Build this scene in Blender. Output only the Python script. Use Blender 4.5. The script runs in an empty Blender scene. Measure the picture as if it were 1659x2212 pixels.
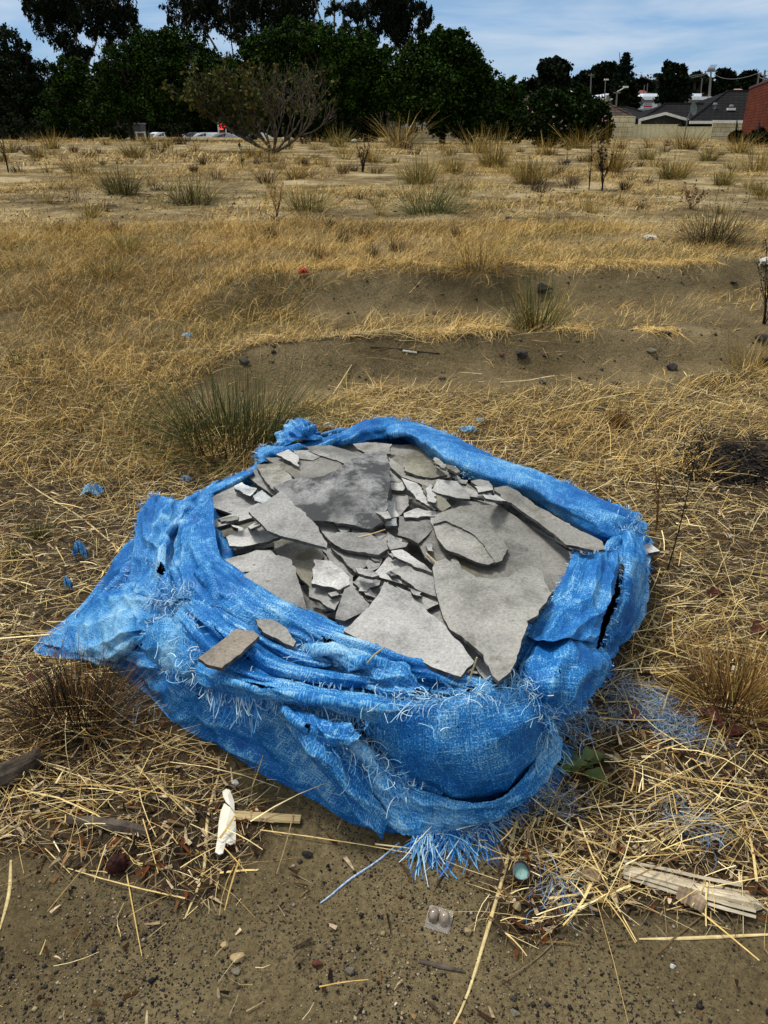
import bpy, bmesh, math, random
import numpy as np
from mathutils import Vector, Matrix, geometry
R = math.radians
random.seed(7); RG = np.random.default_rng(11)
SC = bpy.context.scene; COL = SC.collection
# ------------------------------------------------------------ camera, sky, sun, exposure
PITCH = R(27.38); CAMH = 1.3; F = 1597.0; CX, CY = 829.5, 1106.0   # photo measured on a 1659 x 2212 sheet
cam = bpy.data.objects.new('camera', bpy.data.cameras.new('camera')); COL.objects.link(cam)
cam.location = (0, 0, CAMH); cam.rotation_euler = (math.pi/2 - PITCH, 0, 0)
cam.data.sensor_fit = 'VERTICAL'; cam.data.sensor_height = 36; cam.data.lens = 36*F/2212
cam.data.clip_start = 0.02; cam.data.clip_end = 3000
SC.camera = cam
SC.view_settings.view_transform = 'Standard'; SC.view_settings.look = 'None'
SC.view_settings.exposure = 1.15
SC.cycles.diffuse_bounces = 2; SC.view_settings.gamma = 1.0
W = bpy.data.worlds.new('World'); SC.world = W; W.use_nodes = True
SUN_EL, SUN_AZ = R(66), R(-50)          # high, beyond the bag and a little left
nt = W.node_tree; nt.nodes.clear()
def N(nt, t, **k):
    n = nt.nodes.new(t)
    for a, b in k.items():
        if a.startswith('i_'): n.inputs[a[2:].replace('_', ' ')].default_value = b
        else: setattr(n, a, b)
    return n
def ramp(nt, stops, interp='LINEAR'):
    n = nt.nodes.new('ShaderNodeValToRGB'); cr = n.color_ramp; cr.interpolation = interp
    while len(cr.elements) < len(stops): cr.elements.new(0.5)
    for e, (p, c) in zip(cr.elements, stops): e.position = p; e.color = (c, c, c, 1) if isinstance(c, (int, float)) else (*c, 1)
    return n
L = nt.links.new
sky = N(nt, 'ShaderNodeTexSky', sky_type='NISHITA', sun_disc=False, sun_elevation=SUN_EL, sun_rotation=SUN_AZ, air_density=1.2, dust_density=0.6, ozone_density=2.5)
tc = N(nt, 'ShaderNodeTexCoord'); sep = N(nt, 'ShaderNodeSeparateXYZ'); L(tc.outputs['Generated'], sep.inputs[0])
mp = N(nt, 'ShaderNodeMapping'); mp.inputs['Scale'].default_value = (1.0, 1.0, 7.5); mp.inputs['Rotation'].default_value = (0, R(-6), 0); L(tc.outputs['Generated'], mp.inputs[0])
nz = N(nt, 'ShaderNodeTexNoise', i_Scale=2.6, i_Detail=7, i_Roughness=0.55, i_Distortion=0.35); L(mp.outputs[0], nz.inputs['Vector'])
cr = ramp(nt, [(0.44, 0.0), (0.60, 0.7), (0.74, 1.0)]); L(nz.outputs['Fac'], cr.inputs[0])
grad = ramp(nt, [(0.0, (1.9, 2.6, 3.5)), (0.04, (1.15, 1.98, 3.1)), (0.11, (0.72, 1.55, 2.85)), (0.2, (1.5, 1.7, 1.9)), (0.7, (4.0, 3.9, 3.75))]); L(sep.outputs['Z'], grad.inputs[0])
mx0 = N(nt, 'ShaderNodeMixRGB', blend_type='MIX'); mx0.inputs[0].default_value = 0.88; L(sky.outputs[0], mx0.inputs[1]); L(grad.outputs[0], mx0.inputs[2])
mx = N(nt, 'ShaderNodeMixRGB'); mx.inputs[2].default_value = (2.75, 3.2, 3.75, 1); L(cr.outputs[0], mx.inputs[0]); L(mx0.outputs[0], mx.inputs[1])
bg = N(nt, 'ShaderNodeBackground'); bg.inputs[1].default_value = 0.1; L(mx.outputs[0], bg.inputs[0])
wo = N(nt, 'ShaderNodeOutputWorld'); L(bg.outputs[0], wo.inputs[0])
sl = bpy.data.lights.new('sun', 'SUN'); sl.energy = 1.5; sl.angle = R(14); sl.color = (1.0, 0.96, 0.9)
so = bpy.data.objects.new('sun', sl); COL.objects.link(so)
so.rotation_euler = (R(90) - SUN_EL, 0, -SUN_AZ + math.pi)
_d = Vector((math.sin(SUN_AZ)*math.cos(SUN_EL), math.cos(SUN_AZ)*math.cos(SUN_EL), math.sin(SUN_EL)))
so.rotation_euler = _d.to_track_quat('Z', 'Y').to_euler()

# ------------------------------------------------------------ numeric helpers
def _h(i, j, k, s):
    n = (i*374761393 + j*668265263 + k*2147483647 + s*1274126177) & 0xFFFFFFFF
    n = ((n ^ (n >> 13))*1274126177) & 0xFFFFFFFF
    n = ((n ^ (n >> 16))*2246822519) & 0xFFFFFFFF
    return ((n ^ (n >> 15)) & 0xFFFFFF)/float(0xFFFFFF)
def vn(x, y, z=0.0, s=0):
    x, y, z = np.broadcast_arrays(np.asarray(x, float), np.asarray(y, float), np.asarray(z, float))
    xi, yi, zi = [np.floor(a).astype(np.int64) for a in (x, y, z)]
    fx, fy, fz = x-xi, y-yi, z-zi
    fx, fy, fz = [a*a*(3-2*a) for a in (fx, fy, fz)]
    r = 0
    for a in (0, 1):
        for b in (0, 1):
            for c in (0, 1):
                r = r + _h(xi+a, yi+b, zi+c, s)*(fx if a else 1-fx)*(fy if b else 1-fy)*(fz if c else 1-fz)
    return r
def fbm(x, y, z=0.0, s=0, o=4):
    r, a, t = 0, 1.0, 0
    for k in range(o):
        r = r + a*vn(np.asarray(x)*2**k, np.asarray(y)*2**k, np.asarray(z)*2**k, s+k*17); t += a; a *= 0.5
    return r/t
def ss(x, a, b):
    t = np.clip((np.asarray(x, float)-a)/(b-a), 0, 1); return t*t*(3-2*t)
def Hb(x, y):      # smooth ground
    x = np.asarray(x, float); y = np.asarray(y, float)
    left = 0.28*ss(y, 3.2, 9.0)
    c1 = 4.42 + 0.14*x + 0.05*np.sin(x*2.3); c2 = 5.83 + 0.17*x + 0.06*np.sin(x*1.9+1)
    s1 = 0.18*ss(y, c1-0.32, c1+.02) - 0.07*ss(y, c1, c1+0.5)
    s2 = 0.23*ss(y, c2-0.38, c2+.02) - 0.05*ss(y, c2, c2+0.8)
    st = s1 + s2
    m1 = ss(x + 0.25*(y-4.3), -1.35, -0.55)
    h = left*(1-m1) + st*m1
    h = h*(1-ss(y, 8, 12)) + 0.28*ss(y, 8, 12)
    h = h + 0.24*ss(y, 9, 60) - 1.12*ss(y, 86, 112)
    return h
def H(x, y):
    x = np.asarray(x, float); y = np.asarray(y, float)
    h = Hb(x, y)
    near = 1-ss(y, 2.5, 4.0)*0.0
    amp = 0.012 + 0.05*ss(y, 3.0, 12)
    h = h + amp*(fbm(x*1.3+5, y*1.3, 0, 3, 3)-0.5)*1.6
    bank = ss(x, -0.9, 0)*ss(y, 3.7, 4.0)*(1-ss(y, 7.2, 8))
    h = h + bank*(0.045*(fbm(x*4, y*4, 0, 9, 4)-0.5)*2 + .02*(vn(x*17, y*17, 0, 12)-.5))
    h = h + 0.006*(fbm(x*14, y*14, 0, 21, 3)-0.5)*(1-ss(y, 6, 9))
    return h
cp, sp = math.cos(PITCH), math.sin(PITCH)
def ray(dx, dy):
    u = (dx-CX)/F; v = (CY-dy)/F
    return np.array([u, cp+v*sp, -sp+v*cp])
def at_z(dx, dy, z):
    d = ray(dx, dy); t = (z-CAMH)/d[2]; return Vector((d[0]*t, d[1]*t, z))
def at_y(dx, dy, Y):
    d = ray(dx, dy); t = Y/d[1]; return Vector((d[0]*t, Y, CAMH+d[2]*t))
def hit(dx, dy):
    d = ray(dx, dy); T = np.geomspace(0.9, 140, 6000)
    X, Y, Z = d[0]*T, d[1]*T, CAMH+d[2]*T
    below = np.where(Z < H(X, Y))[0]
    if len(below) == 0: return at_y(dx, dy, 85)
    k = below[0]; return Vector((X[k], Y[k], float(H(X[k], Y[k]))))
def proj(x, y, z):
    zc = y*cp - (z-CAMH)*sp; yc = y*sp + (z-CAMH)*cp
    zc = np.maximum(zc, 1e-3)
    return CX + F*x/zc, CY - F*yc/zc
def inpoly(px, py, poly):
    px = np.asarray(px); py = np.asarray(py); ins = np.zeros(px.shape, bool); n = len(poly)
    for i in range(n):
        x1, y1 = poly[i]; x2, y2 = poly[(i+1) % n]
        if y1 == y2: continue
        c = ((y1 > py) != (y2 > py)) & (px < (x2-x1)*(py-y1)/(y2-y1)+x1); ins ^= c
    return ins
def lin(c):     # sRGB 0-255 -> linear
    return tuple((v/255/12.92) if v/255 <= 0.04045 else ((v/255+0.055)/1.055)**2.4 for v in c)
# ------------------------------------------------------------ object helpers
def tag(o, label=None, cat=None, group=None, kind=None):
    if label: o['label'] = label
    if cat: o['category'] = cat
    if group: o['group'] = group
    if kind: o['kind'] = kind
    return o
def link(name, me, mat=None, parent=None):
    o = bpy.data.objects.new(name, me); COL.objects.link(o)
    if mat is not None and me is not None:
        for m in (mat if isinstance(mat, (list, tuple)) else [mat]): me.materials.append(m)
    if parent is not None: o.parent = parent
    return o
def empty(name, loc, label, cat, group=None):
    o = bpy.data.objects.new(name, None); COL.objects.link(o); o.location = loc; o.empty_display_size = 0.05
    tag(o, label, cat, group); return o
def npmesh(name, V, Q, cols=None, uv=None, smooth=False):
    V = np.ascontiguousarray(V, dtype=np.float32).reshape(-1, 3); Q = np.ascontiguousarray(Q, dtype=np.int32)
    me = bpy.data.meshes.new(name); k = Q.shape[1]
    me.vertices.add(len(V)); me.vertices.foreach_set('co', V.ravel())
    me.loops.add(Q.size); me.loops.foreach_set('vertex_index', Q.ravel())
    me.polygons.add(len(Q)); me.polygons.foreach_set('loop_start', np.arange(0, Q.size, k, dtype=np.int32))
    if smooth: me.polygons.foreach_set('use_smooth', np.ones(len(Q), dtype=bool))
    if cols is not None:
        a = me.attributes.new('col', 'FLOAT_COLOR', 'POINT')
        C = np.ones((len(V), 4), dtype=np.float32); C[:, :3] = cols; a.data.foreach_set('color', C.ravel())
    if uv is not None:
        u = me.uv_layers.new(name='UVMap'); u.data.foreach_set('uv', np.ascontiguousarray(uv[Q.ravel()], dtype=np.float32).ravel())
    me.update(calc_edges=True); me.validate(); return me
def local(V, o):          # world vertices into the frame of a parent empty (translation only)
    return np.asarray(V) - np.array(o.location)
def sample_cols(pal, n, jit=0.18):
    pal = np.array([lin(c) for c in pal]); k = RG.integers(0, len(pal), n)
    c = pal[k]*(1+RG.uniform(-jit, jit, (n, 1))); return np.clip(c, 0, 1)
def ribbons(P, az, p0, p1, Ln, Wd, cols, K=3, taper=0.25, daz=0.0, flat=1.0):
    """many thin blades at once; returns verts, quads, colours"""
    n = len(P); P = np.asarray(P, float); az = np.broadcast_to(az, n).astype(float); p0 = np.broadcast_to(p0, n); p1 = np.broadcast_to(p1, n)
    Ln = np.broadcast_to(Ln, n); Wd = np.broadcast_to(Wd, n); daz = np.broadcast_to(daz, n)
    roll = RG.uniform(-1, 1, n)*(1-flat)*1.4 + RG.uniform(-.5, .5, n)
    pts = P.copy(); V = np.zeros((n, K+1, 2, 3))
    for k in range(K+1):
        t = k/K; a = az + daz*t; p = p0 + (p1-p0)*t
        d = np.stack([np.cos(a)*np.cos(p), np.sin(a)*np.cos(p), np.sin(p)], 1)
        s = np.stack([-np.sin(a), np.cos(a), np.zeros(n)], 1); up = np.cross(d, s)
        w = s*np.cos(roll)[:, None] + up*np.sin(roll)[:, None]
        ww = (Wd*(1-(1-taper)*t**1.5)*0.5)[:, None]
        if k: pts = pts + d*(Ln/K)[:, None]
        V[:, k, 0] = pts - w*ww; V[:, k, 1] = pts + w*ww
    idx = np.arange(n*(K+1)*2).reshape(n, K+1, 2)
    Q = np.stack([idx[:, :-1, 0], idx[:, :-1, 1], idx[:, 1:, 1], idx[:, 1:, 0]], -1).reshape(-1, 4)
    C = np.repeat(cols, (K+1)*2, axis=0)
    return V.reshape(-1, 3), Q, C
def join(parts):
    V, Q, C, o = [], [], [], 0
    for v, q, c in parts: V.append(v); Q.append(q+o); C.append(c); o += len(v)
    return np.concatenate(V), np.concatenate(Q), np.concatenate(C)
def tube(pts, rad, seg=6, closed_end=True):
    """tapered tube along a polyline: verts, quads"""
    P = [Vector(p) for p in pts]; n = len(P); V = []; prev = None
    for i, p in enumerate(P):
        t = (P[min(i+1, n-1)]-P[max(i-1, 0)]).normalized()
        a = Vector((0, 0, 1)) if abs(t.z) < 0.9 else Vector((1, 0, 0))
        if prev is not None and prev.cross(t).length > 1e-3: x = t.cross(prev.cross(t)).normalized()
        else: x = t.cross(a).normalized()
        x = (x - t*x.dot(t)).normalized(); prev = x; y = t.cross(x); r = rad[i] if hasattr(rad, '__len__') else rad
        for k in range(seg):
            an = 2*math.pi*k/seg; V.append(p + x*math.cos(an)*r + y*math.sin(an)*r)
    Q = [(i*seg+k, i*seg+(k+1) % seg, (i+1)*seg+(k+1) % seg, (i+1)*seg+k) for i in range(n-1) for k in range(seg)]
    if closed_end:
        b = len(V); V.append(P[0]); V.append(P[-1])
        for k in range(0, seg): Q.append((b, (k+1) % seg, k, k)); Q.append((b+1, (n-1)*seg+k, (n-1)*seg+(k+1) % seg, (n-1)*seg+(k+1) % seg))
    return V, Q
class MB:
    """collects shapes into one mesh"""
    def __init__(s): s.V = []; s.Fc = []
    def add(s, V, Fc):
        o = len(s.V); s.V += [tuple(v) for v in V]
        for f in Fc:
            g = []
            for i in f:
                if i+o not in g: g.append(i+o)
            if len(g) > 2: s.Fc.append(tuple(g))
        return s
    def tube(s, pts, rad, seg=6): return s.add(*tube(pts, rad, seg))
    def box(s, lo, hi, M=None):
        c = [Vector((x, y, z)) for x in (lo[0], hi[0]) for y in (lo[1], hi[1]) for z in (lo[2], hi[2])]
        if M is not None: c = [M @ v for v in c]
        return s.add(c, [(0, 1, 3, 2), (4, 6, 7, 5), (0, 4, 5, 1), (2, 3, 7, 6), (0, 2, 6, 4), (1, 5, 7, 3)])
    def poly(s, pts): return s.add(pts, [tuple(range(len(pts)))])
    def build(s, name, mat, parent=None, smooth=False, loc=None):
        me = bpy.data.meshes.new(name); off = Vector(parent.location) if parent is not None else (Vector(loc) if loc is not None else Vector((0, 0, 0)))
        me.from_pydata([tuple(Vector(v)-off) for v in s.V], [], s.Fc); me.update()
        if smooth: me.polygons.foreach_set('use_smooth', [True]*len(me.polygons))
        o = link(name, me, mat, parent)
        if parent is None and loc is not None: o.location = loc
        return o
# ------------------------------------------------------------ materials
MATS = {}
def M_attr(name, rough=0.8, spec=0.2, trans=0.0, var=0.25, scale=60.0):
    """colour from the mesh's own colour attribute, with a little grain"""
    if name in MATS: return MATS[name]
    m = bpy.data.materials.new(name); m.use_nodes = True; nt = m.node_tree; b = nt.nodes['Principled BSDF']; L = nt.links.new
    a = N(nt, 'ShaderNodeAttribute', attribute_name='col'); t = N(nt, 'ShaderNodeTexCoord'); n = N(nt, 'ShaderNodeTexNoise', i_Scale=scale, i_Detail=3.0)
    L(t.outputs['Object'], n.inputs['Vector']); r = ramp(nt, [(0.3, 1-var), (0.7, 1+var)])
    L(n.outputs['Fac'], r.inputs[0]); mx = N(nt, 'ShaderNodeMixRGB', blend_type='MULTIPLY'); mx.inputs[0].default_value = 1
    L(a.outputs['Color'], mx.inputs[1]); L(r.outputs[0], mx.inputs[2]); L(mx.outputs[0], b.inputs['Base Color'])
    b.inputs['Roughness'].default_value = rough; b.inputs['Specular IOR Level'].default_value = spec*.6
    MATS[name] = m; return m
def M_noise(name, c1, c2, scale=20.0, rough=0.85, spec=0.2, bump=0.3, bscale=None, c3=None, dist=0.002, stretch=(1, 1, 1), lo=0.35, hi=0.65, metal=0.0):
    """two or three tone noise colour and bump; colours are linear albedo"""
    if name in MATS: return MATS[name]
    m = bpy.data.materials.new(name); m.use_nodes = True; nt = m.node_tree; b = nt.nodes['Principled BSDF']; L = nt.links.new
    t = N(nt, 'ShaderNodeTexCoord'); mp = N(nt, 'ShaderNodeMapping'); mp.inputs['Scale'].default_value = stretch; L(t.outputs['Object'], mp.inputs[0])
    n = N(nt, 'ShaderNodeTexNoise', i_Scale=scale, i_Detail=8.0, i_Roughness=0.6); L(mp.outputs[0], n.inputs['Vector'])
    st = [(lo, c1), (hi, c2)] if c3 is None else [(lo, c1), ((lo+hi)/2, c2), (hi, c3)]
    r = ramp(nt, st); L(n.outputs['Fac'], r.inputs[0]); L(r.outputs[0], b.inputs['Base Color'])
    n2 = N(nt, 'ShaderNodeTexNoise', i_Scale=bscale or scale*3, i_Detail=8.0, i_Roughness=0.65); L(mp.outputs[0], n2.inputs['Vector'])
    bp = N(nt, 'ShaderNodeBump'); bp.inputs['Strength'].default_value = bump; bp.inputs['Distance'].default_value = dist; L(n2.outputs['Fac'], bp.inputs['Height']); L(bp.outputs[0], b.inputs['Normal'])
    b.inputs['Roughness'].default_value = rough; b.inputs['Specular IOR Level'].default_value = spec; b.inputs['Metallic'].default_value = metal
    MATS[name] = m; return m
def M_plain(name, c, rough=0.6, spec=0.3, metal=0.0, emit=None):
    m = M_noise(name, tuple(v*0.85 for v in c), tuple(min(1, v*1.1) for v in c), 6.0, rough, spec, 0.05, metal=metal)
    if emit:
        b = m.node_tree.nodes['Principled BSDF']; b.inputs['Emission Color'].default_value = (*c, 1); b.inputs['Emission Strength'].default_value = emit
    return m
# ------------------------------------------------------------ the ground
BAG_OUT = [(320,1080),(262,1205),(130,1350),(60,1410),(240,1455),(310,1515),(380,1582),(500,1650),(640,1730),(740,1787),(870,1825),(980,1790),(1115,1740),(1200,1625),(1290,1530),(1340,1420),(1410,1330),(1420,1170),(1405,1180),(1270,1130),(1090,1075),(905,1020),(750,1020),(640,1020),(560,1060),(480,1110),(400,1120)]
SAND_FRONT = [(-900,1860),(60,1850),(230,1885),(330,1935),(440,1965),(500,1900),(570,1830),(600,1760),(500,1690),(470,1620),(860,1500),(1200,1560),(1230,1660),(1190,1740),(1120,1760),(1085,1850),(1045,1930),(1060,2010),(1120,2065),(1230,2020),(1290,1975),(1460,1985),(1659,1975),(2600,1950),(2600,5000),(-900,5000)]
BANK1 = [(330,905),(400,850),(470,795),(545,750),(700,736),(900,738),(1300,712),(2400,670),(2400,770),(1600,800),(1450,828),(1100,850),(800,838),(680,870),(500,905)]
BANK2 = [(640,690),(660,640),(760,610),(850,598),(1300,585),(2400,550),(2400,620),(1600,625),(1400,655),(1250,650),(1100,690),(900,690),(750,700)]
def soil_shade_at(x, y):     # amount of dark humus colour, with shade under the straw painted in
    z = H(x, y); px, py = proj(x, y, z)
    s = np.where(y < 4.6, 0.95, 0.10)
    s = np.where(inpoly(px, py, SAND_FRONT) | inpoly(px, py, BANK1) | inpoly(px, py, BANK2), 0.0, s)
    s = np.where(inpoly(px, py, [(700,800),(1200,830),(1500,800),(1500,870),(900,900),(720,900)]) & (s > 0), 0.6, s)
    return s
def ground_mesh():
    ys = np.concatenate([np.linspace(-3, 0.3, 14, endpoint=False), np.linspace(0.3, 7.5, 420, endpoint=False), np.geomspace(7.5, 120, 170, endpoint=False), np.geomspace(120, 2500, 25)])
    ts = np.linspace(-1, 1, 420); ts = np.sign(ts)*np.abs(ts)**1.25
    Y, T = np.meshgrid(ys, ts, indexing='ij'); X = T*(3.2+np.maximum(Y, 0)*1.05)
    Z = H(X, Y)
    V = np.stack([X, Y, Z], -1).reshape(-1, 3); n, m = len(ys), len(ts)
    I = np.arange(n*m).reshape(n, m); Q = np.stack([I[:-1, :-1], I[:-1, 1:], I[1:, 1:], I[1:, :-1]], -1).reshape(-1, 4)
    s = soil_shade_at(X, Y)
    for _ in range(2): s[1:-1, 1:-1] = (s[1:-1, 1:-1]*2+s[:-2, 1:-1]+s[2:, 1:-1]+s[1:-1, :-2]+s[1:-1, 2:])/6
    far = ss(Y, 6, 11)
    pxg, pyg = proj(X, Y, Z); dug = (inpoly(pxg, pyg, BANK1) | inpoly(pxg, pyg, BANK2)).astype(float); dug[1:-1] = (dug[1:-1]*2+dug[:-2]+dug[2:])/4
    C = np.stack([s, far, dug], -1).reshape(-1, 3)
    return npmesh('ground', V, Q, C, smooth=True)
def M_ground():
    m = bpy.data.materials.new('sandy soil'); m.use_nodes = True; nt = m.node_tree; b = nt.nodes['Principled BSDF']; L = nt.links.new
    g = N(nt, 'ShaderNodeNewGeometry'); at = N(nt, 'ShaderNodeAttribute', attribute_name='col'); sp_ = N(nt, 'ShaderNodeSeparateColor'); L(at.outputs['Color'], sp_.inputs[0])
    def nz(sc, det=6, rough=.6):
        n = N(nt, 'ShaderNodeTexNoise', i_Scale=sc, i_Detail=det, i_Roughness=rough); L(g.outputs['Position'], n.inputs['Vector']); return n
    big = nz(1.7); r1 = ramp(nt, [(0.35, (0.118, 0.089, 0.043)), (0.68, (0.24, 0.187, 0.096))]); L(big.outputs['Fac'], r1.inputs[0])
    fine = nz(90, 8, .75); r2 = ramp(nt, [(0.3, 0.45), (0.5, 1.0), (0.72, 1.5)]); L(fine.outputs['Fac'], r2.inputs[0])
    mu = N(nt, 'ShaderNodeMixRGB', blend_type='MULTIPLY'); mu.inputs[0].default_value = 1; L(r1.outputs[0], mu.inputs[1]); L(r2.outputs[0], mu.inputs[2])
    # dark and pale grains
    vo = N(nt, 'ShaderNodeTexVoronoi', i_Scale=300.0); L(g.outputs['Position'], vo.inputs['Vector'])
    vr = ramp(nt, [(0.0, 1.0), (0.10, 0.0)], 'CONSTANT'); sc_ = N(nt, 'ShaderNodeSeparateColor'); L(vo.outputs['Color'], sc_.inputs[0]); 
    dk = N(nt, 'ShaderNodeMath', operation='LESS_THAN'); dk.inputs[1].default_value = 0.15; L(sc_.outputs[0], dk.inputs[0])
    gz = nz(3.2, 4); gr = ramp(nt, [(0.42, 0.15), (0.6, 1.0)]); L(gz.outputs['Fac'], gr.inputs[0])
    dm = N(nt, 'ShaderNodeMath', operation='MULTIPLY'); L(dk.outputs[0], dm.inputs[0]); L(gr.outputs[0], dm.inputs[1])
    fa = N(nt, 'ShaderNodeMath', operation='MULTIPLY'); one = N(nt, 'ShaderNodeMath', operation='SUBTRACT'); one.inputs[0].default_value = 1.0; L(sp_.outputs[1], one.inputs[1]); L(dm.outputs[0], fa.inputs[0]); L(one.outputs[0], fa.inputs[1])
    m2 = N(nt, 'ShaderNodeMixRGB'); m2.inputs[2].default_value = (0.02, 0.018, 0.02, 1); L(fa.outputs[0], m2.inputs[0]); L(mu.outputs[0], m2.inputs[1])
    # dark humus colour that also stands in for shade under the straw
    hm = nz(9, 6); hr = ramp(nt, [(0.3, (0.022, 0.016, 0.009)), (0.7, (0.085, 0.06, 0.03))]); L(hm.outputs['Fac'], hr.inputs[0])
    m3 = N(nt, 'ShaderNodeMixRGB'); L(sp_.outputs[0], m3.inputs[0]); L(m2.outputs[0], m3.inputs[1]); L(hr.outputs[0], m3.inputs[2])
    # pale dry sand and straw tones farther off
    mpf = N(nt, 'ShaderNodeMapping'); mpf.inputs['Scale'].default_value = (1, 1.0, 1); L(g.outputs['Position'], mpf.inputs[0])
    fn = N(nt, 'ShaderNodeTexNoise', i_Scale=0.8, i_Detail=12, i_Roughness=0.78); L(mpf.outputs[0], fn.inputs['Vector'])
    fr = ramp(nt, [(0.36, (0.045, 0.034, 0.018)), (0.45, (0.15, 0.11, 0.05)), (0.52, (0.24, 0.18, 0.085)), (0.60, (0.40, 0.32, 0.175)), (0.70, (0.17, 0.125, 0.06))]); L(fn.outputs['Fac'], fr.inputs[0])
    m4 = N(nt, 'ShaderNodeMixRGB'); L(sp_.outputs[1], m4.inputs[0]); L(m3.outputs[0], m4.inputs[1]); L(fr.outputs[0], m4.inputs[2]); m5 = N(nt, 'ShaderNodeMixRGB', blend_type='MULTIPLY'); m5.inputs[2].default_value = (0.95, 0.93, 0.92, 1); L(sp_.outputs[2], m5.inputs[0]); L(m4.outputs[0], m5.inputs[1]); L(m5.outputs[0], b.inputs['Base Color'])
    bp = N(nt, 'ShaderNodeBump'); bp.inputs['Strength'].default_value = 0.8; bp.inputs['Distance'].default_value = 0.02
    bn = nz(24, 14, .72); L(bn.outputs['Fac'], bp.inputs['Height']); bp2 = N(nt, 'ShaderNodeBump'); bp2.inputs['Strength'].default_value = 0.6; bp2.inputs['Distance'].default_value = 0.12; bn2 = nz(2.6, 10, .7); L(bn2.outputs['Fac'], bp2.inputs['Height']); L(bp2.outputs[0], bp.inputs['Normal']); L(bp.outputs[0], b.inputs['Normal'])
    b.inputs['Roughness'].default_value = 0.95; b.inputs['Specular IOR Level'].default_value = 0.1
    return m
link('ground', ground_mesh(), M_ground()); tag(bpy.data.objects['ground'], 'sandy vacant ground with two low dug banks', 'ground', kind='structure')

# ------------------------------------------------------------ loose ground cover (nobody could count it)
def scatter(n, y0, y1, power=1.0, wide=0.66, pad=0.5):
    y = (RG.uniform(y0**power, y1**power, n))**(1/power); x = RG.uniform(-1, 1, n)*(wide*y+pad)
    return x, y
STRAWP = [(218,192,128),(196,168,104),(178,148,88),(232,210,150),(158,132,84),(208,182,122),(120,98,62),(190,160,98),(236,216,164),(96,78,50),(136,118,86),(110,94,68)]
GOLDP = [(216,180,110),(196,160,92),(232,202,136),(156,126,72),(206,171,102),(224,192,122),(144,118,68),(104,86,50)]
DULLP = [(120,104,66),(96,84,52),(140,122,80),(74,66,40)]
BURNT = [(1500,960),(1560,945),(1700,955),(1900,980),(1900,1090),(1640,1080),(1560,1040),(1500,1000)]
m_straw = M_attr('dry straw', 0.75, 0.25, var=0.2); m_grass = M_attr('dry grass', 0.85, 0.15, var=0.25, scale=8)
def zone(x, y):
    z = H(x, y); px, py = proj(x, y, z)
    sand = inpoly(px, py, SAND_FRONT); bk = inpoly(px, py, BANK1) | inpoly(px, py, BANK2)
    return z, px, py, sand, bk, inpoly(px, py, BAG_OUT)
parts = []
# long lying straws round the bag
x, y = scatter(90000, 0.55, 4.6, 1.7, 0.75, 0.45); z, px, py, sand, bk, bag = zone(x, y)
dens = 0.35+0.65*ss(fbm(x*2.2, y*2.2, 0, 40, 3), 0.36, 0.56)
dens = dens*np.where(px < 700, np.where(py < 1300, 0.75, 1.0), 1.0)
burnt = inpoly(px, py, BURNT); pr = np.where(sand, 0.012, np.where(bk, 0.04, dens*np.where(burnt, .18, 1))); 
CLEAR = [(1121,1893,24),(490,1785,34),(1275,1885,30),(1250,1668,46),(1400,1905,40),(1480,1930,40),(1560,1945,36),(575,1772,30),(948,1990,30),(258,1878,22),(230,1790,40),(1010,2018,12)]
clr = np.zeros(len(x), bool)
for (a_, b_, r_) in CLEAR: clr |= (px-a_)**2+((py-b_)*1.2)**2 < r_*r_
keep = (RG.random(len(x)) < pr*0.75) & ~bag & ~(clr & (RG.random(len(x)) < .9))
x, y, z = x[keep], y[keep], z[keep]; px = px[keep]; n = len(x)
az = np.where(RG.random(n) < 0.45, RG.normal(0.15, 0.5, n), RG.uniform(-math.pi, math.pi, n))
ln = np.clip(RG.lognormal(-2.5, 0.7, n), 0.02, 0.5); wd = np.clip(RG.lognormal(-6.62, .5, n), .0006, .0052)
h0 = RG.random(n)**1.6*0.035+0.003
parts.append(ribbons(np.stack([x, y, z+h0], 1), az, RG.normal(0.06, 0.13, n), RG.normal(-0.1, 0.13, n), ln, wd, sample_cols(STRAWP, n), 3, 0.6, RG.normal(0, 0.25, n)))
# upright broken stems among them
x, y = scatter(16000, 0.9, 4.4, 1.5, 0.72, 0.3); z, px, py, sand, bk, bag = zone(x, y)
cl = ss(fbm(x*3, y*3, 0, 77, 2), 0.5, 0.62); keep = (~sand) & (~bk) & (~bag) & (RG.random(len(x)) < cl) & (py < 1500) & ~inpoly(px, py, BURNT)
x, y, z = x[keep], y[keep], z[keep]; n = len(x)
parts.append(ribbons(np.stack([x, y, z], 1), RG.uniform(-3.1, 3.1, n), RG.uniform(0.5, 1.4, n), RG.uniform(-0.2, 1.1, n), RG.uniform(0.04, 0.16, n), RG.uniform(0.001, 0.0022, n), sample_cols(GOLDP, n), 3, 0.3, RG.normal(0, .4, n)))
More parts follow.
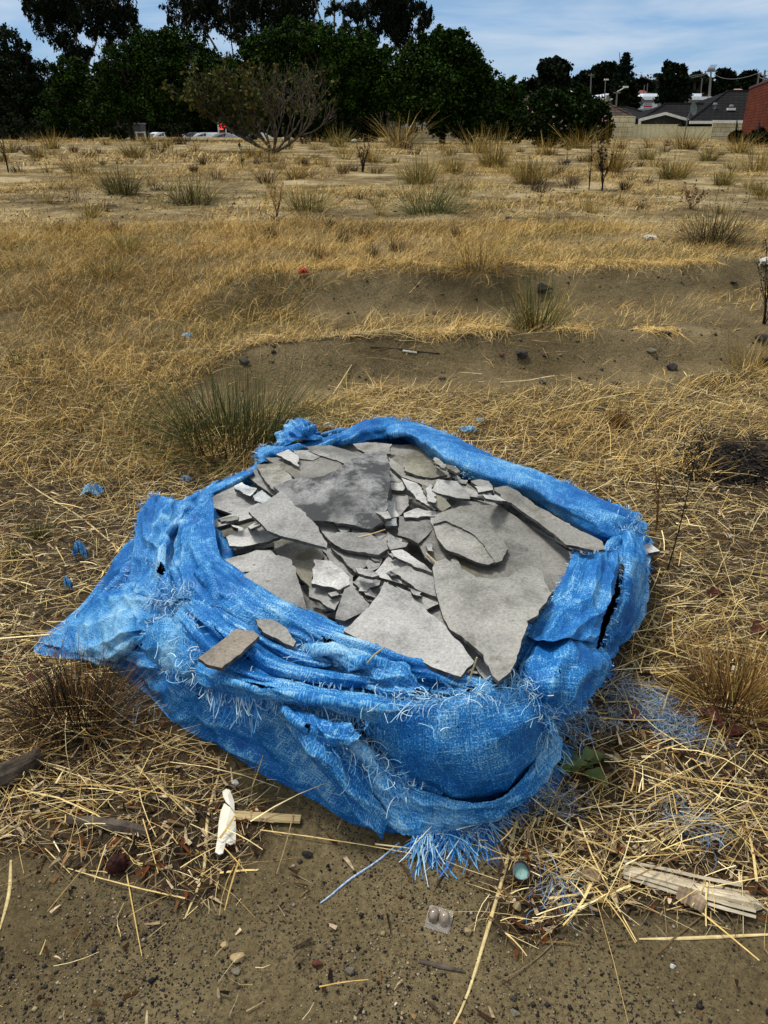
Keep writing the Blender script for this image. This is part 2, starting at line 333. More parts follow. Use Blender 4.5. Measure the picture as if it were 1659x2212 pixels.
# fine grey chaff underneath
x, y = scatter(110000, 0.55, 4.6, 1.5, 0.75, 0.45); z, px, py, sand, bk, bag = zone(x, y)
keep = (RG.random(len(x)) < np.where(sand, .01, np.where(bk, .05, .6))) & ~bag & ~inpoly(px, py, BURNT); x, y, z = x[keep], y[keep], z[keep]; n = len(x)
parts.append(ribbons(np.stack([x, y, z+RG.random(n)*.012+.002], 1), RG.uniform(-3.1, 3.1, n), RG.normal(.05, .25, n), RG.normal(-.1, .3, n), RG.uniform(.012, .07, n), RG.uniform(.0006, .0018, n), sample_cols([(150,134,104),(118,102,76),(90,76,54),(176,160,128),(60,50,38),(196,170,116)], n), 2, .5, RG.normal(0, .8, n)))
V, Q, C = join(parts); o = link('straw_litter', npmesh('straw_litter', V, Q, C), m_straw); tag(o, 'golden dry straw lying thick around the blue sheet', 'straw', kind='stuff')
# chips of bark, dark leaf bits and fibres between the straws
x, y = scatter(42000, 0.5, 3.4, 1.4, 0.75, 0.4); z, px, py, sand, bk, bag = zone(x, y)
pr = np.where(sand, 0.03, np.where(bk, 0.1, 0.8))*np.where(py > 1400, 1.0, 0.45); keep = (RG.random(len(x)) < pr) & ~bag; x, y, z = x[keep], y[keep], z[keep]; n = len(x)
pal = [(70,50,30),(50,36,24),(96,70,44),(120,96,66),(30,24,20),(150,130,100),(86,48,26),(180,160,130),(60,48,40)]
V, Q, C = ribbons(np.stack([x, y, z+RG.random(n)*0.014+0.002], 1), RG.uniform(-3.1, 3.1, n), RG.normal(0.1, 0.3, n), RG.normal(-0.1, 0.3, n), RG.uniform(0.008, 0.04, n), RG.uniform(0.002, 0.009, n), sample_cols(pal, n, .3), 2, 0.3)
o = link('bark_litter', npmesh('bark_litter', V, Q, C), M_attr('bark litter', 0.9, 0.1, var=0.35, scale=120)); tag(o, 'dark crumbs of bark and leaf strewn under the straw', 'litter', kind='stuff')
# soft golden grass on the middle ground
def grass(n, y0, y1, L0, L1, W0, W1, seed, base, K=2):
    x, y = scatter(n, y0, y1, 1.6, 0.66, 0.8); z, px, py, sand, bk, bag = zone(x, y)
    f = fbm(x*base, y*base, 0, seed, 4)
    d = ss(f, 0.42, 0.60)
    pw = py + 60*(fbm(x*.7, y*.7, 0, seed+9, 3)-.5)*2
    d = np.maximum(d, (0.55+0.45*(px < 800))*ss(pw, 455, 520))
    d = d*(0.5+0.5*ss(fbm(x*2.6, y*2.6, 0, seed+3, 3), .38, .56))
    d = np.where(bk, 0.015, d)
    d = np.where(inpoly(px, py, BURNT), 0.02, d)
    inter = (px > 480+0*px) & (py > 640) & (py < 740) & (px > 700); d = np.where(inter, d*0.5, d)
    keep = (RG.random(len(x)) < d) & (~sand) & (~bag) & (px > -900); x, y, z, f = x[keep], y[keep], z[keep], f[keep]; n = len(x)
    g = fbm(x*0.9, y*0.9, 0, seed+5, 3)
    c = sample_cols(GOLDP, n, .22); dull = sample_cols(DULLP, n, .2); c = np.where((g > 0.58)[:, None] & (RG.random(n) < 0.4)[:, None], dull, c)
    green = sample_cols([(90,92,40),(70,80,34),(104,100,50)], n, .2); c = np.where(((g < 0.36) & (RG.random(n) < .3))[:, None], green, c)
    lean = RG.normal(-0.6, 1.2, n)
    return ribbons(np.stack([x, y, z-0.005], 1), lean, RG.uniform(0.5, 1.45, n), RG.uniform(-0.3, 0.8, n), RG.uniform(L0, L1, n)*(0.6+0.8*f), RG.uniform(W0, W1, n), c, K, 0.15, RG.normal(0, .4, n))
def lip(cx, amp, n, seed):     # matted grass hanging over the lips of the banks
    x = RG.uniform(-.7, 4.2, n); y = cx(x)+RG.normal(.10, .07, n); k = fbm(x*2.3, seed, 0, seed, 3) > .46; x, y = x[k], y[k]; n = len(x)
    return ribbons(np.stack([x, y, H(x, y)+RG.random(n)*.02], 1), RG.normal(-1.6, .9, n), RG.uniform(-.1, .9, n), RG.uniform(-1.2, -.2, n), RG.uniform(.04, .16, n), RG.uniform(.0014, .003, n), sample_cols(GOLDP, n), 3, .3, RG.normal(0, .4, n))
V, Q, C = join([lip(lambda x: 4.42+.14*x+.05*np.sin(x*2.3), 0, 9000, 3), lip(lambda x: 5.83+.17*x+.06*np.sin(x*1.9+1), 0, 11000, 8), grass(260000, 2.8, 9.5, 0.05, 0.19, 0.0014, 0.0034, 60, 0.9, 3), grass(170000, 9, 26, 0.05, 0.17, 0.003, 0.009, 61, 0.6), grass(110000, 24, 84, 0.08, 0.34, 0.012, 0.035, 62, 0.2)])
o = link('dry_grass', npmesh('dry_grass', V, Q, C), m_grass); tag(o, 'short golden dry grass over the vacant block', 'grass', kind='stuff')
# grit
def pebbles(x, y, z, r, cols, sink=0.35):
    n = len(x); oc = np.array([(1,0,0),(-1,0,0),(0,1,0),(0,-1,0),(0,0,1),(0,0,-1)], float)
    V = oc[None]*RG.uniform(0.6, 1.25, (n, 6, 1))*r[:, None, None]; V[:, :, 2] *= 0.75
    a = RG.uniform(0, 6.3, n); ca, sa = np.cos(a)[:, None], np.sin(a)[:, None]
    X = V[:, :, 0]*ca-V[:, :, 1]*sa; Y = V[:, :, 0]*sa+V[:, :, 1]*ca
    V = np.stack([X+x[:, None], Y+y[:, None], V[:, :, 2]+(z+r*sink)[:, None]], -1)
    T = np.array([(0,2,4),(2,1,4),(1,3,4),(3,0,4),(2,0,5),(1,2,5),(3,1,5),(0,3,5)]); Q = (np.arange(n)[:, None, None]*6+T[None]).reshape(-1, 3)
    return V.reshape(-1, 3), Q, np.repeat(cols, 6, axis=0)
x, y = scatter(170000, 0.42, 2.6, 1.2, 0.75, 0.4); z, px, py, sand, bk, bag = zone(x, y)
dn = 0.25+0.75*ss(fbm(x*4, y*4, 0, 91, 3), 0.40, 0.6); keep = (~bag) & (RG.random(len(x)) < np.where(sand, dn, 0.35)) & ((py > 1830) | (RG.random(len(x)) < 0.3))
x, y, z = x[keep], y[keep], z[keep]; n = len(x); r = np.clip(RG.lognormal(-6.65, 0.5, n), 0.0006, 0.007)
pal = [(34,32,34),(26,24,26),(48,46,46),(60,54,46),(30,28,32),(24,24,26),(140,130,110),(150,134,100),(120,106,80),(130,120,106),(60,52,42),(70,40,28),(44,40,38),(150,138,112)]
V, Q, C = pebbles(x, y, z, r, sample_cols(pal, n, .2))
o = link('gravel', npmesh('gravel', V, Q, C), M_attr('grit', 0.8, 0.3, var=0.2)); tag(o, 'fine dark and pale grit on the bare sand', 'gravel', kind='stuff')
# small stones and clods on the dug banks and the field
x, y = scatter(11000, 3.6, 16, 1.3, 0.62, 0.3); z, px, py, sand, bk, bag = zone(x, y); keep = bk | ((py < 560) & (RG.random(len(x)) < 0.6)); x, y, z = x[keep], y[keep], z[keep]; n = len(x)
r = np.clip(RG.lognormal(-5.1, 0.5, n), 0.003, 0.022)*(0.6+y/14)
V, Q, C = pebbles(x, y, z, r, sample_cols([(60,50,36),(44,38,30),(90,78,54),(30,26,24),(110,96,66)], n, .2), 0.2)
o = link('bank_rubble', npmesh('bank_rubble', V, Q, C), MATS['grit']); tag(o, 'little clods and stones on the dug banks and field', 'rubble', kind='stuff')
# ------------------------------------------------------------ broken cement sheets
FR = {'g': (3.571, 398.2, 862.7), 'h': (2.778, 796.3, 862.7), 'i': (3.571, 398.2, 1161.3), 'j': (2.778, 796.3, 1161.3), 'd': (1.0, 0, 0)}
def fr(f, pts): s, ox, oy = FR[f]; return [(p[0]/s+ox, p[1]/s+oy) for p in pts]
def base_z(x, y):      # the heap's own top, slightly domed
    return 0.213 + 0.022*np.cos((x-0.05)*1.5)*np.cos((y-1.9)*1.1) - 0.02*ss(-np.asarray(x), 0.25, 0.7)
def M_slab(name, tone=(0.36, 0.36, 0.34), stain=0.0, olive=0.0):
    m = bpy.data.materials.new(name); m.use_nodes = True; nt = m.node_tree; b = nt.nodes['Principled BSDF']; L = nt.links.new
    t = N(nt, 'ShaderNodeTexCoord'); oi = N(nt, 'ShaderNodeObjectInfo')
    ad = N(nt, 'ShaderNodeVectorMath', operation='ADD'); ml = N(nt, 'ShaderNodeMath', operation='MULTIPLY'); ml.inputs[1].default_value = 37.0; L(oi.outputs['Random'], ml.inputs[0]); L(t.outputs['Object'], ad.inputs[0]); L(ml.outputs[0], ad.inputs[1])
    def nz(sc, det=8, ro=.65):
        n = N(nt, 'ShaderNodeTexNoise', i_Scale=sc, i_Detail=det, i_Roughness=ro); L(ad.outputs[0], n.inputs['Vector']); return n
    n1 = nz(5, 8, .7); lo = 0.42; r1 = ramp(nt, [(0.36, tuple(v*lo for v in tone)), (0.5, tuple(v*0.86 for v in tone)), (0.66, tuple(min(1, v*1.15) for v in tone))]); L(n1.outputs['Fac'], r1.inputs[0])
    n2 = nz(140, 6, .8); r2 = ramp(nt, [(0.28, 0.5), (0.5, 1.0), (0.72, 1.4)]); L(n2.outputs['Fac'], r2.inputs[0])
    mu = N(nt, 'ShaderNodeMixRGB', blend_type='MULTIPLY'); mu.inputs[0].default_value = 1; L(r1.outputs[0], mu.inputs[1]); L(r2.outputs[0], mu.inputs[2])
    cur = mu
    vr = N(nt, 'ShaderNodeMapRange'); vr.inputs['To Min'].default_value = 0.72; vr.inputs['To Max'].default_value = 1.22; L(oi.outputs['Random'], vr.inputs['Value'])
    mv = N(nt, 'ShaderNodeMixRGB', blend_type='MULTIPLY'); mv.inputs[0].default_value = 1; L(cur.outputs[0], mv.inputs[1]); L(vr.outputs[0], mv.inputs[2]); cur = mv
    n3 = nz(4.2, 10, .72)
    s0 = 0.64-0.30*stain
    r3 = ramp(nt, [(s0, 0.0), (s0+0.09, 0.95 if stain else 0.45)]); L(n3.outputs['Fac'], r3.inputs[0])
    m3 = N(nt, 'ShaderNodeMixRGB'); m3.inputs[2].default_value = (0.045, 0.047, 0.048, 1) if not olive else (0.12, 0.11, 0.075, 1); L(r3.outputs[0], m3.inputs[0]); L(cur.outputs[0], m3.inputs[1])
    sp_ = nz(55, 3, .5); r4 = ramp(nt, [(0.68, 0.0), (0.74, 0.7)]); L(sp_.outputs['Fac'], r4.inputs[0])
    m4 = N(nt, 'ShaderNodeMixRGB'); m4.inputs[2].default_value = (0.07, 0.07, 0.065, 1); L(r4.outputs[0], m4.inputs[0]); L(m3.outputs[0], m4.inputs[1])
    L(m4.outputs[0], b.inputs['Base Color'])
    bp = N(nt, 'ShaderNodeBump'); bp.inputs['Strength'].default_value = 0.55; bp.inputs['Distance'].default_value = 0.003
    n5 = nz(70, 10, .7); L(n5.outputs['Fac'], bp.inputs['Height']); L(bp.outputs[0], b.inputs['Normal'])
    b.inputs['Roughness'].default_value = 0.88; b.inputs['Specular IOR Level'].default_value = 0.2; return m
SM = {'n': M_slab('grey cement sheet', (0.35, 0.345, 0.325)), 'k': M_slab('mould stained cement sheet', (0.25, 0.25, 0.245), 0.60), 'm': M_slab('grimy cement sheet', (0.275, 0.268, 0.24), 0.42, 1),
      'o': M_slab('olive tinged cement sheet', (0.21, 0.20, 0.155), 0.40, 1), 'b': M_slab('brown cement sheet', (0.30, 0.26, 0.21), 0.1, 1), 'w': M_slab('white painted cement sheet', (0.55, 0.58, 0.58), 0.0), 'p': M_slab('pale cement sheet', (0.46, 0.455, 0.43), 0.0)}
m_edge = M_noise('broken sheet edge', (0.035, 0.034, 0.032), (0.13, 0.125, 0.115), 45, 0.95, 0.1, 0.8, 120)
def slab(f, pts, layer, label, mat='n', th=0.0085, curve=None, tilt=None, zabs=None, group='broken grey cement sheets heaped in the blue sheet', rough=1.0, lift=0.0):
    pts = fr(f, pts); cxp = sum(p[0] for p in pts)/len(pts); cyp = sum(p[1] for p in pts)/len(pts)
    c = at_z(cxp, cyp, 0.23 if zabs is None else zabs)
    tl = tilt or (random.uniform(-.05, .05), random.uniform(-.02, .07))
    def zf(x, y):
        z = (float(base_z(x, y)) + layer*0.0155 + lift) if zabs is None else zabs
        z += tl[0]*(x-c.x) + tl[1]*(y-c.y)
        if curve: z += curve(x-c.x, y-c.y)
        return z
    W3 = []
    for (px, py) in pts:
        z = 0.22
        for _ in range(6): p = at_z(px, py, z); z = zf(p.x, p.y)
        W3.append((p.x, p.y))
    # ragged outline
    out = []; n = len(W3)
    per = sum(math.dist(W3[i], W3[(i+1) % n]) for i in range(n)); step = max(0.0035, per/150)
    for i in range(n):
        a, b = W3[i], W3[(i+1) % n]; d = math.dist(a, b); k = max(1, int(d/step)); nx, ny = -(b[1]-a[1])/max(d, 1e-6), (b[0]-a[0])/max(d, 1e-6)
        amp = random.choice([0.0010, 0.0016, 0.0032, 0.0045])*rough*min(1, d/0.06)
        bow = random.uniform(-1, 1)*d*0.025*rough
        sd = random.randint(0, 9999)
        for q in range(k):
            t = q/k; w = math.sin(math.pi*t)
            e = (float(fbm(t*d*38, sd*1.7, 0, 5, 3))-0.5)*2*amp*2.0*w**0.5 + bow*w
            out.append((a[0]+(b[0]-a[0])*t+nx*e, a[1]+(b[1]-a[1])*t+ny*e))
    m = len(out); xs = [p[0] for p in out]; ys = [p[1] for p in out]
    g = max(0.012, math.sqrt(max(1e-5, (max(xs)-min(xs))*(max(ys)-min(ys))))/16); inner = []
    X, Y = np.meshgrid(np.arange(min(xs), max(xs), g), np.arange(min(ys), max(ys), g)); X = X.ravel(); Y = Y.ravel()
    if len(X):
        ins = inpoly(X, Y, out); X, Y = X[ins], Y[ins]
        if len(X):
            oa = np.array(out); dm = np.min(np.hypot(X[:, None]-oa[None, :, 0], Y[:, None]-oa[None, :, 1]), axis=1); k = dm > g*0.45; inner = list(zip(X[k], Y[k]))
    vin = [Vector(p) for p in out] + [Vector(p) for p in inner]
    ed = [(i, (i+1) % m) for i in range(m)]
    vo, _, fo, *_r = geometry.delaunay_2d_cdt(vin, ed, [], 1, 1e-6)
    origin = Vector((c.x, c.y, zf(c.x, c.y)))
    top = []
    for v in vo:
        z = zf(v.x, v.y) + (float(vn(v.x*30, v.y*30, layer, 3))-0.5)*0.0014; top.append(Vector((v.x, v.y, z)))
    nv = len(vo)
    V = [p-origin for p in top] + [p-origin-Vector((0, 0, th)) for p in top]
    Fc = []; mi = []; ec = {}
    for t in fo:
        a = (vo[t[1]]-vo[t[0]]).x*(vo[t[2]]-vo[t[0]]).y-(vo[t[1]]-vo[t[0]]).y*(vo[t[2]]-vo[t[0]]).x
        t = tuple(t) if a > 0 else tuple(reversed(t))
        Fc.append(t); mi.append(0); Fc.append(tuple(i+nv for i in reversed(t))); mi.append(0)
        for i in range(len(t)):
            e = (t[i], t[(i+1) % len(t)]); ec[e] = 1
    for (a, b) in list(ec):
        if (b, a) not in ec:      # boundary edge: ragged side with a mid line
            k = len(V); ma = V[a]*0.5+V[a+nv]*0.5; mb = V[b]*0.5+V[b+nv]*0.5
            Fc.append((b, a, a+nv, b+nv)); mi.append(1)
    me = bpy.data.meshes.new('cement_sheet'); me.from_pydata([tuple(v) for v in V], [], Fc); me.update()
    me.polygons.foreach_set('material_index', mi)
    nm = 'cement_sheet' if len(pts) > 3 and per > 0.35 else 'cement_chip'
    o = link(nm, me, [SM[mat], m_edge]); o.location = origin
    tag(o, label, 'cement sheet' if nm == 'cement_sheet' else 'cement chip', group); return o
def ridge(ang, w, h, off=0.0):
    ca, sa = math.cos(ang), math.sin(ang)
    return lambda x, y: h*math.cos(min(math.pi, max(-math.pi, (x*ca+y*sa-off)/w)))
S = slab
# what fills the heap underneath
S('d', [(470,1090),(640,990),(820,1010),(800,1250),(640,1260),(500,1215)], -.6, 'broad pale sheet buried at the left bottom of the heap', 'm', rough=.6)
S('d', [(700,960),(900,960),(1030,1060),(1000,1300),(820,1330),(740,1180)], -.9, 'broad sheet buried under the middle of the heap', 'm', rough=.6)
S('d', [(960,1010),(1120,1060),(1290,1165),(1240,1240),(1110,1450),(900,1380),(960,1200)], -1.6, 'broad sheet buried under the right half of the heap', 'm', rough=.6)
S('d', [(560,1240),(760,1210),(980,1340),(1040,1470),(880,1395),(640,1305)], -1.6, 'broad sheet buried at the near edge of the heap', 'n', rough=.6)
# left strips
S('g', [(200,755),(330,680),(440,640),(520,760),(565,800),(480,855),(370,885),(230,835)], 1.6, 'pale slab at the far left against the rim, above two thin strips', 'p')
S('g', [(208,935),(330,900),(600,785),(625,810),(570,905),(400,945),(230,990)], 2.4, 'thin pointed strip left of the triangular sheet')
S('g', [(230,1005),(560,900),(600,950),(320,1060),(240,1070)], 1.6, 'olive shaded strip under the left tongue of sheet', 'o')
S('g', [(240,1060),(320,1040),(600,1060),(690,1100),(690,1135),(480,1185),(330,1192),(250,1110)], 1.0, 'low curved slab edge showing beneath the left tongue of sheet', 'm')
S('g', [(322,1060),(580,945),(680,1000),(745,1055),(650,1095),(450,1135),(350,1130),(335,1085)], 3.6, 'blunt tongue of pale sheet poking out left from under the triangular one', 'p', lift=.004)
S('g', [(465,570),(500,535),(560,540),(620,620),(720,715),(690,745),(600,680),(520,620)], 1.6, 'thin sheet lowest of the fanned pair at the upper left')
S('g', [(555,503),(700,493),(825,590),(835,615),(750,680),(720,722),(640,650),(592,580),(560,530)], 2.8, 'brownish square-ended sheet at the upper left', 'm', lift=.004)
S('g', [(622,447),(790,450),(960,430),(1120,420),(1230,520),(1080,600),(870,615),(780,550),(700,500)], 2.6, 'wide brown blotched sheet behind the large dark one', 'm')
S('g', [(840,395),(960,393),(1060,440),(990,470),(880,455)], 3.2, 'small pale sheet end between two flakes at the back left', 'p')
S('g', [(708,420),(800,385),(885,440),(885,520),(830,490),(760,450)], 4.4, 'little pointed pale flake on top at the upper left', 'p', tilt=(0.05, 0.08))
S('g', [(940,365),(1120,352),(1360,430),(1250,500),(1130,455),(1040,432),(960,400)], 3.4, 'long pale wedge along the back rim', 'p')
S('g', [(1300,342),(1420,330),(1600,345),(1590,420),(1420,425),(1340,385)], 2.6, 'sheet end under the rim at the back centre', 'm')
S('g', [(383,672),(440,640),(560,690),(510,745),(450,722)], 3.2, 'white painted flake with blue threads at the left', 'w', th=.012)
S('g', [(528,745),(600,700),(680,765),(600,800),(545,780)], 3.0, 'smaller bluish white flake at the left', 'w', th=.012)
# under the big ones, centre
S('g', [(690,1165),(800,1110),(1050,1130),(1080,1210),(1010,1300),(830,1230),(720,1210)], 1.8, 'blotched sheet showing below the triangular one', 'm')
S('g', [(1060,1160),(1130,1150),(1210,1230),(1330,1330),(1290,1410),(1150,1290)], 2.0, 'slanting narrow slab left of the long centre wedge')
S('g', [(1030,955),(1160,985),(1215,1030),(1090,1060)], 2.2, 'small slab in the shade under the large dark sheet')
S('g', [(1155,955),(1290,970),(1275,1015),(1210,1025)], 3.0, 'little chip tucked under the large dark sheet')
S('g', [(1280,975),(1460,1005),(1580,1125),(1480,1100),(1310,1050)], 3.0, 'thin slab left of the straws under the large dark sheet')
S('g', [(1450,1012),(1570,1040),(1680,1075),(1660,1150),(1575,1150),(1500,1080)], 3.4, 'small slab where the blue threads meet the centre', 'n')
S('g', [(1108,1100),(1215,1140),(1400,1190),(1480,1240),(1325,1335),(1250,1265),(1180,1190),(1130,1140)], 3.4, 'long wedge of sheet in the centre pointing right')
S('g', [(1092,1060),(1180,1025),(1430,1030),(1575,1148),(1500,1198),(1350,1180),(1215,1150),(1150,1110)], 5.0, 'broad hexagonal slab in the centre with a straw on it', 'n')
S('g', [(1500,1200),(1572,1150),(1580,1205),(1545,1222),(1480,1215)], 3.0, 'small chip at the right tip of the hexagonal slab')
S('g', [(1435,1290),(1475,1240),(1525,1225),(1515,1275),(1455,1312)], 3.0, 'pale chip below the hexagonal slab')
S('g', [(298,1235),(560,1162),(665,1163),(715,1215),(610,1295),(430,1338)], 3.2, 'flat slab just right of the blue collar')
S('i', [(455,290),(720,133),(822,165),(860,260),(900,400),(945,560),(700,470),(560,370)], 4.4, 'fan shaped slab at the near left with a hairline crack')
S('i', [(828,165),(1010,190),(985,350),(985,400),(900,320),(845,250)], 2.0, 'olive brown slab between the fan shaped one and its neighbour', 'o')
S('i', [(958,385),(1200,395),(1255,380),(1160,560),(1040,480),(960,452)], 3.4, 'four-cornered slab below the near square one')
S('i', [(1003,168),(1130,178),(1272,300),(1275,362),(1205,398),(980,352),(990,260)], 4.9, 'five-sided pale slab, near centre, sharpest edged', 'p')
S('i', [(1245,372),(1292,370),(1430,515),(1390,570),(1240,640),(1165,625),(1190,520)], 4.6, 'pointed pale slab nearest the rim in the middle', 'p')
S('i', [(1300,345),(1380,260),(1475,305),(1430,395),(1480,465),(1400,440)], 3.2, 'small slab with a hollow beside it, right of the five-sided one')
S('i', [(1310,400),(1475,462),(1445,510),(1385,465)], 2.0, 'sliver right of the pointed near slab')
S('i', [(1190,665),(1400,598),(1340,715),(1260,720)], 2.4, 'low slab emerging under the rim at the near middle')
S('i', [(940,530),(1080,560),(1130,640),(1020,640)], 0.8, 'deep slab glimpsed in the gap at the near middle')
# centre right stack
S('j', [(20,225),(120,108),(180,128),(300,200),(385,262),(425,360),(330,335),(200,275),(90,245)], 3.2, 'stacked slab right of centre with a dark hollow edge')
S('j', [(130,200),(260,158),(385,225),(425,360),(300,315)], 4.4, 'upper slab of the pair right of centre')
S('j', [(165,290),(300,345),(425,368),(432,392),(350,432),(300,410)], 3.6, 'narrow slab under the stacked pair')
S('j', [(0,118),(42,108),(82,128),(60,182),(5,205),(-20,160)], 3.4, 'small slab left of the stacked pair')
S('h', [(135,908),(200,900),(330,985),(385,1042),(300,1010),(150,938)], 5.0, 'narrow sliver lying over the stacked pair')
S('h', [(85,315),(180,225),(235,252),(290,310),(355,375),(330,402),(230,345),(200,392),(150,352)], 5.6, 'upright triangular slab by the back rim', 'm', tilt=(0.02, 0.35), lift=-.004)
S('h', [(215,425),(240,340),(300,350),(400,400),(472,452),(380,472),(280,452)], 6.6, 'mottled rounded slab in front of the triangular one', 'o', tilt=(0.0, 0.16))
S('h', [(120,345),(200,400),(390,520),(370,532),(200,465),(120,390)], 4.0, 'long thin shard on the far side of the heap', 'm')
S('h', [(128,395),(225,450),(235,500),(128,490)], 2.4, 'light slab right of the large dark sheet', 'p')
S('h', [(128,498),(240,500),(205,548),(140,540)], 3.0, 'pale chip right of the large dark sheet', 'p')
S('h', [(140,545),(240,580),(240,640),(180,700),(120,640)], 1.8, 'slab in the pocket right of the large dark sheet')
S('h', [(195,470),(285,500),(385,600),(430,655),(390,665),(290,600),(240,545)], 4.2, 'long narrow shard pointing at the viewer, far centre', 'p')
S('h', [(325,505),(420,560),(495,640),(445,672),(385,630),(335,560)], 4.8, 'greenish lichen-marked shard beside the long narrow one', 'o')
S('h', [(380,545),(410,480),(530,490),(600,560),(610,597),(530,592),(440,570)], 5.4, 'light slab with an overhanging edge, far centre', 'p')
S('h', [(520,500),(620,540),(695,597),(600,582)], 4.4, 'thin pale shard behind the flaked slab', 'p')
S('h', [(635,520),(740,518),(748,542),(660,558)], 5.6, 'tiny pale slab at the foot of the back rim', 'p')
S('h', [(612,490),(662,478),(722,490),(745,520),(650,518)], 4.8, 'tiny slab leaning on the back rim', 'n')
S('h', [(210,682),(290,652),(412,675),(395,702),(215,708)], 4.6, 'thin slab with a dark underside left of the flaked one', 'p')
S('h', [(180,700),(375,705),(400,770),(300,866),(240,832),(175,815)], 3.4, 'square slab left of the flaked one', 'n')
S('h', [(340,680),(410,672),(425,740),(385,760),(370,710)], 3.8, 'small chip by the corner of the flaked slab')
S('h', [(108,790),(180,850),(238,862),(220,885),(130,902),(108,842)], 4.0, 'small pale slab above the crossed straws', 'p')
S('h', [(-10,800),(60,830),(118,897),(60,932),(-10,925)], 3.8, 'slab at the very middle of the heap')
S('h', [(100,605),(155,612),(185,700),(100,722)], 3.2, 'upright little slab at the right tip of the large dark sheet', 'p')
S('h', [(85,742),(165,710),(172,757),(100,762)], 4.2, 'whitish chip beside the blue threads', 'w')
S('h', [(480,600),(600,592),(760,640),(640,655),(500,662)], 3.2, 'long slab behind the flaked one')
S('h', [(700,555),(760,545),(1000,740),(1180,880),(1245,915),(1000,790),(800,640)], 3.2, 'dark narrow layer under the long right-hand slab', 'k')
S('h', [(735,548),(790,550),(980,700),(1120,820),(980,740),(800,625)], 4.4, 'second dark layer under the long right-hand slab', 'k')
S('h', [(1280,790),(1400,850),(1420,900),(1340,915)], 3.6, 'slab end beneath the rim at the right corner', 'm')
S('h', [(752,530),(832,518),(960,600),(1100,690),(1290,800),(1350,905),(1185,872),(1050,762),(900,655),(800,592)], 6.2, 'long narrow slab along the back right rim', 'm', curve=lambda x, y: 0.006*math.cos(x*14), lift=.004)
# the two largest at the right, the flaked one on top
S('h', [(300,880),(340,780),(390,690),(560,640),(790,640),(1000,780),(1200,910),(1232,1000),(1160,1110),(1040,1230),(840,1180),(640,1100),(540,1010),(400,1000),(340,950)], 3.4, 'huge flat slab filling the right half, lowest of the big three', 'm', curve=lambda x, y: 0.016*math.cos(x*11+y*4-.6))
S('h', [(388,745),(400,692),(560,638),(640,670),(740,770),(838,895),(800,968),(762,980),(735,940),(640,820),(560,770),(462,728)], 5.2, 'raised flake on the huge right-hand slab, with a cracked edge', 'm', curve=lambda x, y: -0.004*math.cos(x*16), lift=.004, tilt=(0, 0.03))
S('h', [(384,752),(400,700),(462,736),(560,778),(640,828),(735,942),(768,972),(722,992),(590,952),(470,905),(410,830)], 4.8, 'olive stained half of the raised flake, nearer the viewer', 'm', curve=lambda x, y: -0.004*math.cos(x*16), lift=.004, rough=1.2, tilt=(0, 0.03))
S('j', [(350,440),(430,405),(480,520),(600,625),(745,835),(700,860),(600,705),(480,565)], 2.4, 'slab seen in the long gap between the two near sheets')
S('j', [(540,835),(600,765),(700,880),(700,930),(600,900)], 1.4, 'corner of a deep slab at the near point of the heap')
S('j', [(383,180),(400,150),(460,123),(530,165),(640,235),(740,250),(840,235),(960,168),(1040,200),(1055,260),(1098,332),(1010,470),(950,500),(955,530),(900,690),(850,805),(780,862),(740,825),(690,705),(600,625),(490,552),(440,452),(405,330)], 5.4, 'great curved sheet at the near right with a wavy far edge', 'm', curve=lambda x, y: 0.019*math.cos(x*13+y*3+.4), lift=.012)
S('j', [(-150,560),(0,415),(60,340),(95,263),(170,300),(360,450),(470,542),(560,640),(632,742),(552,835),(420,790),(300,740),(0,640)], 6.0, 'big smooth plain slab at the near edge, its side under the blue rim', 'n', rough=.8)
# the large dark sheet and its neighbour
S('g', [(688,668),(800,620),(905,594),(965,606),(1080,590),(1185,540),(1300,455),(1400,408),(1480,400),(1560,425),(1590,520),(1592,640),(1570,760),(1552,940),(1480,972),(1440,1000),(1300,962),(1100,937),(960,935),(880,850),(780,760)], 6.4, 'largest sheet in the heap, folded and stained nearly black', 'k', curve=lambda x, y: 0.016*math.cos((x*0.75+y*0.65)*14+1.2), lift=.012, tilt=(0.03, 0.10))
S('g', [(495,864),(600,800),(700,740),(745,706),(790,740),(850,820),(918,865),(1000,950),(1060,1040),(1102,1105),(1096,1148),(980,1112),(850,1077),(740,1052),(640,1010),(580,945),(520,895)], 7.6, 'triangular mottled sheet in front of the large dark one', 'n', tilt=(0.0, 0.06), lift=.014)
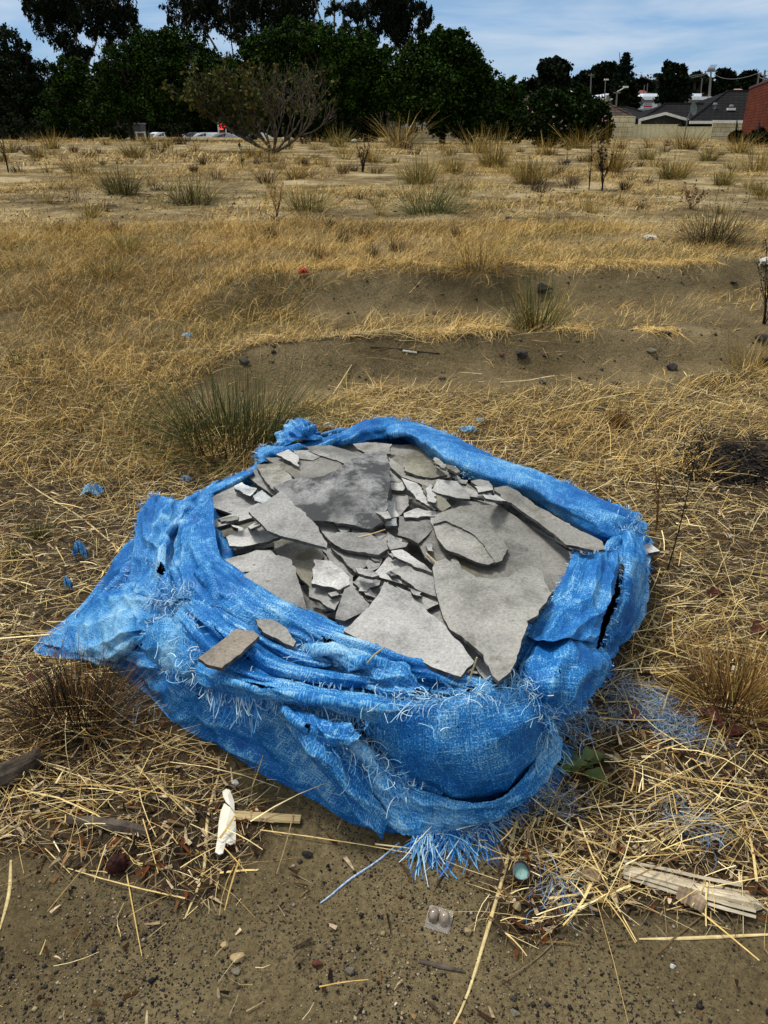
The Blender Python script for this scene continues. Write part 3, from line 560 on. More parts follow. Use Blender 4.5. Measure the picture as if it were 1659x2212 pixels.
# loose pieces on and beside the cloth
S('i', [(105,930),(250,820),(395,705),(520,715),(577,755),(430,900),(292,1005),(200,985)], 0, 'brown oblong piece lying loose on the blue cloth at the near left', 'b', zabs=0.325, tilt=(0.0, 0.0), th=.009, group='cement pieces lying on the blue cloth')
S('i', [(545,630),(680,628),(780,690),(862,800),(840,842),(700,770),(600,720)], 0, 'grey piece half covered by the folded blue rim', 'm', zabs=0.305, tilt=(0, .0), group='cement pieces lying on the blue cloth')
S('d', [(1388,1182),(1405,1172),(1426,1190),(1392,1196)], 0, 'pale corner of sheet sticking out of the right corner of the cloth', 'p', zabs=0.16, th=.012, group='cement pieces lying on the blue cloth')
for k in range(50):     # broken shards jammed between the larger sheets
    cx_, cy_ = random.choice([(880, 1090), (930, 1060), (985, 1075), (870, 1200), (900, 1240), (850, 1280), (800, 1240), (740, 1230), (760, 1290), (540, 1150), (570, 1205), (1100, 1085), (960, 1020), (1180, 1130), (690, 1260), (940, 1390), (1040, 1450)]); cx_ += random.gauss(0, 26); cy_ += random.gauss(0, 16)
    L_ = random.uniform(26, 62); w_ = L_*random.uniform(.2, .5); an = random.gauss(.55, .6); q = []
    for (a_, b_) in ((-.5, -.3), (.1, -.5), (.5, -.1), (.35, .45), (-.35, .5)): u_, v_ = a_*L_*random.uniform(.8, 1.2), b_*w_*random.uniform(.7, 1.2); q.append((cx_+u_*math.cos(an)-v_*math.sin(an), cy_+(u_*math.sin(an)+v_*math.cos(an))*.7))
    S('d', q, random.uniform(1.4, 3.5), 'narrow jagged shard jammed edgewise between the larger grey sheets', random.choice('nmppk'), tilt=(random.uniform(-.5, .5), random.uniform(-.3, .4)), group='narrow shards jammed between the larger sheets', rough=1.4)
rc = []
for k in range(60):     # crumbs lying in the cracks
    dx, dy = random.choice([(840, 1150), (900, 1180), (870, 1230), (820, 1270), (930, 1080), (900, 1050), (1000, 1040), (760, 1250), (960, 1060), (880, 1120)]); dx += random.gauss(0, 22); dy += random.gauss(0, 16)
    if k < 14:
        a0 = random.uniform(0, 6); rr = random.uniform(5, 11); pts = [(dx+math.cos(a0+q*1.57+random.uniform(-.4, .4))*rr*1.3, dy+math.sin(a0+q*1.57)*rr*.6) for q in range(4)]
        S('d', pts, random.uniform(2.6, 4.2), 'thumb-sized grey chip among crumbled pieces in the middle of the heap', random.choice('nmpp'), group='small grey chips in the cracks of the heap', tilt=(random.uniform(-.2, .2), random.uniform(-.2, .2)))

# ------------------------------------------------------------ the torn blue woven sheet
def M_cloth(name='blue woven sheet', pale=0.0):
    m = bpy.data.materials.new(name); m.use_nodes = True; nt = m.node_tree; b = nt.nodes['Principled BSDF']; L = nt.links.new
    uv = N(nt, 'ShaderNodeTexCoord'); g = N(nt, 'ShaderNodeNewGeometry')
    def nz(vec, sc, st, det=4, ro=.6):
        mp = N(nt, 'ShaderNodeMapping'); mp.inputs['Scale'].default_value = st; L(vec, mp.inputs[0])
        n = N(nt, 'ShaderNodeTexNoise', i_Scale=sc, i_Detail=det, i_Roughness=ro); L(mp.outputs[0], n.inputs['Vector']); return n
    wa = nz(uv.outputs['UV'], 22, (1, 16, 1)); we = nz(uv.outputs['UV'], 22, (16, 1, 1)); pat = nz(g.outputs['Position'], 5.5, (1, 1, 1), 6, .65); fn = nz(uv.outputs['UV'], 330, (1, 1, 1), 2, .6)
    mxn = N(nt, 'ShaderNodeMath', operation='MAXIMUM'); L(wa.outputs['Fac'], mxn.inputs[0]); L(we.outputs['Fac'], mxn.inputs[1])
    a1 = N(nt, 'ShaderNodeMath', operation='MULTIPLY_ADD'); a1.inputs[1].default_value = 0.55; L(mxn.outputs[0], a1.inputs[0])
    a0 = N(nt, 'ShaderNodeMath', operation='MULTIPLY'); a0.inputs[1].default_value = 0.56; L(pat.outputs['Fac'], a0.inputs[0]); L(a0.outputs[0], a1.inputs[2])
    a2 = N(nt, 'ShaderNodeMath', operation='MULTIPLY_ADD'); a2.inputs[1].default_value = 0.5; L(fn.outputs['Fac'], a2.inputs[0]); L(a1.outputs[0], a2.inputs[2])
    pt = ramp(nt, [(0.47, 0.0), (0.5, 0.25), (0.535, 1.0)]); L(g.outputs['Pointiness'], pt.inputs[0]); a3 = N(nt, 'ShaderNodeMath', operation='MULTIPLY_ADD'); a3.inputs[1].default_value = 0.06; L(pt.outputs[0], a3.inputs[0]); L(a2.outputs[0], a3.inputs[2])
    r = ramp(nt, [(0.72-pale, (0.002, 0.058, 0.22)), (0.85-pale, (0.007, 0.13, 0.40)), (0.91-pale, (0.06, 0.28, 0.53)), (1.0, (0.36, 0.54, 0.64))]); L(a3.outputs[0], r.inputs[0]); L(r.outputs[0], b.inputs['Base Color'])
    wv = N(nt, 'ShaderNodeTexChecker', i_Scale=330.0); L(uv.outputs['UV'], wv.inputs['Vector'])
    bp = N(nt, 'ShaderNodeBump'); bp.inputs['Strength'].default_value = 0.5; bp.inputs['Distance'].default_value = 0.0012
    ad = N(nt, 'ShaderNodeMath', operation='ADD'); L(fn.outputs['Fac'], ad.inputs[0]); L(a1.outputs[0], ad.inputs[1]); L(ad.outputs[0], bp.inputs['Height']); L(bp.outputs[0], b.inputs['Normal'])
    b.inputs['Roughness'].default_value = 0.55; b.inputs['Specular IOR Level'].default_value = 0.2; return m
m_cl = M_cloth(); m_clp = M_cloth('worn blue woven sheet', 0.055)
m_thread = M_attr('blue thread', 0.6, 0.3, var=0.15, scale=200)
bagO = at_z(860, 1300, 0.0)
BAG = empty('torn_tarpaulin', (bagO.x, bagO.y, 0), 'torn bright blue woven sheet wrapped round the heap of broken grey slabs', 'tarpaulin')
def crspline(P, n):
    """resample a polyline of points (k x d) smoothly to n points"""
    P = np.asarray(P, float)
    if len(P) == 2: return P[0]+(P[1]-P[0])*np.linspace(0, 1, n)[:, None]
    d = np.concatenate([[0], np.cumsum(np.linalg.norm(np.diff(P, axis=0), axis=1)**0.7)]); d = d/d[-1]
    t = np.linspace(0, 1, n); k = np.clip(np.searchsorted(d, t, side='right')-1, 0, len(P)-2)
    Pp = np.vstack([2*P[0]-P[1], P, 2*P[-1]-P[-2]]); u = ((t-d[k])/(d[k+1]-d[k]))[:, None]
    p0, p1, p2, p3 = Pp[k], Pp[k+1], Pp[k+2], Pp[k+3]
    return 0.5*((2*p1)+(-p0+p2)*u+(2*p0-5*p1+4*p2-p3)*u*u+(-p0+3*p1-3*p2+p3)*u**3)
ALLCL = []
HOLES = [[(336,1236),(347,1213),(358,1230),(350,1243)],[(752,1552),(792,1558),(786,1574),(812,1610),(800,1612),(768,1578)],[(1288,1402),(1300,1340),(1326,1280),(1338,1212),(1350,1225),(1336,1300),(1312,1352),(1304,1400)],[(520,1470),(600,1487),(560,1486)],[(455,1345),(500,1392),(545,1428),(500,1404)],[(1108,1440),(1128,1420),(1120,1462)],[(835,1655),(846,1650),(850,1664)],[(655,1560),(672,1566),(668,1585)],[(690,1372),(722,1384),(704,1388)],[(1000,1480),(1040,1486),(1012,1492)],[(425,1500),(432,1499),(430,1507)],[(560,1575),(566,1572),(568,1581)],[(700,1660),(705,1655),(709,1666)],[(985,1570),(989,1567),(992,1575)],[(880,1590),(884,1586),(887,1595)],[(300,1392),(308,1390),(306,1398)],[(1205,1450),(1210,1447),(1212,1455)]]
def cloth(name, rows, nu=120, nv=60, folds=(0, 0, 0, 0), crumple=0.006, fine=0.002, seed=1, mat=None, ragged=(0, 0, 0, 0), lift=0.0, closed=False, seedshift=0, world=False, label=None):
    """rows of (px,py,z) control points -> draped surface.
    folds = (amplitude, count across v, count across u, skew)"""
    W3 = [np.array([tuple(at_z(*p)) if not world else p for p in r]) for r in rows]
    A = np.stack([crspline(r, nu) for r in W3])                # rows x nu x 3
    G = np.stack([crspline(A[:, i], nv) for i in range(nu)], 1)  # nv x nu x 3
    du = np.gradient(G, axis=1); dv = np.gradient(G, axis=0); nrm = np.cross(du, dv); nrm /= np.maximum(np.linalg.norm(nrm, axis=2, keepdims=True), 1e-9)
    flip = np.sign(np.mean(nrm[..., 2]*0.6 - nrm[..., 1]*0.8)); nrm = nrm*(flip if flip else 1)
    lu = np.concatenate([np.zeros((nv, 1)), np.cumsum(np.linalg.norm(np.diff(G, axis=1), axis=2), axis=1)], 1); lv = np.concatenate([np.zeros((1, nu)), np.cumsum(np.linalg.norm(np.diff(G, axis=0), axis=2), axis=0)], 0)
    LU, LV = lu.mean(0)[None, :]*np.ones((nv, 1)), lv.mean(1)[:, None]*np.ones((1, nu))
    x, y, z = G[..., 0], G[..., 1], G[..., 2]
    U, Vv = np.meshgrid(np.linspace(0, 1, nu), np.linspace(0, 1, nv))
    amp, fv, fu, skew = folds
    w = (fbm(x*5, y*5, z*5, seed, 3)-0.5)*1.6
    ph = Vv*fv + U*fu + w*1.3 + skew*U*Vv
    tri = 1-np.abs(2*(ph-np.floor(ph))-1); tri = tri**1.25
    ph2 = Vv*fv*2.6 - U*fu*1.7 + w*2.1 + .3; tri2 = 1-np.abs(2*(ph2-np.floor(ph2))-1); tri = tri + .45*(tri2**1.5-.4)
    env = 0.4+1.0*fbm(x*4, y*4, z*4, seed+8, 2)
    D = amp*(tri-0.5)*env*2
    r = sum(a_*np.abs(2*vn(x*f_+LU*2+k_*5.1, y*f_+k_, z*f_, seed+3+k_)-1) for k_, (f_, a_) in enumerate(((6, 1.0), (13, .55), (27, .3), (55, .13)))); D = D - crumple*(r-0.9)*1.5
    r2 = 1-np.abs(2*vn(x*34, y*34, z*34, seed+4)-1); D = D + fine*(r2-0.5)
    edge = np.minimum(np.minimum(U, 1-U)*nu, np.minimum(Vv, 1-Vv)*nv)/6.0
    if closed: edge = np.minimum(Vv, 1-Vv)*nv/6.0
    D = D*(0.35+0.65*np.clip(edge, 0, 1)) + lift
    G2 = G + nrm*D[..., None]
    # torn edges: pull edge vertices in and out along the surface
    e0, e1, e2, e3 = ragged       # v=0, v=1, u=0, u=1
    if e0: s = (fbm(np.arange(nu)*0.35, 0.5, 0, seed+31, 3)-0.5)[:, None]*2*e0; G2[0] += -dv[0]/np.maximum(np.linalg.norm(dv[0], axis=1, keepdims=True), 1e-9)*s
    if e1: s = (fbm(np.arange(nu)*0.35, 0.5, 0, seed+32, 3)-0.5)[:, None]*2*e1; G2[-1] += dv[-1]/np.maximum(np.linalg.norm(dv[-1], axis=1, keepdims=True), 1e-9)*s
    if e2: s = (fbm(np.arange(nv)*0.35, 0.5, 0, seed+33, 3)-0.5)[:, None]*2*e2; G2[:, 0] += -du[:, 0]/np.maximum(np.linalg.norm(du[:, 0], axis=1, keepdims=True), 1e-9)*s
    if e3: s = (fbm(np.arange(nv)*0.35, 0.5, 0, seed+34, 3)-0.5)[:, None]*2*e3; G2[:, -1] += du[:, -1]/np.maximum(np.linalg.norm(du[:, -1], axis=1, keepdims=True), 1e-9)*s
    G2[..., 2] = np.maximum(G2[..., 2], 0.002+0.004*vn(x*20, y*20, 0, 2))
    I = np.arange(nv*nu).reshape(nv, nu); Q = np.stack([I[:-1, :-1], I[:-1, 1:], I[1:, 1:], I[1:, :-1]], -1).reshape(-1, 4)
    if flip < 0: Q = Q[:, ::-1]
    fx, fy = proj(*[G2.reshape(-1, 3)[Q].mean(1)[:, k_] for k_ in range(3)]); dead = np.zeros(len(Q), bool)
    for hp in HOLES: dead |= inpoly(fx+3*(vn(fx*.25, fy*.25, 0, 1)-.5), fy+3*(vn(fx*.25, fy*.25, 0, 2)-.5), hp)
    Q = Q[~dead]
    uv = np.stack([LU, LV], -1).reshape(-1, 2)+seed*0.37
    o = link(name, npmesh(name, local(G2.reshape(-1, 3), BAG), Q, uv=uv, smooth=True), mat or m_cl, BAG)
    if label: o['label'] = label
    ALLCL.append(G2); return G2, nrm
THR = [(110,165,200),(70,135,190),(40,112,180),(150,190,210),(185,206,216),(60,125,180),(20,94,165),(14,78,145)]
FRINGE = []
def fringe(P, out, n, L0, L1, droop=0.5, wd=0.0021, spread=0.5, pal=THR, curl=0.8):
    """loose threads along a world polyline P (k x 3), leaving in the direction out (3-vector or k x 3)"""
    P = np.asarray(P, float); k = len(P); t = RG.uniform(0, k-1.001, n); i = t.astype(int); f = (t-i)[:, None]
    B = P[i]*(1-f)+P[i+1]*f; nc = max(2, n//6); cl = RG.integers(0, nc, n); ct = RG.uniform(0, k-1.001, nc); t = np.where(RG.random(n) < .75, np.clip(ct[cl]+RG.normal(0, .7, n), 0, k-1.001), t); i = t.astype(int); f = (t-i)[:, None]; B = P[i]*(1-f)+P[i+1]*f
    O = np.broadcast_to(np.asarray(out, float), P.shape)[i] + RG.normal(0, spread*0.5, (nc, 3))[cl] + RG.normal(0, spread*0.15, (n, 3))
    az = np.arctan2(O[:, 1], O[:, 0]); p0 = np.arctan2(O[:, 2], np.hypot(O[:, 0], O[:, 1]))
    B = B + np.array([0, 0, 0.002])
    V, Q, C = ribbons(B, az, p0, p0 - RG.uniform(0, 2*droop, n) + RG.normal(0, .3, n), RG.uniform(L0, L1, n)*RG.uniform(.5, 1, n), RG.uniform(0.6, 1.2, n)*wd, sample_cols(pal, n, .2), 5, 0.7, RG.normal(0, curl, n))
    V[:, 2] = np.maximum(V[:, 2], 0.002+RG.uniform(0, .003, len(V)))
    FRINGE.append((V, Q, C))
def fuzz(dx, dy, z, rad, n, L0=0.01, L1=0.05, wd=0.0016, flatten=0.012):
    n = int(n*.6)
    c = at_z(dx, dy, z); B = np.stack([c.x+RG.normal(0, rad, n), c.y+RG.normal(0, rad, n), c.z+RG.uniform(-flatten*.3, flatten, n)], 1)
    V, Q, C = ribbons(B, RG.uniform(-3.1, 3.1, n), RG.normal(0.4, .6, n), RG.normal(-0.5, .7, n), RG.uniform(L0, L1, n), RG.uniform(.6, 1.2, n)*wd, sample_cols(THR[:5], n, .2), 5, 0.7, RG.normal(0, 1.8, n)); V[:, 2] = np.maximum(V[:, 2], 0.003); FRINGE.append((V, Q, C))
def fuzzline(pts, n, rad=0.008, L0=0.015, L1=0.06, wd=0.0016):
    n = int(n*.55)
    P = crspline([tuple(at_z(*p)) for p in pts], 60); i = RG.integers(0, 60, n); B = P[i]+RG.normal(0, rad, (n, 3))*[1, 1, .5]+[0, 0, .006]
    V, Q, C = ribbons(B, RG.uniform(-3.1, 3.1, n), RG.normal(0.5, .6, n), RG.normal(-0.5, .7, n), RG.uniform(L0, L1, n), RG.uniform(.6, 1.2, n)*wd, sample_cols(THR[:5], n, .2), 5, 0.7, RG.normal(0, 1.6, n)); V[:, 2] = np.maximum(V[:, 2], 0.003); FRINGE.append((V, Q, C))
# --- the bag's body: a closed ring from the inner rim over the crest to the ground
C0 = at_z(860, 1200, 0.2)
ST = [  # inner, crest, mid, low  (None: derived, hidden behind)
 ((1075,1484,.265),(1080,1525,.275),(980,1680,.14),(900,1815,0)),
 ((1010,1464,.275),(1000,1480,.285),(880,1665,.14),(835,1812,0)),
 ((960,1444,.27),(930,1456,.285),(800,1640,.14),(740,1782,0)),
 ((850,1404,.27),(825,1425,.285),(700,1585,.15),(640,1727,0)),
 ((740,1356,.27),(700,1395,.285),(585,1535,.15),(500,1648,0)),
 ((640,1309,.27),(600,1350,.285),(480,1480,.15),(380,1578,0)),
 ((560,1264,.265),(520,1305,.28),(385,1430,.14),(310,1512,0)),
 ((490,1218,.26),(450,1262,.27),(280,1390,.10),(230,1452,0)),
 ((470,1160,.26),(420,1190,.27),(200,1350,.05),(70,1410,0)),
 ((464,1110,.25),(400,1125,.26),(255,1240,.10),(170,1310,0)),
 ((458,1077,.24),(420,1082,.25),(320,1125,.12),(262,1210,0)),
 ((480,1052,.21),(465,1042,.225),None,None),
 ((548,1026,.20),(540,1012,.22),None,None),
 ((600,995,.20),(582,962,.24),None,None),
 ((690,962,.20),(690,940,.235),None,None),
 ((740,956,.21),(750,918,.26),None,None),
 ((830,953,.22),(840,908,.27),None,None),
 ((880,945,.22),(910,925,.27),None,None),
 ((950,986,.225),(985,952,.27),None,None),
 ((1010,1030,.23),(1080,992,.27),None,None),
 ((1100,1048,.23),(1160,1024,.27),None,None),
 ((1185,1094,.23),(1250,1064,.27),None,None),
 ((1245,1138,.23),(1330,1098,.265),None,None),
 ((1300,1166,.23),(1372,1118,.25),(1396,1152,.14),(1408,1172,0)),
 ((1262,1196,.24),(1340,1195,.27),(1390,1262,.14),(1402,1335,0)),
 ((1212,1266,.25),(1272,1295,.28),(1320,1372,.14),(1332,1425,0)),
 ((1155,1366,.25),(1192,1402,.28),(1245,1482,.12),(1262,1535,0)),
 ((1116,1440,.255),(1135,1490,.275),(1172,1570,.12),(1192,1622,0)),
 ((1092,1478,.26),(1102,1518,.275),(1095,1650,.12),(1100,1735,0)),
]
rr = []
for a, b, c, d in ST:
    A, B = at_z(*a), at_z(*b); out = Vector((B.x-C0.x, B.y-C0.y, 0)).normalized()
    if c is None: Cc = B+out*0.05; Cc.z = 0.13; D = B+out*0.09; D.z = 0.0
    else: Cc, D = at_z(*c), at_z(*d)
    T = A-out*0.07; T.z = A.z-0.07; rr.append([T, A, B, Cc, D])
ringrows = [[tuple(s[k]) for s in rr]+[tuple(rr[0][k])] for k in range(5)]
cloth('body', ringrows, nu=560, nv=90, folds=(0.013, 3.4, 9.0, 3.0), crumple=0.014, fine=0.004, seed=3, closed=True, world=True, lift=-.016)
def E(G, which):
    return {'v0': G[0], 'v1': G[-1], 'u0': G[:, 0], 'u1': G[:, -1]}[which]
# upright collar at the left
G, n = cloth('collar', [[(318,1078,.18),(345,1070,.26),(385,1082,.25),(412,1078,.27),(432,1066,.26),(460,1076,.28)],
  [(300,1120,.15),(338,1130,.25),(362,1150,.27),(385,1140,.24),(420,1150,.30),(464,1140,.30)],
  [(292,1180,.14),(330,1190,.22),(356,1210,.27),(376,1200,.23),(420,1200,.30),(478,1205,.30)],
  [(285,1230,.12),(330,1250,.20),(362,1262,.26),(392,1255,.25),(450,1262,.30),(520,1262,.29)],
  [(270,1275,.10),(320,1290,.19),(360,1302,.24),(410,1296,.26),(470,1312,.28),(560,1318,.28)]], 110, 110, (0.010, 0.4, 3.6, 1.5), .006, .002, 11, ragged=(.004, .006, .006, .002))
fringe(E(G, 'v1')[:70], (0.0, -1, -.2), 190, .015, .05, .6, spread=1.4); fringe(E(G, 'v0'), (-.1, .6, .6), 70, .008, .025); fringe(E(G, 'u0'), (-1, .1, .2), 110, .012, .04, spread=1.2)
# rolled rim sweeping along the near left edge of the heap
G, n = cloth('rolled_rim', [[(470,1195,.27),(560,1258,.275),(640,1303,.275),(740,1350,.275),(850,1398,.275),(960,1438,.275),(1070,1478,.27)],
  [(450,1212,.31),(545,1285,.315),(640,1330,.312),(740,1368,.31),(860,1412,.305),(960,1448,.30),(1065,1484,.285)],
  [(425,1232,.30),(510,1312,.305),(610,1355,.30),(720,1392,.298),(850,1432,.295),(950,1465,.29),(1050,1498,.28)],
  [(410,1250,.25),(480,1330,.26),(590,1378,.26),(700,1416,.262),(830,1452,.262),(940,1482,.262),(1040,1515,.26)]], 230, 46, (.006, 2.3, .4, .8), .004, .0015, 12, ragged=(.001, .005, 0, 0))
fringe(E(G, 'v1')[20:130], (-.3, -1, -.3), 170, .01, .035, .5, spread=1.1)
# flat flap running to the left corner, ragged where a second layer has torn
G, n = cloth('torn_flap', [[(290,1262,.13),(345,1285,.2),(400,1302,.245),(440,1322,.262)],
  [(215,1290,.09),(300,1310,.15),(370,1332,.215),(430,1350,.25)],
  [(165,1340,.035),(230,1362,.08),(262,1372,.11),(350,1352,.185)],
  [(96,1392,.004),(185,1416,.022),(245,1424,.05),(270,1382,.10)]], 120, 90, (.006, 2.5, 2, .5), .010, .002, 13, m_clp, ragged=(.003, .006, .003, .01), lift=.010)
fringe(E(G, 'v0'), (.1, .8, .3), 90, .01, .03); fringe(E(G, 'u0'), (-1, .2, .1), 110, .008, .04, spread=1.2); fringe(E(G, 'u1'), (.6, -.6, -.2), 70, .006, .02)
# pointed flap below the collar
G, n = cloth('pointed_flap', [[(300,1384,.185),(345,1345,.235),(372,1338,.25),(420,1345,.265),(440,1372,.27)],
  [(315,1402,.17),(355,1385,.22),(390,1380,.24),(425,1380,.262),(448,1402,.26)],
  [(345,1428,.15),(372,1432,.19),(400,1438,.215),(430,1436,.235),(450,1424,.24)],
  [(352,1432,.145),(380,1448,.175),(412,1458,.19),(432,1452,.21),(452,1440,.225)]], 90, 60, (.004, 1, 2, 1), .006, .002, 14, m_clp, ragged=(.004, .008, .004, .006), lift=.010)
fringe(E(G, 'v1'), (-.2, -1, -.3), 130, .01, .035, .6, spread=1.3); fringe(E(G, 'v0'), (0, .8, .3), 90, .008, .03, spread=1.5); fringe(E(G, 'u1'), (1, -.3, 0), 80, .01, .04, spread=1.5)
# narrow folds running from the collar to the near corner
for k, (rw, sd, mt) in enumerate([
  ([[(425,1285,.262),(500,1350,.275),(600,1420,.275),(700,1448,.272),(830,1462,.265),(930,1480,.26)],[(410,1300,.285),(485,1368,.30),(590,1436,.30),(700,1462,.295),(830,1474,.285),(925,1492,.275)],[(392,1312,.255),(465,1388,.262),(570,1456,.262),(690,1480,.26),(820,1488,.258),(915,1502,.25)]], 21, m_cl),
  ([[(395,1310,.25),(470,1380,.262),(560,1440,.262),(660,1470,.26),(780,1492,.25)],[(380,1325,.275),(452,1398,.29),(545,1458,.285),(655,1484,.28),(780,1505,.265)],[(370,1345,.25),(440,1415,.25),(530,1475,.25),(650,1500,.245),(775,1520,.24)]], 22, m_cl),
  ([[(460,1290,.262),(540,1345,.27),(640,1400,.27),(720,1425,.268)],[(448,1302,.283),(530,1360,.292),(630,1414,.29),(715,1436,.285)],[(436,1318,.258),(518,1378,.26),(620,1428,.262),(705,1448,.26)]], 23, m_cl)]):
    cloth('fold', rw, 150, 30, (.004, 1.6, .5, 1), .004, .0015, sd, mt)
# frayed band across the middle of the near side
G, n = cloth('frayed_band', [[(430,1432,.245),(480,1452,.262),(560,1470,.27),(650,1488,.27),(740,1500,.265),(840,1512,.262),(920,1510,.262)],
  [(425,1450,.26),(490,1472,.282),(570,1486,.288),(660,1502,.285),(750,1516,.28),(840,1530,.272),(915,1530,.27)],
  [(440,1480,.225),(500,1500,.24),(580,1510,.245),(670,1524,.24),(760,1540,.235),(840,1560,.225),(900,1565,.22)]], 190, 46, (.006, 1.2, .6, 1.2), .006, .002, 31, m_clp, ragged=(.002, .004, .004, .004), lift=.006)
fringe(E(G, 'v1')[:170], (.02, -.8, -.5), 520, .012, .042, .5, spread=.45); fringe(E(G, 'v1')[8:60], (.1, -.8, -.4), 160, .04, .085, .5, spread=.5); fringe(E(G, 'v0'), (0, .5, .8), 90, .006, .02)
# bunched piece with a frayed mouth beside the rim
G, n = cloth('bunched_fold', [[(660,1388,.28),(700,1392,.30),(780,1415,.30),(850,1440,.29),(880,1460,.285)],
  [(655,1405,.26),(705,1408,.315),(790,1430,.32),(848,1452,.31),(900,1480,.29)],
  [(665,1424,.25),(715,1424,.275),(790,1452,.285),(830,1478,.285),(890,1505,.28)],
  [(700,1442,.25),(750,1470,.26),(800,1492,.27),(840,1512,.265),(890,1530,.26)]], 110, 70, (.009, 1.6, 1.4, 2), .010, .002, 32, m_clp, ragged=(.003, .004, .008, .004), lift=.004)
fringe(E(G, 'u0'), (-1, .1, .2), 150, .015, .06, .6, spread=1.3); fuzz(672, 1405, .28, .022, 150)
# near right panel, bulging
G, n = cloth('front_panel', [[(800,1512,.25),(860,1522,.268),(940,1512,.283),(1010,1502,.29),(1080,1490,.29),(1125,1478,.285),(1160,1482,.27)],
  [(790,1545,.225),(860,1560,.245),(940,1560,.258),(1010,1558,.26),(1080,1552,.258),(1130,1545,.25),(1168,1530,.235)],
  [(800,1590,.17),(860,1610,.19),(940,1625,.205),(1010,1625,.208),(1080,1612,.205),(1130,1592,.2),(1172,1562,.19)],
  [(835,1640,.10),(870,1665,.11),(940,1692,.11),(1010,1705,.11),(1075,1690,.105),(1125,1655,.11),(1172,1592,.12)],
  [(845,1662,.04),(880,1685,.045),(940,1705,.045),(1010,1715,.045),(1070,1702,.04),(1120,1668,.05),(1170,1605,.08)]], 190, 130, (.005, .6, 2.2, 2.5), .0045, .002, 33, m_cl, ragged=(.004, .002, .004, .004), lift=.008)
fuzzline([(790,1512,.26),(860,1525,.28),(940,1515,.295),(1010,1503,.30),(1080,1488,.30),(1150,1482,.285)], 420, .011); fuzzline([(1130,1490,.28),(1172,1540,.24),(1178,1590,.17),(1165,1630,.12)], 330, .012, .015, .06)
fringe(E(G, 'u1'), (1, .1, -.1), 210, .012, .05, .7, spread=1.3)
# hem along the foot of that panel with its long fringe
G, n = cloth('frayed_hem', [[(750,1585,.185),(790,1625,.16),(845,1668,.125),(910,1700,.11),(990,1722,.10),(1060,1718,.10),(1120,1676,.10),(1165,1620,.085),(1188,1570,.11)],
  [(755,1600,.185),(800,1650,.15),(850,1695,.105),(915,1728,.085),(990,1748,.07),(1062,1738,.07),(1128,1694,.075),(1174,1632,.085),(1196,1580,.1)],
  [(775,1625,.15),(815,1690,.11),(858,1745,.07),(920,1768,.045),(985,1772,.03),(1058,1752,.03),(1132,1705,.035),(1180,1645,.045),(1200,1592,.06)],
  [(800,1660,.11),(835,1730,.07),(865,1795,.03),(925,1800,.02),(985,1788,.012),(1056,1762,.012),(1134,1714,.014),(1184,1655,.02),(1203,1602,.03)]], 260, 50, (.006, 1.5, 3, 1), .008, .002, 34, m_clp, ragged=(.003, .005, .006, .004), lift=.010)
fringe(E(G, 'v1')[72:150], (.14, -1, -.25), 420, .04, .12, .3, .0024, .95, curl=.4); fringe(E(G, 'v1')[130:], (.75, -.75, -.2), 320, .015, .055, .4, .002, .7, curl=.35); fuzzline([(745,1580,.2),(790,1620,.17),(840,1672,.13),(870,1720,.1)], 300, .01, .015, .06); fringe(E(G, 'v0')[:90], (.2, .5, .7), 90, .01, .03, spread=1.2); fringe(E(G, 'u0'), (-.7, -.5, 0), 120, .02, .07, .7, spread=1.2)
# diagonal twist from the middle down to the near corner
G, n = cloth('diagonal_fold', [[(618,1512,.235),(680,1560,.225),(735,1610,.18),(790,1680,.12),(840,1760,.05)],
  [(610,1530,.245),(665,1585,.235),(718,1640,.19),(772,1715,.12),(832,1785,.04)],
  [(625,1560,.205),(668,1625,.18),(715,1685,.14),(765,1750,.08),(828,1808,.01)]], 140, 44, (.008, 1.4, .6, 1.2), .007, .002, 35, m_cl, ragged=(.006, 0, .004, 0), lift=.004)
fringe(E(G, 'v0')[10:110], (.4, .2, .5), 150, .015, .05, .8, spread=1.4); fuzzline([(700,1575,.23),(740,1615,.2),(775,1665,.15)], 170, .012, .02, .07)
cloth('fold', [[(640,1530,.245),(720,1560,.245),(800,1560,.245)],[(640,1550,.25),(715,1590,.25),(770,1600,.235)],[(655,1575,.22),(715,1615,.2),(745,1620,.19)]], 80, 34, (.006, 1, 1, 1), .007, .002, 36, m_cl)
# right side: tall folded flap and the curled one under it
G, n = cloth('side_flap', [[(1240,1188,.31),(1262,1200,.30),(1297,1198,.30),(1318,1190,.29),(1335,1196,.28)],
  [(1228,1225,.30),(1256,1240,.31),(1292,1240,.305),(1318,1240,.29),(1334,1250,.26)],
  [(1205,1275,.295),(1236,1290,.31),(1276,1295,.305),(1308,1300,.28),(1322,1310,.24)],
  [(1170,1330,.29),(1200,1342,.31),(1245,1345,.30),(1290,1345,.27),(1308,1352,.23)],
  [(1140,1378,.29),(1178,1390,.325),(1222,1382,.315),(1262,1386,.28),(1296,1394,.24)]], 90, 120, (.006, .4, 2.6, 1.2), .005, .002, 41, m_cl, ragged=(.006, .002, .003, .003), lift=.004)
fringe(E(G, 'v0'), (-.1, .7, .6), 110, .008, .03, spread=.9); fringe(E(G, 'u0'), (-1, .2, .1), 160, .005, .016, .4, spread=.9); fringe(E(G, 'u1'), (1, 0, -.2), 90, .01, .03)
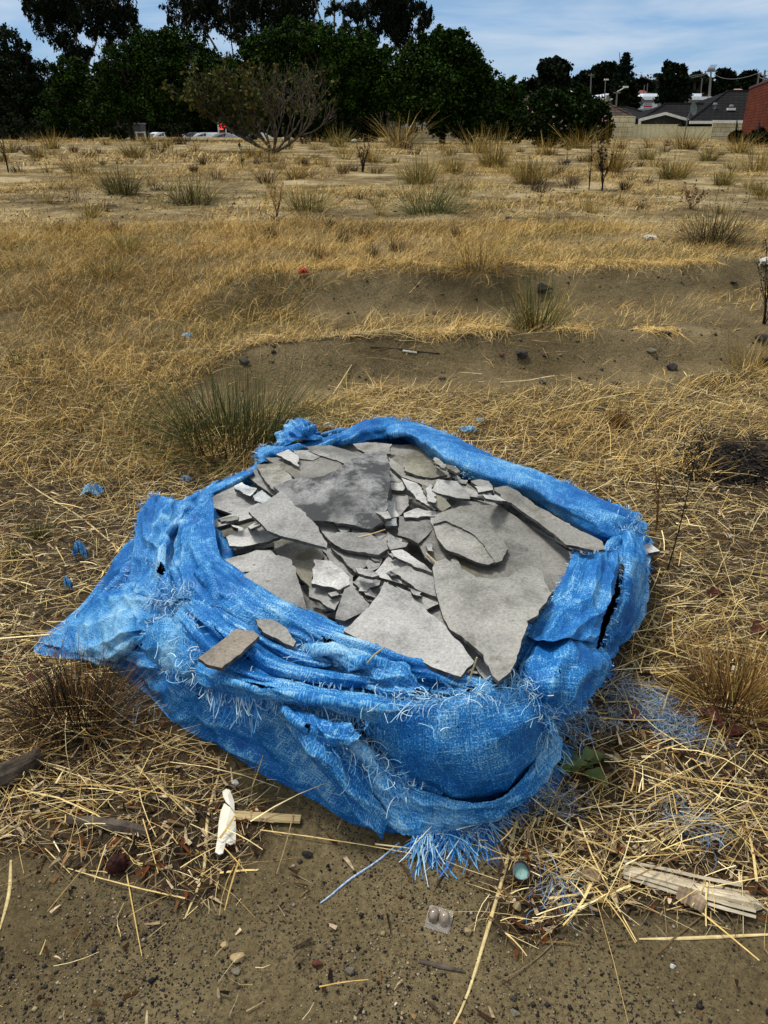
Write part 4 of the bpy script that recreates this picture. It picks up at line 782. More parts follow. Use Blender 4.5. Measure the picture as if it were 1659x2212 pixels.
G, n = cloth('curled_flap', [[(1150,1400,.265),(1180,1392,.285),(1222,1388,.28),(1262,1392,.25),(1296,1398,.22)],
  [(1125,1430,.27),(1168,1425,.305),(1220,1420,.305),(1275,1422,.265),(1312,1425,.2)],
  [(1112,1458,.27),(1158,1460,.305),(1215,1455,.305),(1270,1460,.25),(1304,1462,.18)],
  [(1122,1486,.265),(1160,1492,.285),(1212,1492,.28),(1250,1494,.235),(1278,1490,.17)],
  [(1150,1505,.24),(1178,1516,.24),(1212,1526,.225),(1242,1530,.19),(1258,1526,.15)]], 110, 100, (.006, .5, 2.2, 1.4), .007, .002, 42, m_cl, ragged=(.003, .005, .003, .004), lift=.006)
fringe(E(G, 'v0'), (0, .3, .8), 80, .003, .01); fringe(E(G, 'v1'), (.3, -.9, -.3), 90, .005, .02); fringe(E(G, 'u1'), (1, -.2, -.2), 70, .006, .02); fringe(E(G, 'u0'), (-.9, .2, .4), 150, .008, .03, .6, spread=1.2)
G, n = cloth('inner_flap', [[(1205,1270,.285),(1216,1282,.29),(1226,1292,.285)],[(1160,1345,.285),(1172,1355,.295),(1188,1362,.285)],[(1122,1408,.28),(1135,1420,.295),(1150,1412,.28)],[(1106,1448,.27),(1122,1455,.28),(1135,1450,.27)]], 40, 90, (.004, .5, 1.5, .6), .005, .002, 43, m_cl, ragged=(0, .004, .003, 0)); fringe(E(G, 'u0'), (-1, .1, .2), 140, .004, .018, .5, spread=.8); fringe(E(G, 'v1'), (-.4, -.3, .5), 70, .01, .035, spread=1)
G, n = cloth('outer_flap', [[(1342,1150,.26),(1362,1148,.262),(1385,1160,.24)],[(1345,1190,.26),(1368,1198,.262),(1390,1225,.2)],[(1338,1240,.24),(1362,1255,.23),(1386,1280,.14)],[(1318,1300,.2),(1345,1318,.18),(1372,1330,.09)],[(1298,1360,.16),(1320,1372,.13),(1345,1375,.05)]], 56, 100, (.006, .3, 1.8, 1), .006, .002, 44, m_cl, ragged=(.006, .006, .002, .004), lift=.006)
fringe(E(G, 'v0'), (.2, .8, .4), 120, .01, .035, spread=1.2); fringe(E(G, 'u1'), (1, 0, -.1), 90, .008, .03, spread=1.1)
# back rim: puffed roll from the back corner to the right corner
G, n = cloth('back_roll', [[(835,905,.255),(905,915,.27),(980,942,.275),(1060,982,.275),(1160,1018,.275),(1250,1056,.275),(1330,1092,.27),(1378,1108,.25)],
  [(832,918,.285),(905,930,.30),(972,965,.305),(1060,1002,.305),(1160,1038,.305),(1240,1074,.30),(1315,1112,.29),(1365,1132,.265)],
  [(838,938,.28),(890,942,.29),(955,985,.295),(1040,1022,.292),(1150,1058,.292),(1228,1100,.288),(1300,1142,.275),(1350,1160,.25)],
  [(842,952,.225),(880,952,.23),(945,998,.235),(1015,1038,.238),(1130,1070,.24),(1200,1112,.24),(1275,1158,.24),(1310,1170,.235)]], 260, 46, (.005, 1.1, 2.5, 1.5), .005, .002, 51, m_cl, ragged=(.004, .003, .003, .004))
fringe(E(G, 'v0'), (.5, .8, .4), 230, .006, .028, spread=1.0); fringe(E(G, 'v1')[40:150], (-.4, -.5, -.2), 90, .006, .02, spread=.8); fringe(E(G, 'u1'), (1, .2, .2), 120, .012, .04, spread=1.2); fringe(E(G, 'v0')[:30], (-.1, .7, .8), 60, .01, .035)
fuzz(1345, 1130, .27, .03, 130, .01, .035); fuzz(1000, 1028, .29, .015, 50, .005, .02)
G, n = cloth('back_roll', [[(560,966,.22),(600,965,.25),(660,955,.25),(730,936,.26),(790,908,.28),(850,904,.27)],[(556,982,.235),(610,976,.265),(670,964,.265),(735,948,.275),(795,926,.295),(850,922,.28)],[(562,1000,.22),(615,990,.235),(680,972,.24),(740,962,.245),(800,950,.26),(845,946,.25)]], 150, 40, (.007, 1.2, 2.2, 2), .008, .002, 52, m_cl, ragged=(.004, .003, .004, 0)); fringe(E(G, 'v0'), (-.2, .8, .5), 110, .006, .03, spread=1); fringe(E(G, 'u0'), (-1, -.1, 0), 90, .01, .035, spread=1.2)
cloth('back_tuft', [[(600,955,.2),(622,912,.27),(650,905,.29),(672,915,.28),(690,945,.22)],[(598,965,.22),(628,930,.30),(655,925,.32),(675,935,.3),(692,955,.23)],[(602,978,.22),(630,955,.28),(660,950,.29),(680,955,.27),(694,965,.22)]], 80, 50, (.012, 1.2, 2.5, 3), .016, .003, 53, m_cl, ragged=(.008, 0, .004, .004)); fuzz(655, 915, .29, .022, 90, .006, .03)
G, n = cloth('left_strip', [[(400,1080,.21),(440,1060,.225),(490,1035,.23),(545,1012,.24)],[(405,1088,.24),(445,1070,.25),(495,1044,.255),(548,1020,.26)],[(412,1096,.22),(455,1078,.225),(502,1054,.23),(552,1028,.23)]], 90, 24, (.003, .5, 1, .5), .004, .0015, 54, m_cl, ragged=(.002, .002, 0, 0)); fringe(E(G, 'v0'), (-.2, .8, .3), 60, .005, .02)
# threads lying over the folds
fuzz(355, 1300, .25, .03, 260, .012, .05); fuzz(385, 1278, .27, .02, 130); fuzz(345, 1215, .22, .02, 120); fuzz(395, 1375, .25, .03, 130); fuzz(430, 1428, .25, .03, 190, .015, .06); fuzz(505, 1300, .28, .02, 70); fuzz(900, 1520, .29, .03, 90); fuzz(350, 1340, .22, .03, 90)
fuzz(1140, 1480, .29, .02, 130); fuzz(1190, 1560, .05, .04, 260, .015, .07)
# one long pale thread trailing on the sand
V, Q, C = join(FRINGE); o = link('loose_threads', npmesh('loose_threads', local(V, BAG), Q, C), m_thread, BAG); o['kind'] = 'stuff'
# ------------------------------------------------------------ plants of the vacant block
m_blade = M_attr('tussock blades', 0.7, 0.2, var=0.15, scale=10); m_stem = M_attr('dry stems', 0.85, 0.1, var=0.25, scale=30)
PALS = {'green': [(50,74,26),(38,60,22),(68,86,34),(96,92,46),(120,104,56)], 'dark': [(30,46,18),(22,34,14),(44,60,24),(66,66,34),(90,78,44)],
        'gold': [(170,138,72),(146,116,56),(190,160,92),(120,100,48),(90,88,40)], 'olive': [(110,104,48),(86,86,38),(140,122,64),(72,72,34),(160,134,74)],
        'brown': [(96,64,34),(74,48,26),(124,88,48),(60,42,26),(140,104,60)], 'char': [(30,25,18),(20,16,13),(44,34,24),(62,48,30),(36,34,20)]}
def tuss(dx, dy, wpx, hpx, pal, n, label, name='grass_tussock', cat='tussock', group='grass tussocks on the vacant block', up=0.95, sag=0.9, wd=None, at=None, second=None):
    c = hit(dx, dy) if at is None else Vector(at); zc = c.y*cp-(c.z-CAMH)*sp; s = zc/F; hw = wpx*s/2*1.65; h = hpx*s*1.15; n = int(n*1.25)
    root = empty(name, c, label, cat, group)
    r = np.sqrt(RG.random(n))*hw*0.36; a = RG.uniform(-math.pi, math.pi, n); out = RG.random(n)**0.65; out = np.where(RG.random(n) < .12, 1.35, out)
    P = np.stack([np.cos(a)*r, np.sin(a)*r*0.8, np.full(n, -0.01)], 1); az = a+RG.normal(0, .5, n)
    p0 = math.pi/2-out*up; Ln = np.where(out > .5, RG.uniform(.55, 1.05, n)*max(hw*1.15, h*.8), RG.uniform(.55, 1.05, n)*h*1.05); W = (wd or max(0.0018, s*0.75))
    cols = sample_cols(PALS[pal], n, .2)
    if second: k = RG.random(n) < 0.3; cols = np.where(k[:, None], sample_cols(PALS[second], n, .2), cols)
    V, Q, C = ribbons(P, az, p0, p0-sag*out*RG.uniform(.2, 1.3, n), Ln, RG.uniform(.7, 1.3, n)*W, cols, 4, .2, RG.normal(0, .35, n)); V[:, 2] = np.maximum(V[:, 2], -0.01)
    link('blades', npmesh('blades', V, Q, C), m_blade, root); return root
T = tuss
T(500, 972, 330, 160, 'dark', 900, 'large dark rush tussock right behind the left side of the blue sheet', up=1.25, sag=.35, wd=.0028, second='green')
T(1160, 706, 150, 120, 'green', 280, 'green spiky tussock standing between the two dug sand banks', up=1.0, sag=.35, wd=.0034, second='gold')
T(165, 1560, 230, 130, 'char', 1000, 'dark burnt-looking tussock in front of the left corner of the blue sheet', up=1.3, sag=.5, wd=.0018, second='brown')
T(1580, 1530, 210, 165, 'brown', 620, 'rusty brown tussock at the right with dead leaves at its foot', up=1.2, sag=.7, wd=.002, second='gold')
T(265, 420, 110, 62, 'dark', 380, 'dark green tussock, leftmost of the three in a row on the pale field', second='olive')
T(412, 442, 135, 70, 'dark', 420, 'broad dark green tussock, middle of the three in a row on the left field', second='olive', up=1.25)
T(662, 456, 125, 58, 'green', 380, 'green tussock leaning right beside a tall brown weed', second='gold', up=1.2)
T(925, 461, 165, 68, 'green', 460, 'broad green tussock on a small sandy hump in the middle of the field', up=1.25)
T(905, 398, 105, 62, 'olive', 340, 'upright olive tussock just behind the broad green one', second='gold')
T(1065, 362, 85, 75, 'gold', 360, 'tall golden tussock left of the olive one with drooping tips', second='olive', up=.7)
T(1142, 397, 100, 62, 'olive', 340, 'olive gold tussock in front and right of the tall golden one', second='gold')
T(1318, 370, 90, 84, 'gold', 360, 'golden tussock behind the tall dark weed on the right field', second='olive', up=.75)
T(1457, 386, 86, 52, 'olive', 320, 'low rounded olive tussock between the weed stalks on the right', second='gold')
T(1540, 527, 170, 92, 'dark', 560, 'wide brown green tussock on the right, near the white paper scrap', second='brown', up=1.2)
T(1035, 582, 175, 62, 'gold', 520, 'golden sprawling tussock just above the farther sand bank', second='brown', up=1.3, sag=1.3)
T(1612, 805, 110, 95, 'gold', 160, 'thin golden tuft on the nearer sand bank at the right edge', up=.9, wd=.0024)
T(1330, 928, 60, 66, 'brown', 170, 'reddish brown straw stump standing in the straw behind the blue sheet', name='straw_stump', cat='stump', up=.35, sag=.1)
for (dx, dy, w, h, pal, lab) in [
  (112, 322, 55, 38, 'gold', 'tall golden tussock at the far left before the dark trees'), (172, 374, 100, 36, 'gold', 'flat golden tussock at the left beside dark little stems'),
  (290, 340, 70, 36, 'olive', 'dull olive tussock on the far left field'), (732, 318, 60, 42, 'olive', 'tall olive tussock just right of the branching shrub'),
  (1634, 372, 95, 60, 'gold', 'golden tussock at the right edge near the brick wall'), (1645, 422, 60, 30, 'olive', 'small olive tussock at the right edge below the golden one'),
  (1432, 292, 62, 26, 'olive', 'dark olive tussock right in front of the cream metal fence'), (1530, 348, 60, 28, 'olive', 'small tussock left of the golden one at the right edge'),
  (1480, 322, 90, 34, 'gold', 'golden tussock in the long grass before the fence'), (980, 372, 60, 46, 'gold', 'slender golden tussock between the olive and the tall golden one'),
  (862, 318, 110, 50, 'gold', 'long golden grass in front of the far low brick wall'), (1030, 330, 90, 44, 'gold', 'tall straw grass under the right edge of the big tree'),
  (1250, 320, 80, 34, 'gold', 'tall pale grass below the round bush'), (196, 470, 60, 30, 'gold', 'pale grass tuft on the left field beside a low dark tuft'), (268, 545, 90, 40, 'olive', 'greyish green tuft in the golden grass on the left'),
  (235, 600, 110, 40, 'olive', 'grey green leaning tuft lower in the left golden grass'), (640, 385, 60, 30, 'gold', 'small golden tuft behind the three green tussocks'), (20, 330, 60, 26, 'olive', 'olive tuft at the left edge of the far field'),
  (1560, 400, 60, 34, 'olive', 'olive tuft beside tall stalks at the right'), (1595, 330, 70, 40, 'gold', 'golden tuft in front of the red brick wall'), (1395, 345, 50, 30, 'olive', 'little grey green bush-like tuft between two golden ones'),
  (1180, 335, 70, 34, 'gold', 'golden tuft left of the round bush on the far field'), (800, 350, 90, 30, 'gold', 'pale tuft beside the white scrap on the far field'), (545, 340, 60, 26, 'gold', 'pale tuft at the left foot of the branching shrub')]:
    T(dx, dy, w, h, pal, 190, lab, second='olive')
for (dx, dy, w, h, lab) in [(540, 520, 26, 20, 'small black stubby tuft, leftmost of the dark row'), (588, 515, 30, 32, 'narrow dark tuft with a stem, second of the dark row'), (742, 523, 30, 32, 'dark tuft in the middle of the dark row'), (788, 514, 32, 26, 'low black tuft right of the middle one'),
  (860, 545, 52, 38, 'brown black bushy tuft, rightmost of the dark row'), (806, 556, 24, 32, 'slim rusty tuft below the bushy dark one'), (684, 566, 38, 46, 'brown upright tuft above the golden grass'), (250, 502, 30, 26, 'reddish brown tuft on the left field'), (982, 512, 20, 26, 'slim brown tuft right of the dark row'),
  (715, 492, 26, 20, 'little brown tuft behind the dark row'), (660, 360, 18, 22, 'tiny dark tuft in the pale sand before the shrub'), (80, 342, 20, 16, 'tiny dark tuft at the far left'), (160, 330, 26, 12, 'flat black tuft on the far left field'), (420, 372, 24, 14, 'flat black tuft between the left tussocks'), (575, 395, 60, 28, 'low dark weed patch behind the three green tussocks'),
  (1350, 410, 30, 20, 'tiny dark tuft right of the tall dark weed')]:
    T(dx, dy, w, h, 'char', 110, lab, name='dead_tuft', cat='tuft', group='dead dark tufts on the field', second='brown', up=.8, sag=.3)
def weed(dx, dy, hpx, spread, nb, pal, label, name='dry_weed', leaf=0.0, rad=.6, tw=6, at=None, group='dry weeds on the vacant block', heads=0):
    c = hit(dx, dy) if at is None else Vector(at); zc = c.y*cp-(c.z-CAMH)*sp; s = zc/F; h = hpx*s; sw = spread*s
    root = empty(name, c, label, 'weed', group); mb = MB(); lf = MB(); cols = []
    for b in range(nb):
        a = random.uniform(0, 6.28); hh = h*random.uniform(.6, 1.0) if b else h; bx = math.cos(a)*sw*.5*random.uniform(.3, 1) if nb > 1 else sw*.2; by = math.sin(a)*sw*.4
        pts = [c+Vector((bx*t**1.3+math.sin(t*5+b)*sw*.03, by*t**1.3, hh*t-0.01)) for t in np.linspace(0, 1, 7)]
        r0 = max(.0015, s*rad*1.25); mb.tube(pts, [r0*(1-.75*t) for t in np.linspace(0, 1, 7)], 4)
        for q in range(tw):
            t = random.uniform(.3, .97); p = c+Vector((bx*t**1.3, by*t**1.3, hh*t)); a2 = random.uniform(0, 6.28); l = hh*random.uniform(.06, .2)*(1.2-t*.5)
            e = p+Vector((math.cos(a2)*l*.6, math.sin(a2)*l*.5, l*.8)); mb.tube([p, (p+e)/2+Vector((0, 0, -l*.06)), e], [r0*.5, r0*.4, r0*.3], 3)
            if heads:
                for k in range(heads): e2 = e+Vector((random.gauss(0, l*.25), random.gauss(0, l*.25), random.gauss(0, l*.25))); mb.tube([e, e2], [r0*.3, r0*.25], 3); lf.tube([e2, e2+Vector((0, 0, r0*1.6))], [r0*.9, r0*.6], 4)
            if leaf:
                for k in range(2): d = Vector((random.gauss(0, 1), random.gauss(0, 1), random.gauss(.3, .6))).normalized(); sd = d.cross(Vector((0, 0, 1))).normalized()*leaf*s*.35; m_ = e+d*leaf*s*.5; lf.poly([e, m_+sd, e+d*leaf*s, m_-sd])
    c1 = lin(PALS[pal][0]); c2 = lin(PALS[pal][2])
    m = M_noise('weed stem '+pal, c1, c2, 30); mb.build('stem', m, root)
    if lf.V: lo_ = lf.build('leaves' if leaf else 'seed_heads', M_noise('weed leaf '+pal, lin(PALS[pal][1]), lin(PALS[pal][2]), 14), root); lo_['kind'] = 'stuff'
    return root
W_ = weed
W_(1440, 1235, 330, 130, 1, 'char', 'tall thin dark weed leaning left with tiny seed heads, right of the blue sheet', tw=16, heads=4, rad=1.5)
W_(1415, 1150, 200, 90, 2, 'brown', 'shorter brown weed with seed heads just behind the right corner of the blue sheet', tw=10, heads=3, rad=1.2)
W_(1300, 412, 110, 60, 4, 'char', 'tall dark leafy weed in the middle of the right field', leaf=9, tw=10, rad=1.0); W_(1272, 410, 105, 22, 2, 'char', 'bare dark stalk beside the leafy weed on the right field', leaf=5, tw=8, rad=1.0)
W_(1492, 452, 50, 95, 16, 'brown', 'low reddish spreading weed on the right field', leaf=6, tw=7, rad=.45); W_(1160, 502, 86, 10, 1, 'olive', 'single upright green stalk alone in the middle field', leaf=5, tw=12, rad=1.0)
W_(598, 472, 75, 60, 5, 'brown', 'tall brown weed left of the leaning green tussock', tw=8, rad=.8, leaf=4); W_(600, 478, 22, 70, 8, 'char', 'low blackened twigs at the foot of the brown weed', tw=3, rad=.9)
W_(783, 372, 62, 40, 5, 'char', 'dark forked weed on the pale field right of the shrub', leaf=6, tw=5, rad=1.1); W_(18, 372, 92, 26, 2, 'char', 'dark stalk at the left edge of the field', tw=5, rad=1.1, leaf=4); W_(524, 365, 40, 12, 2, 'green', 'small green seedling left of the shrub on the field', leaf=11, tw=5)
W_(1650, 700, 175, 90, 9, 'char', 'dark reddish bush of dead weed at the right edge above the nearer bank', leaf=6, tw=14, rad=.8); W_(208, 350, 55, 8, 1, 'olive', 'thin stalk on the left field behind the tussocks', tw=4)
for (dx, dy, h, lab) in [(375, 345, 55, 'thin leaning stalk on the far left field'), (1545, 440, 95, 'tall thin stalk behind the wide right tussock'), (1562, 455, 60, 'dark stalk beside the tall thin one'), (1612, 450, 90, 'tall stalk at the right of the wide tussock'), (1420, 410, 60, 'lone stalk left of the low rounded tussock'), (1222, 352, 42, 'short stalk on the right field by a dark stone'), (860, 405, 40, 'stalk at the left of the olive tussock'), (1640, 380, 70, 'stalk in the grass at the right edge')]:
    W_(dx, dy, h, 14, 1, 'olive', lab, tw=6, leaf=3, group='thin single stalks on the field')
for (dx, dy, w, h, lab) in [(88, 1160, 40, 60, 'small fresh green sprig in the straw left of the blue sheet'), (35, 1200, 40, 40, 'green sprig at the left edge in the straw'), (40, 790, 60, 26, 'little bright green grass tuft at the left edge'), (960, 690, 10, 10, 'speck of green grass')][:3]:
    T(dx, dy, w, h, 'green', 90, lab, name='green_sprig', cat='sprig', group='green sprigs in the straw', up=.6)

nt_ = 0
for k in range(150):
    dx = random.uniform(-40, 1700); dy = 306+abs(random.gauss(0, 1))*75
    if dy > 560 or (dy > 470 and random.random() < .6): continue
    w_ = random.uniform(.5, 1.3); f_ = (dy-278)/150; kd = random.random()
    if kd < .5: T(dx, dy, 52*w_*(.5+f_*.5), 26*w_*(.5+f_*.6), 'char', 60, 'low dark dead tuft, one of many dotting the pale sandy field', name='dead_tuft', cat='tuft', group='small dark tufts dotting the field', second='brown', up=1.0, sag=.4)
    else: T(dx, dy, 60*w_*(.5+f_*.5), 26*w_*(.5+f_*.6), 'gold', 70, 'low straw coloured tuft, one of many dotting the pale sandy field', name='dry_tuft', cat='tuft', group='small straw tufts dotting the field', second='olive', up=1.0, sag=.6)
V, Q, C = ribbons(*(lambda x, y: (np.stack([x, y, H(x, y)+RG.random(len(x))*.02+.002], 1), RG.uniform(-3.1, 3.1, len(x)), RG.normal(.1, .3, len(x)), RG.normal(-.1, .3, len(x)), RG.uniform(.02, .09, len(x)), RG.uniform(.002, .012, len(x)), sample_cols([(26,24,24),(18,17,18),(40,36,32),(60,52,40)], len(x)), 2, .4)) (*(lambda p: (p[:, 0], p[:, 1]))(np.array([tuple(hit(1590+random.gauss(0, 55), 1005+random.gauss(0, 22)))[:2] for _ in range(2200)]))))
o = link('charred_litter', npmesh('charred_litter', V, Q, C), m_stem); tag(o, 'black charred litter in a patch of straw at the right', 'litter', kind='stuff')
# ------------------------------------------------------------ small things on the ground
def crumpled(name, dx, dy, wpx, hpx, mat, label, cat, seed=1, n=12, lift=0.01, flat=.35, col=None):
    c = hit(dx, dy); zc = c.y*cp-(c.z-CAMH)*sp; s = zc/F; w = wpx*s/2; h = hpx*s
    bm = bmesh.new(); bmesh.ops.create_icosphere(bm, subdivisions=3, radius=1)
    co = np.array([v.co[:] for v in bm.verts]); f = fbm(co[:, 0]*1.3+seed*3.1, co[:, 1]*1.3, co[:, 2]*1.3, seed, 3); r = 0.45+1.1*f; 
    for v, q in zip(bm.verts, r): v.co = Vector((v.co.x*w*q, v.co.y*w*.7*q, v.co.z*h*.5*q+h*.32))
    me = bpy.data.meshes.new(name); bm.to_mesh(me); bm.free(); o = link(name, me, mat); o.location = c; o.rotation_euler.z = seed*1.3
    tag(o, label, cat); return o
m_stone = M_noise('grey stone', (0.10, 0.085, 0.06), (0.22, 0.19, 0.14), 14, .9, .2, .7, 60); m_dstone = M_noise('dark stone', (0.02, 0.018, 0.018), (0.07, 0.06, 0.05), 14, .85, .3, .7, 60)
m_rstone = M_noise('reddish stone', (0.06, 0.018, 0.012), (0.16, 0.05, 0.03), 14, .85, .3, .7, 60); m_white = M_noise('white scrap', (0.55, 0.54, 0.48), (0.8, 0.79, 0.72), 10, .6, .3, .3); m_red = M_noise('red wrapper', (0.35, 0.015, 0.01), (0.55, 0.03, 0.02), 10, .4, .4)
m_bscrap = M_noise('blue scrap', (0.01, 0.12, 0.42), (0.12, 0.34, 0.6), 40, .5, .3, .5); m_char = M_noise('charcoal', (0.006, 0.006, 0.006), (0.03, 0.028, 0.026), 30, .8, .3, .8, 80)
def scrap(name, dx, dy, wpx, hpx, mat, label, cat, seed=1, **k):
    c = hit(dx, dy); zc = c.y*cp-(c.z-CAMH)*sp; s = zc/F; w = wpx*s*.46; h = hpx*s; n = 30; U, Vv = np.meshgrid(np.linspace(-1, 1, n), np.linspace(-1, 1, n))
    rr_ = 1-.35*fbm(U*2+seed*7, Vv*2, 0, seed, 3); X = U*w*rr_+w*.25*(fbm(Vv*2.2, seed*3.3, 0, 2, 2)-.5)*2; Y = Vv*w*.55*rr_
    Z = h*(1-np.abs(2*fbm(U*1.6+seed, Vv*1.6, 0, seed+3, 3)-1))**2*1.1*(1-.6*(U**2+Vv**2)/2)+h*.25*vn(U*6, Vv*6, 0, seed)
    I = np.arange(n*n).reshape(n, n); Q = np.stack([I[:-1, :-1], I[:-1, 1:], I[1:, 1:], I[1:, :-1]], -1).reshape(-1, 4)
    o = link(name, npmesh(name, np.stack([X, Y, Z], -1).reshape(-1, 3), Q, uv=np.stack([X, Y], -1).reshape(-1, 2)), mat); o.location = c; o.rotation_euler.z = (seed*37 % 10)/10-.5; tag(o, label, cat); return o
def rock(dx, dy, w, h, mat, label, seed, name='stone', group=None):
    c = hit(dx, dy); zc = c.y*cp-(c.z-CAMH)*sp; s = zc/F; rg = random.Random(seed); w2 = w*s/2; hh = h*s
    bm = bmesh.new()
    for k in range(16):
        v = Vector((rg.gauss(0, 1), rg.gauss(0, 1), rg.gauss(0, 1))).normalized(); bm.verts.new(Vector((v.x*w2*rg.uniform(.7, 1.1), v.y*w2*.75*rg.uniform(.7, 1.1), (v.z*.5+.3)*hh*rg.uniform(.6, .95))))
    r = bmesh.ops.convex_hull(bm, input=bm.verts); bmesh.ops.delete(bm, geom=[g for g in r['geom_interior'] if isinstance(g, bmesh.types.BMVert)], context='VERTS')
    bmesh.ops.bevel(bm, geom=bm.edges[:], offset=w2*.06, segments=1, affect='EDGES')
    bmesh.ops.triangulate(bm, faces=bm.faces[:]); bmesh.ops.subdivide_edges(bm, edges=bm.edges[:], cuts=1, use_grid_fill=True)
    for v in bm.verts: v.co += v.normal*(float(fbm(v.co.x/w2*2, v.co.y/w2*2, v.co.z/w2*2, seed, 2))-.5)*w2*.16
    me = bpy.data.meshes.new(name); bm.to_mesh(me); bm.free(); o = link(name, me, mat); o.location = c; tag(o, label, 'stone' if name == 'stone' else name.replace('_', ' '), group); return o
for k, (dx, dy, w, h, m, lab) in enumerate([(1127, 772, 34, 26, m_dstone, 'dark slanted brick-like stone on the nearer sand bank'), (1083, 770, 14, 9, m_rstone, 'small reddish stone beside the slanted dark one'), (1208, 768, 14, 9, m_stone, 'small flat stone at the crest of the nearer bank'), (1178, 770, 16, 10, m_dstone, 'small black stone at the middle of the nearer bank'),
  (1408, 762, 28, 17, m_stone, 'rounded grey stone on the nearer sand bank'), (1452, 798, 30, 22, m_dstone, 'dark lump low on the nearer bank'), (1298, 800, 14, 9, m_dstone, 'little dark stone low on the nearer bank'), (1172, 828, 26, 20, m_stone, 'pale lumpy stone at the foot of the nearer bank'), (955, 820, 18, 13, m_dstone, 'black stone at the foot of the nearer bank, left'),
  (528, 785, 30, 20, m_dstone, 'flat dark stone where the nearer bank begins at the left'), (1330, 830, 26, 10, m_char, 'black crumbly lump below the dark stones'), (1432, 722, 50, 12, m_char, 'flat black slab of charred wood on the crest of the nearer bank'), (1648, 735, 40, 22, m_dstone, 'big dark stone at the right edge, crest of the nearer bank'), (1650, 790, 40, 36, m_dstone, 'big dark stone at the right edge, lower on the bank'),
  (1170, 632, 44, 30, m_char, 'black crumpled lump in the farther sand bank behind the green tussock'), (938, 680, 20, 12, m_dstone, 'little stone in the hollow between the banks'), (1585, 612, 22, 12, m_dstone, 'dark stone on top of the farther bank at the right'), (1225, 352, 20, 9, m_dstone, 'dark stone on the pale sand of the right field'), (1098, 473, 22, 9, m_dstone, 'brown stone in the middle field'),
  (90, 828, 44, 18, m_char, 'black flat piece in the grass at the left'), (215, 828, 30, 18, m_char, 'black piece in the grass, left middle'), (1085, 500, 12, 6, m_stone, 'small pale stone in the grass of the middle field'), (665, 1848, 28, 22, m_char, 'black ball of charcoal on the sand before the blue sheet'), (685, 2086, 28, 30, m_rstone, 'dark red stone on the bare sand at the bottom'),
  (756, 2100, 28, 26, m_stone, 'pale grey lump beside the dark red stone'), (510, 2100, 26, 14, m_stone, 'flat tan pebble on the bottom sand'), (412, 2050, 14, 14, m_stone, 'grey pebble on the bottom left sand'), (1453, 2088, 18, 14, m_white, 'off-white cube-like pebble on the bottom right sand'), (1112, 2178+12, 30, 14, m_stone, 'pale flat stone low at the bottom, right of centre'),
  (567, 1690, 20, 14, m_stone, 'brown pebble close to the foot of the blue sheet'), (376, 2078-60, 10, 8, m_stone, 'tiny pebble left of the pale bark bit'), (1023, 1795, 16, 14, m_white, 'pale pebble right of the frayed corner'), (1111, 2160, 20, 12, m_dstone, 'small dark stone in the bottom sand, right of centre')]):
    rock(dx, dy, w, h, m, lab, 100+k)
rock(505, 1697, 24, 22, m_white, 'white chip of plaster beside the straw and the blue sheet', 150, 'plaster_chip'); rock(862-7, 2110+60, 10, 8, m_white, 'tiny white chip on the bottom sand', 151, 'plaster_chip')
scrap('wrapper', 655, 597, 26, 16, m_red, 'red crumpled wrapper in the golden grass', 'wrapper', 2); scrap('blue_scrap', 405, 733, 26, 12, m_clp, 'bright blue scrap of sheet in the golden grass', 'scrap', 3); scrap('paper_scrap', 1403, 518, 34, 9, m_white, 'flat white paper scrap on the right field', 'paper', 4)
scrap('plastic_bag', 1652, 575, 44, 16, m_white, 'white plastic bag on the farther bank at the right edge', 'bag', 5); scrap('tissue', 712, 926, 34, 12, m_white, 'crumpled white tissue behind the back rim of the sheet', 'tissue', 6); scrap('paper_scrap', 765, 308, 14, 6, m_white, 'white scrap on the far field right of the shrub', 'paper', 7)
scrap('tarpaulin_scrap', 203, 1072, 60, 24, m_clp, 'pale blue balled scrap of woven sheet in the straw at the left', 'scrap', 8); scrap('tarpaulin_scrap', 180, 1212, 34, 44, m_clp, 'upright blue rag in the straw left of the collar', 'scrap', 9); scrap('tarpaulin_scrap', 152, 1278, 26, 34, m_clp, 'blue rag half hidden in straw by the left corner', 'scrap', 10)
scrap('tarpaulin_scrap', 1010, 935, 44, 14, m_clp, 'blue rag in the straw behind the back rim', 'scrap', 11); scrap('tarpaulin_scrap', 1036, 914, 22, 10, m_clp, 'small blue rag beyond the larger one behind the rim', 'scrap', 12); scrap('tarpaulin_scrap', 403, 1040, 30, 12, m_clp, 'dark blue scrap in the straw behind the left strip', 'scrap', 13)
scrap('paper_scrap', 1577, 1164, 14, 9, m_white, 'white scrap in the straw at the right', 'paper', 14); crumpled('seed_pod', 258, 1878, 46, 50, M_noise('dark seed cone', (0.02, 0.006, 0.005), (0.06, 0.015, 0.01), 40, .8, .2, .9, 60), 'dark brown spiky seed pod at the edge of the sand', 'seed pod', 15)
V, Q, C = ribbons(np.zeros((160, 3))+[0, 0, .014], RG.uniform(-3.1, 3.1, 160), RG.uniform(-.1, 1.5, 160), RG.uniform(0, 1.2, 160), RG.uniform(.012, .026, 160), np.full(160, .003), sample_cols([(50,18,14),(36,14,12),(70,26,18)], 160), 2, .1)
o = link('spines', npmesh('spines', V, Q, C), m_stem, bpy.data.objects['seed_pod'])
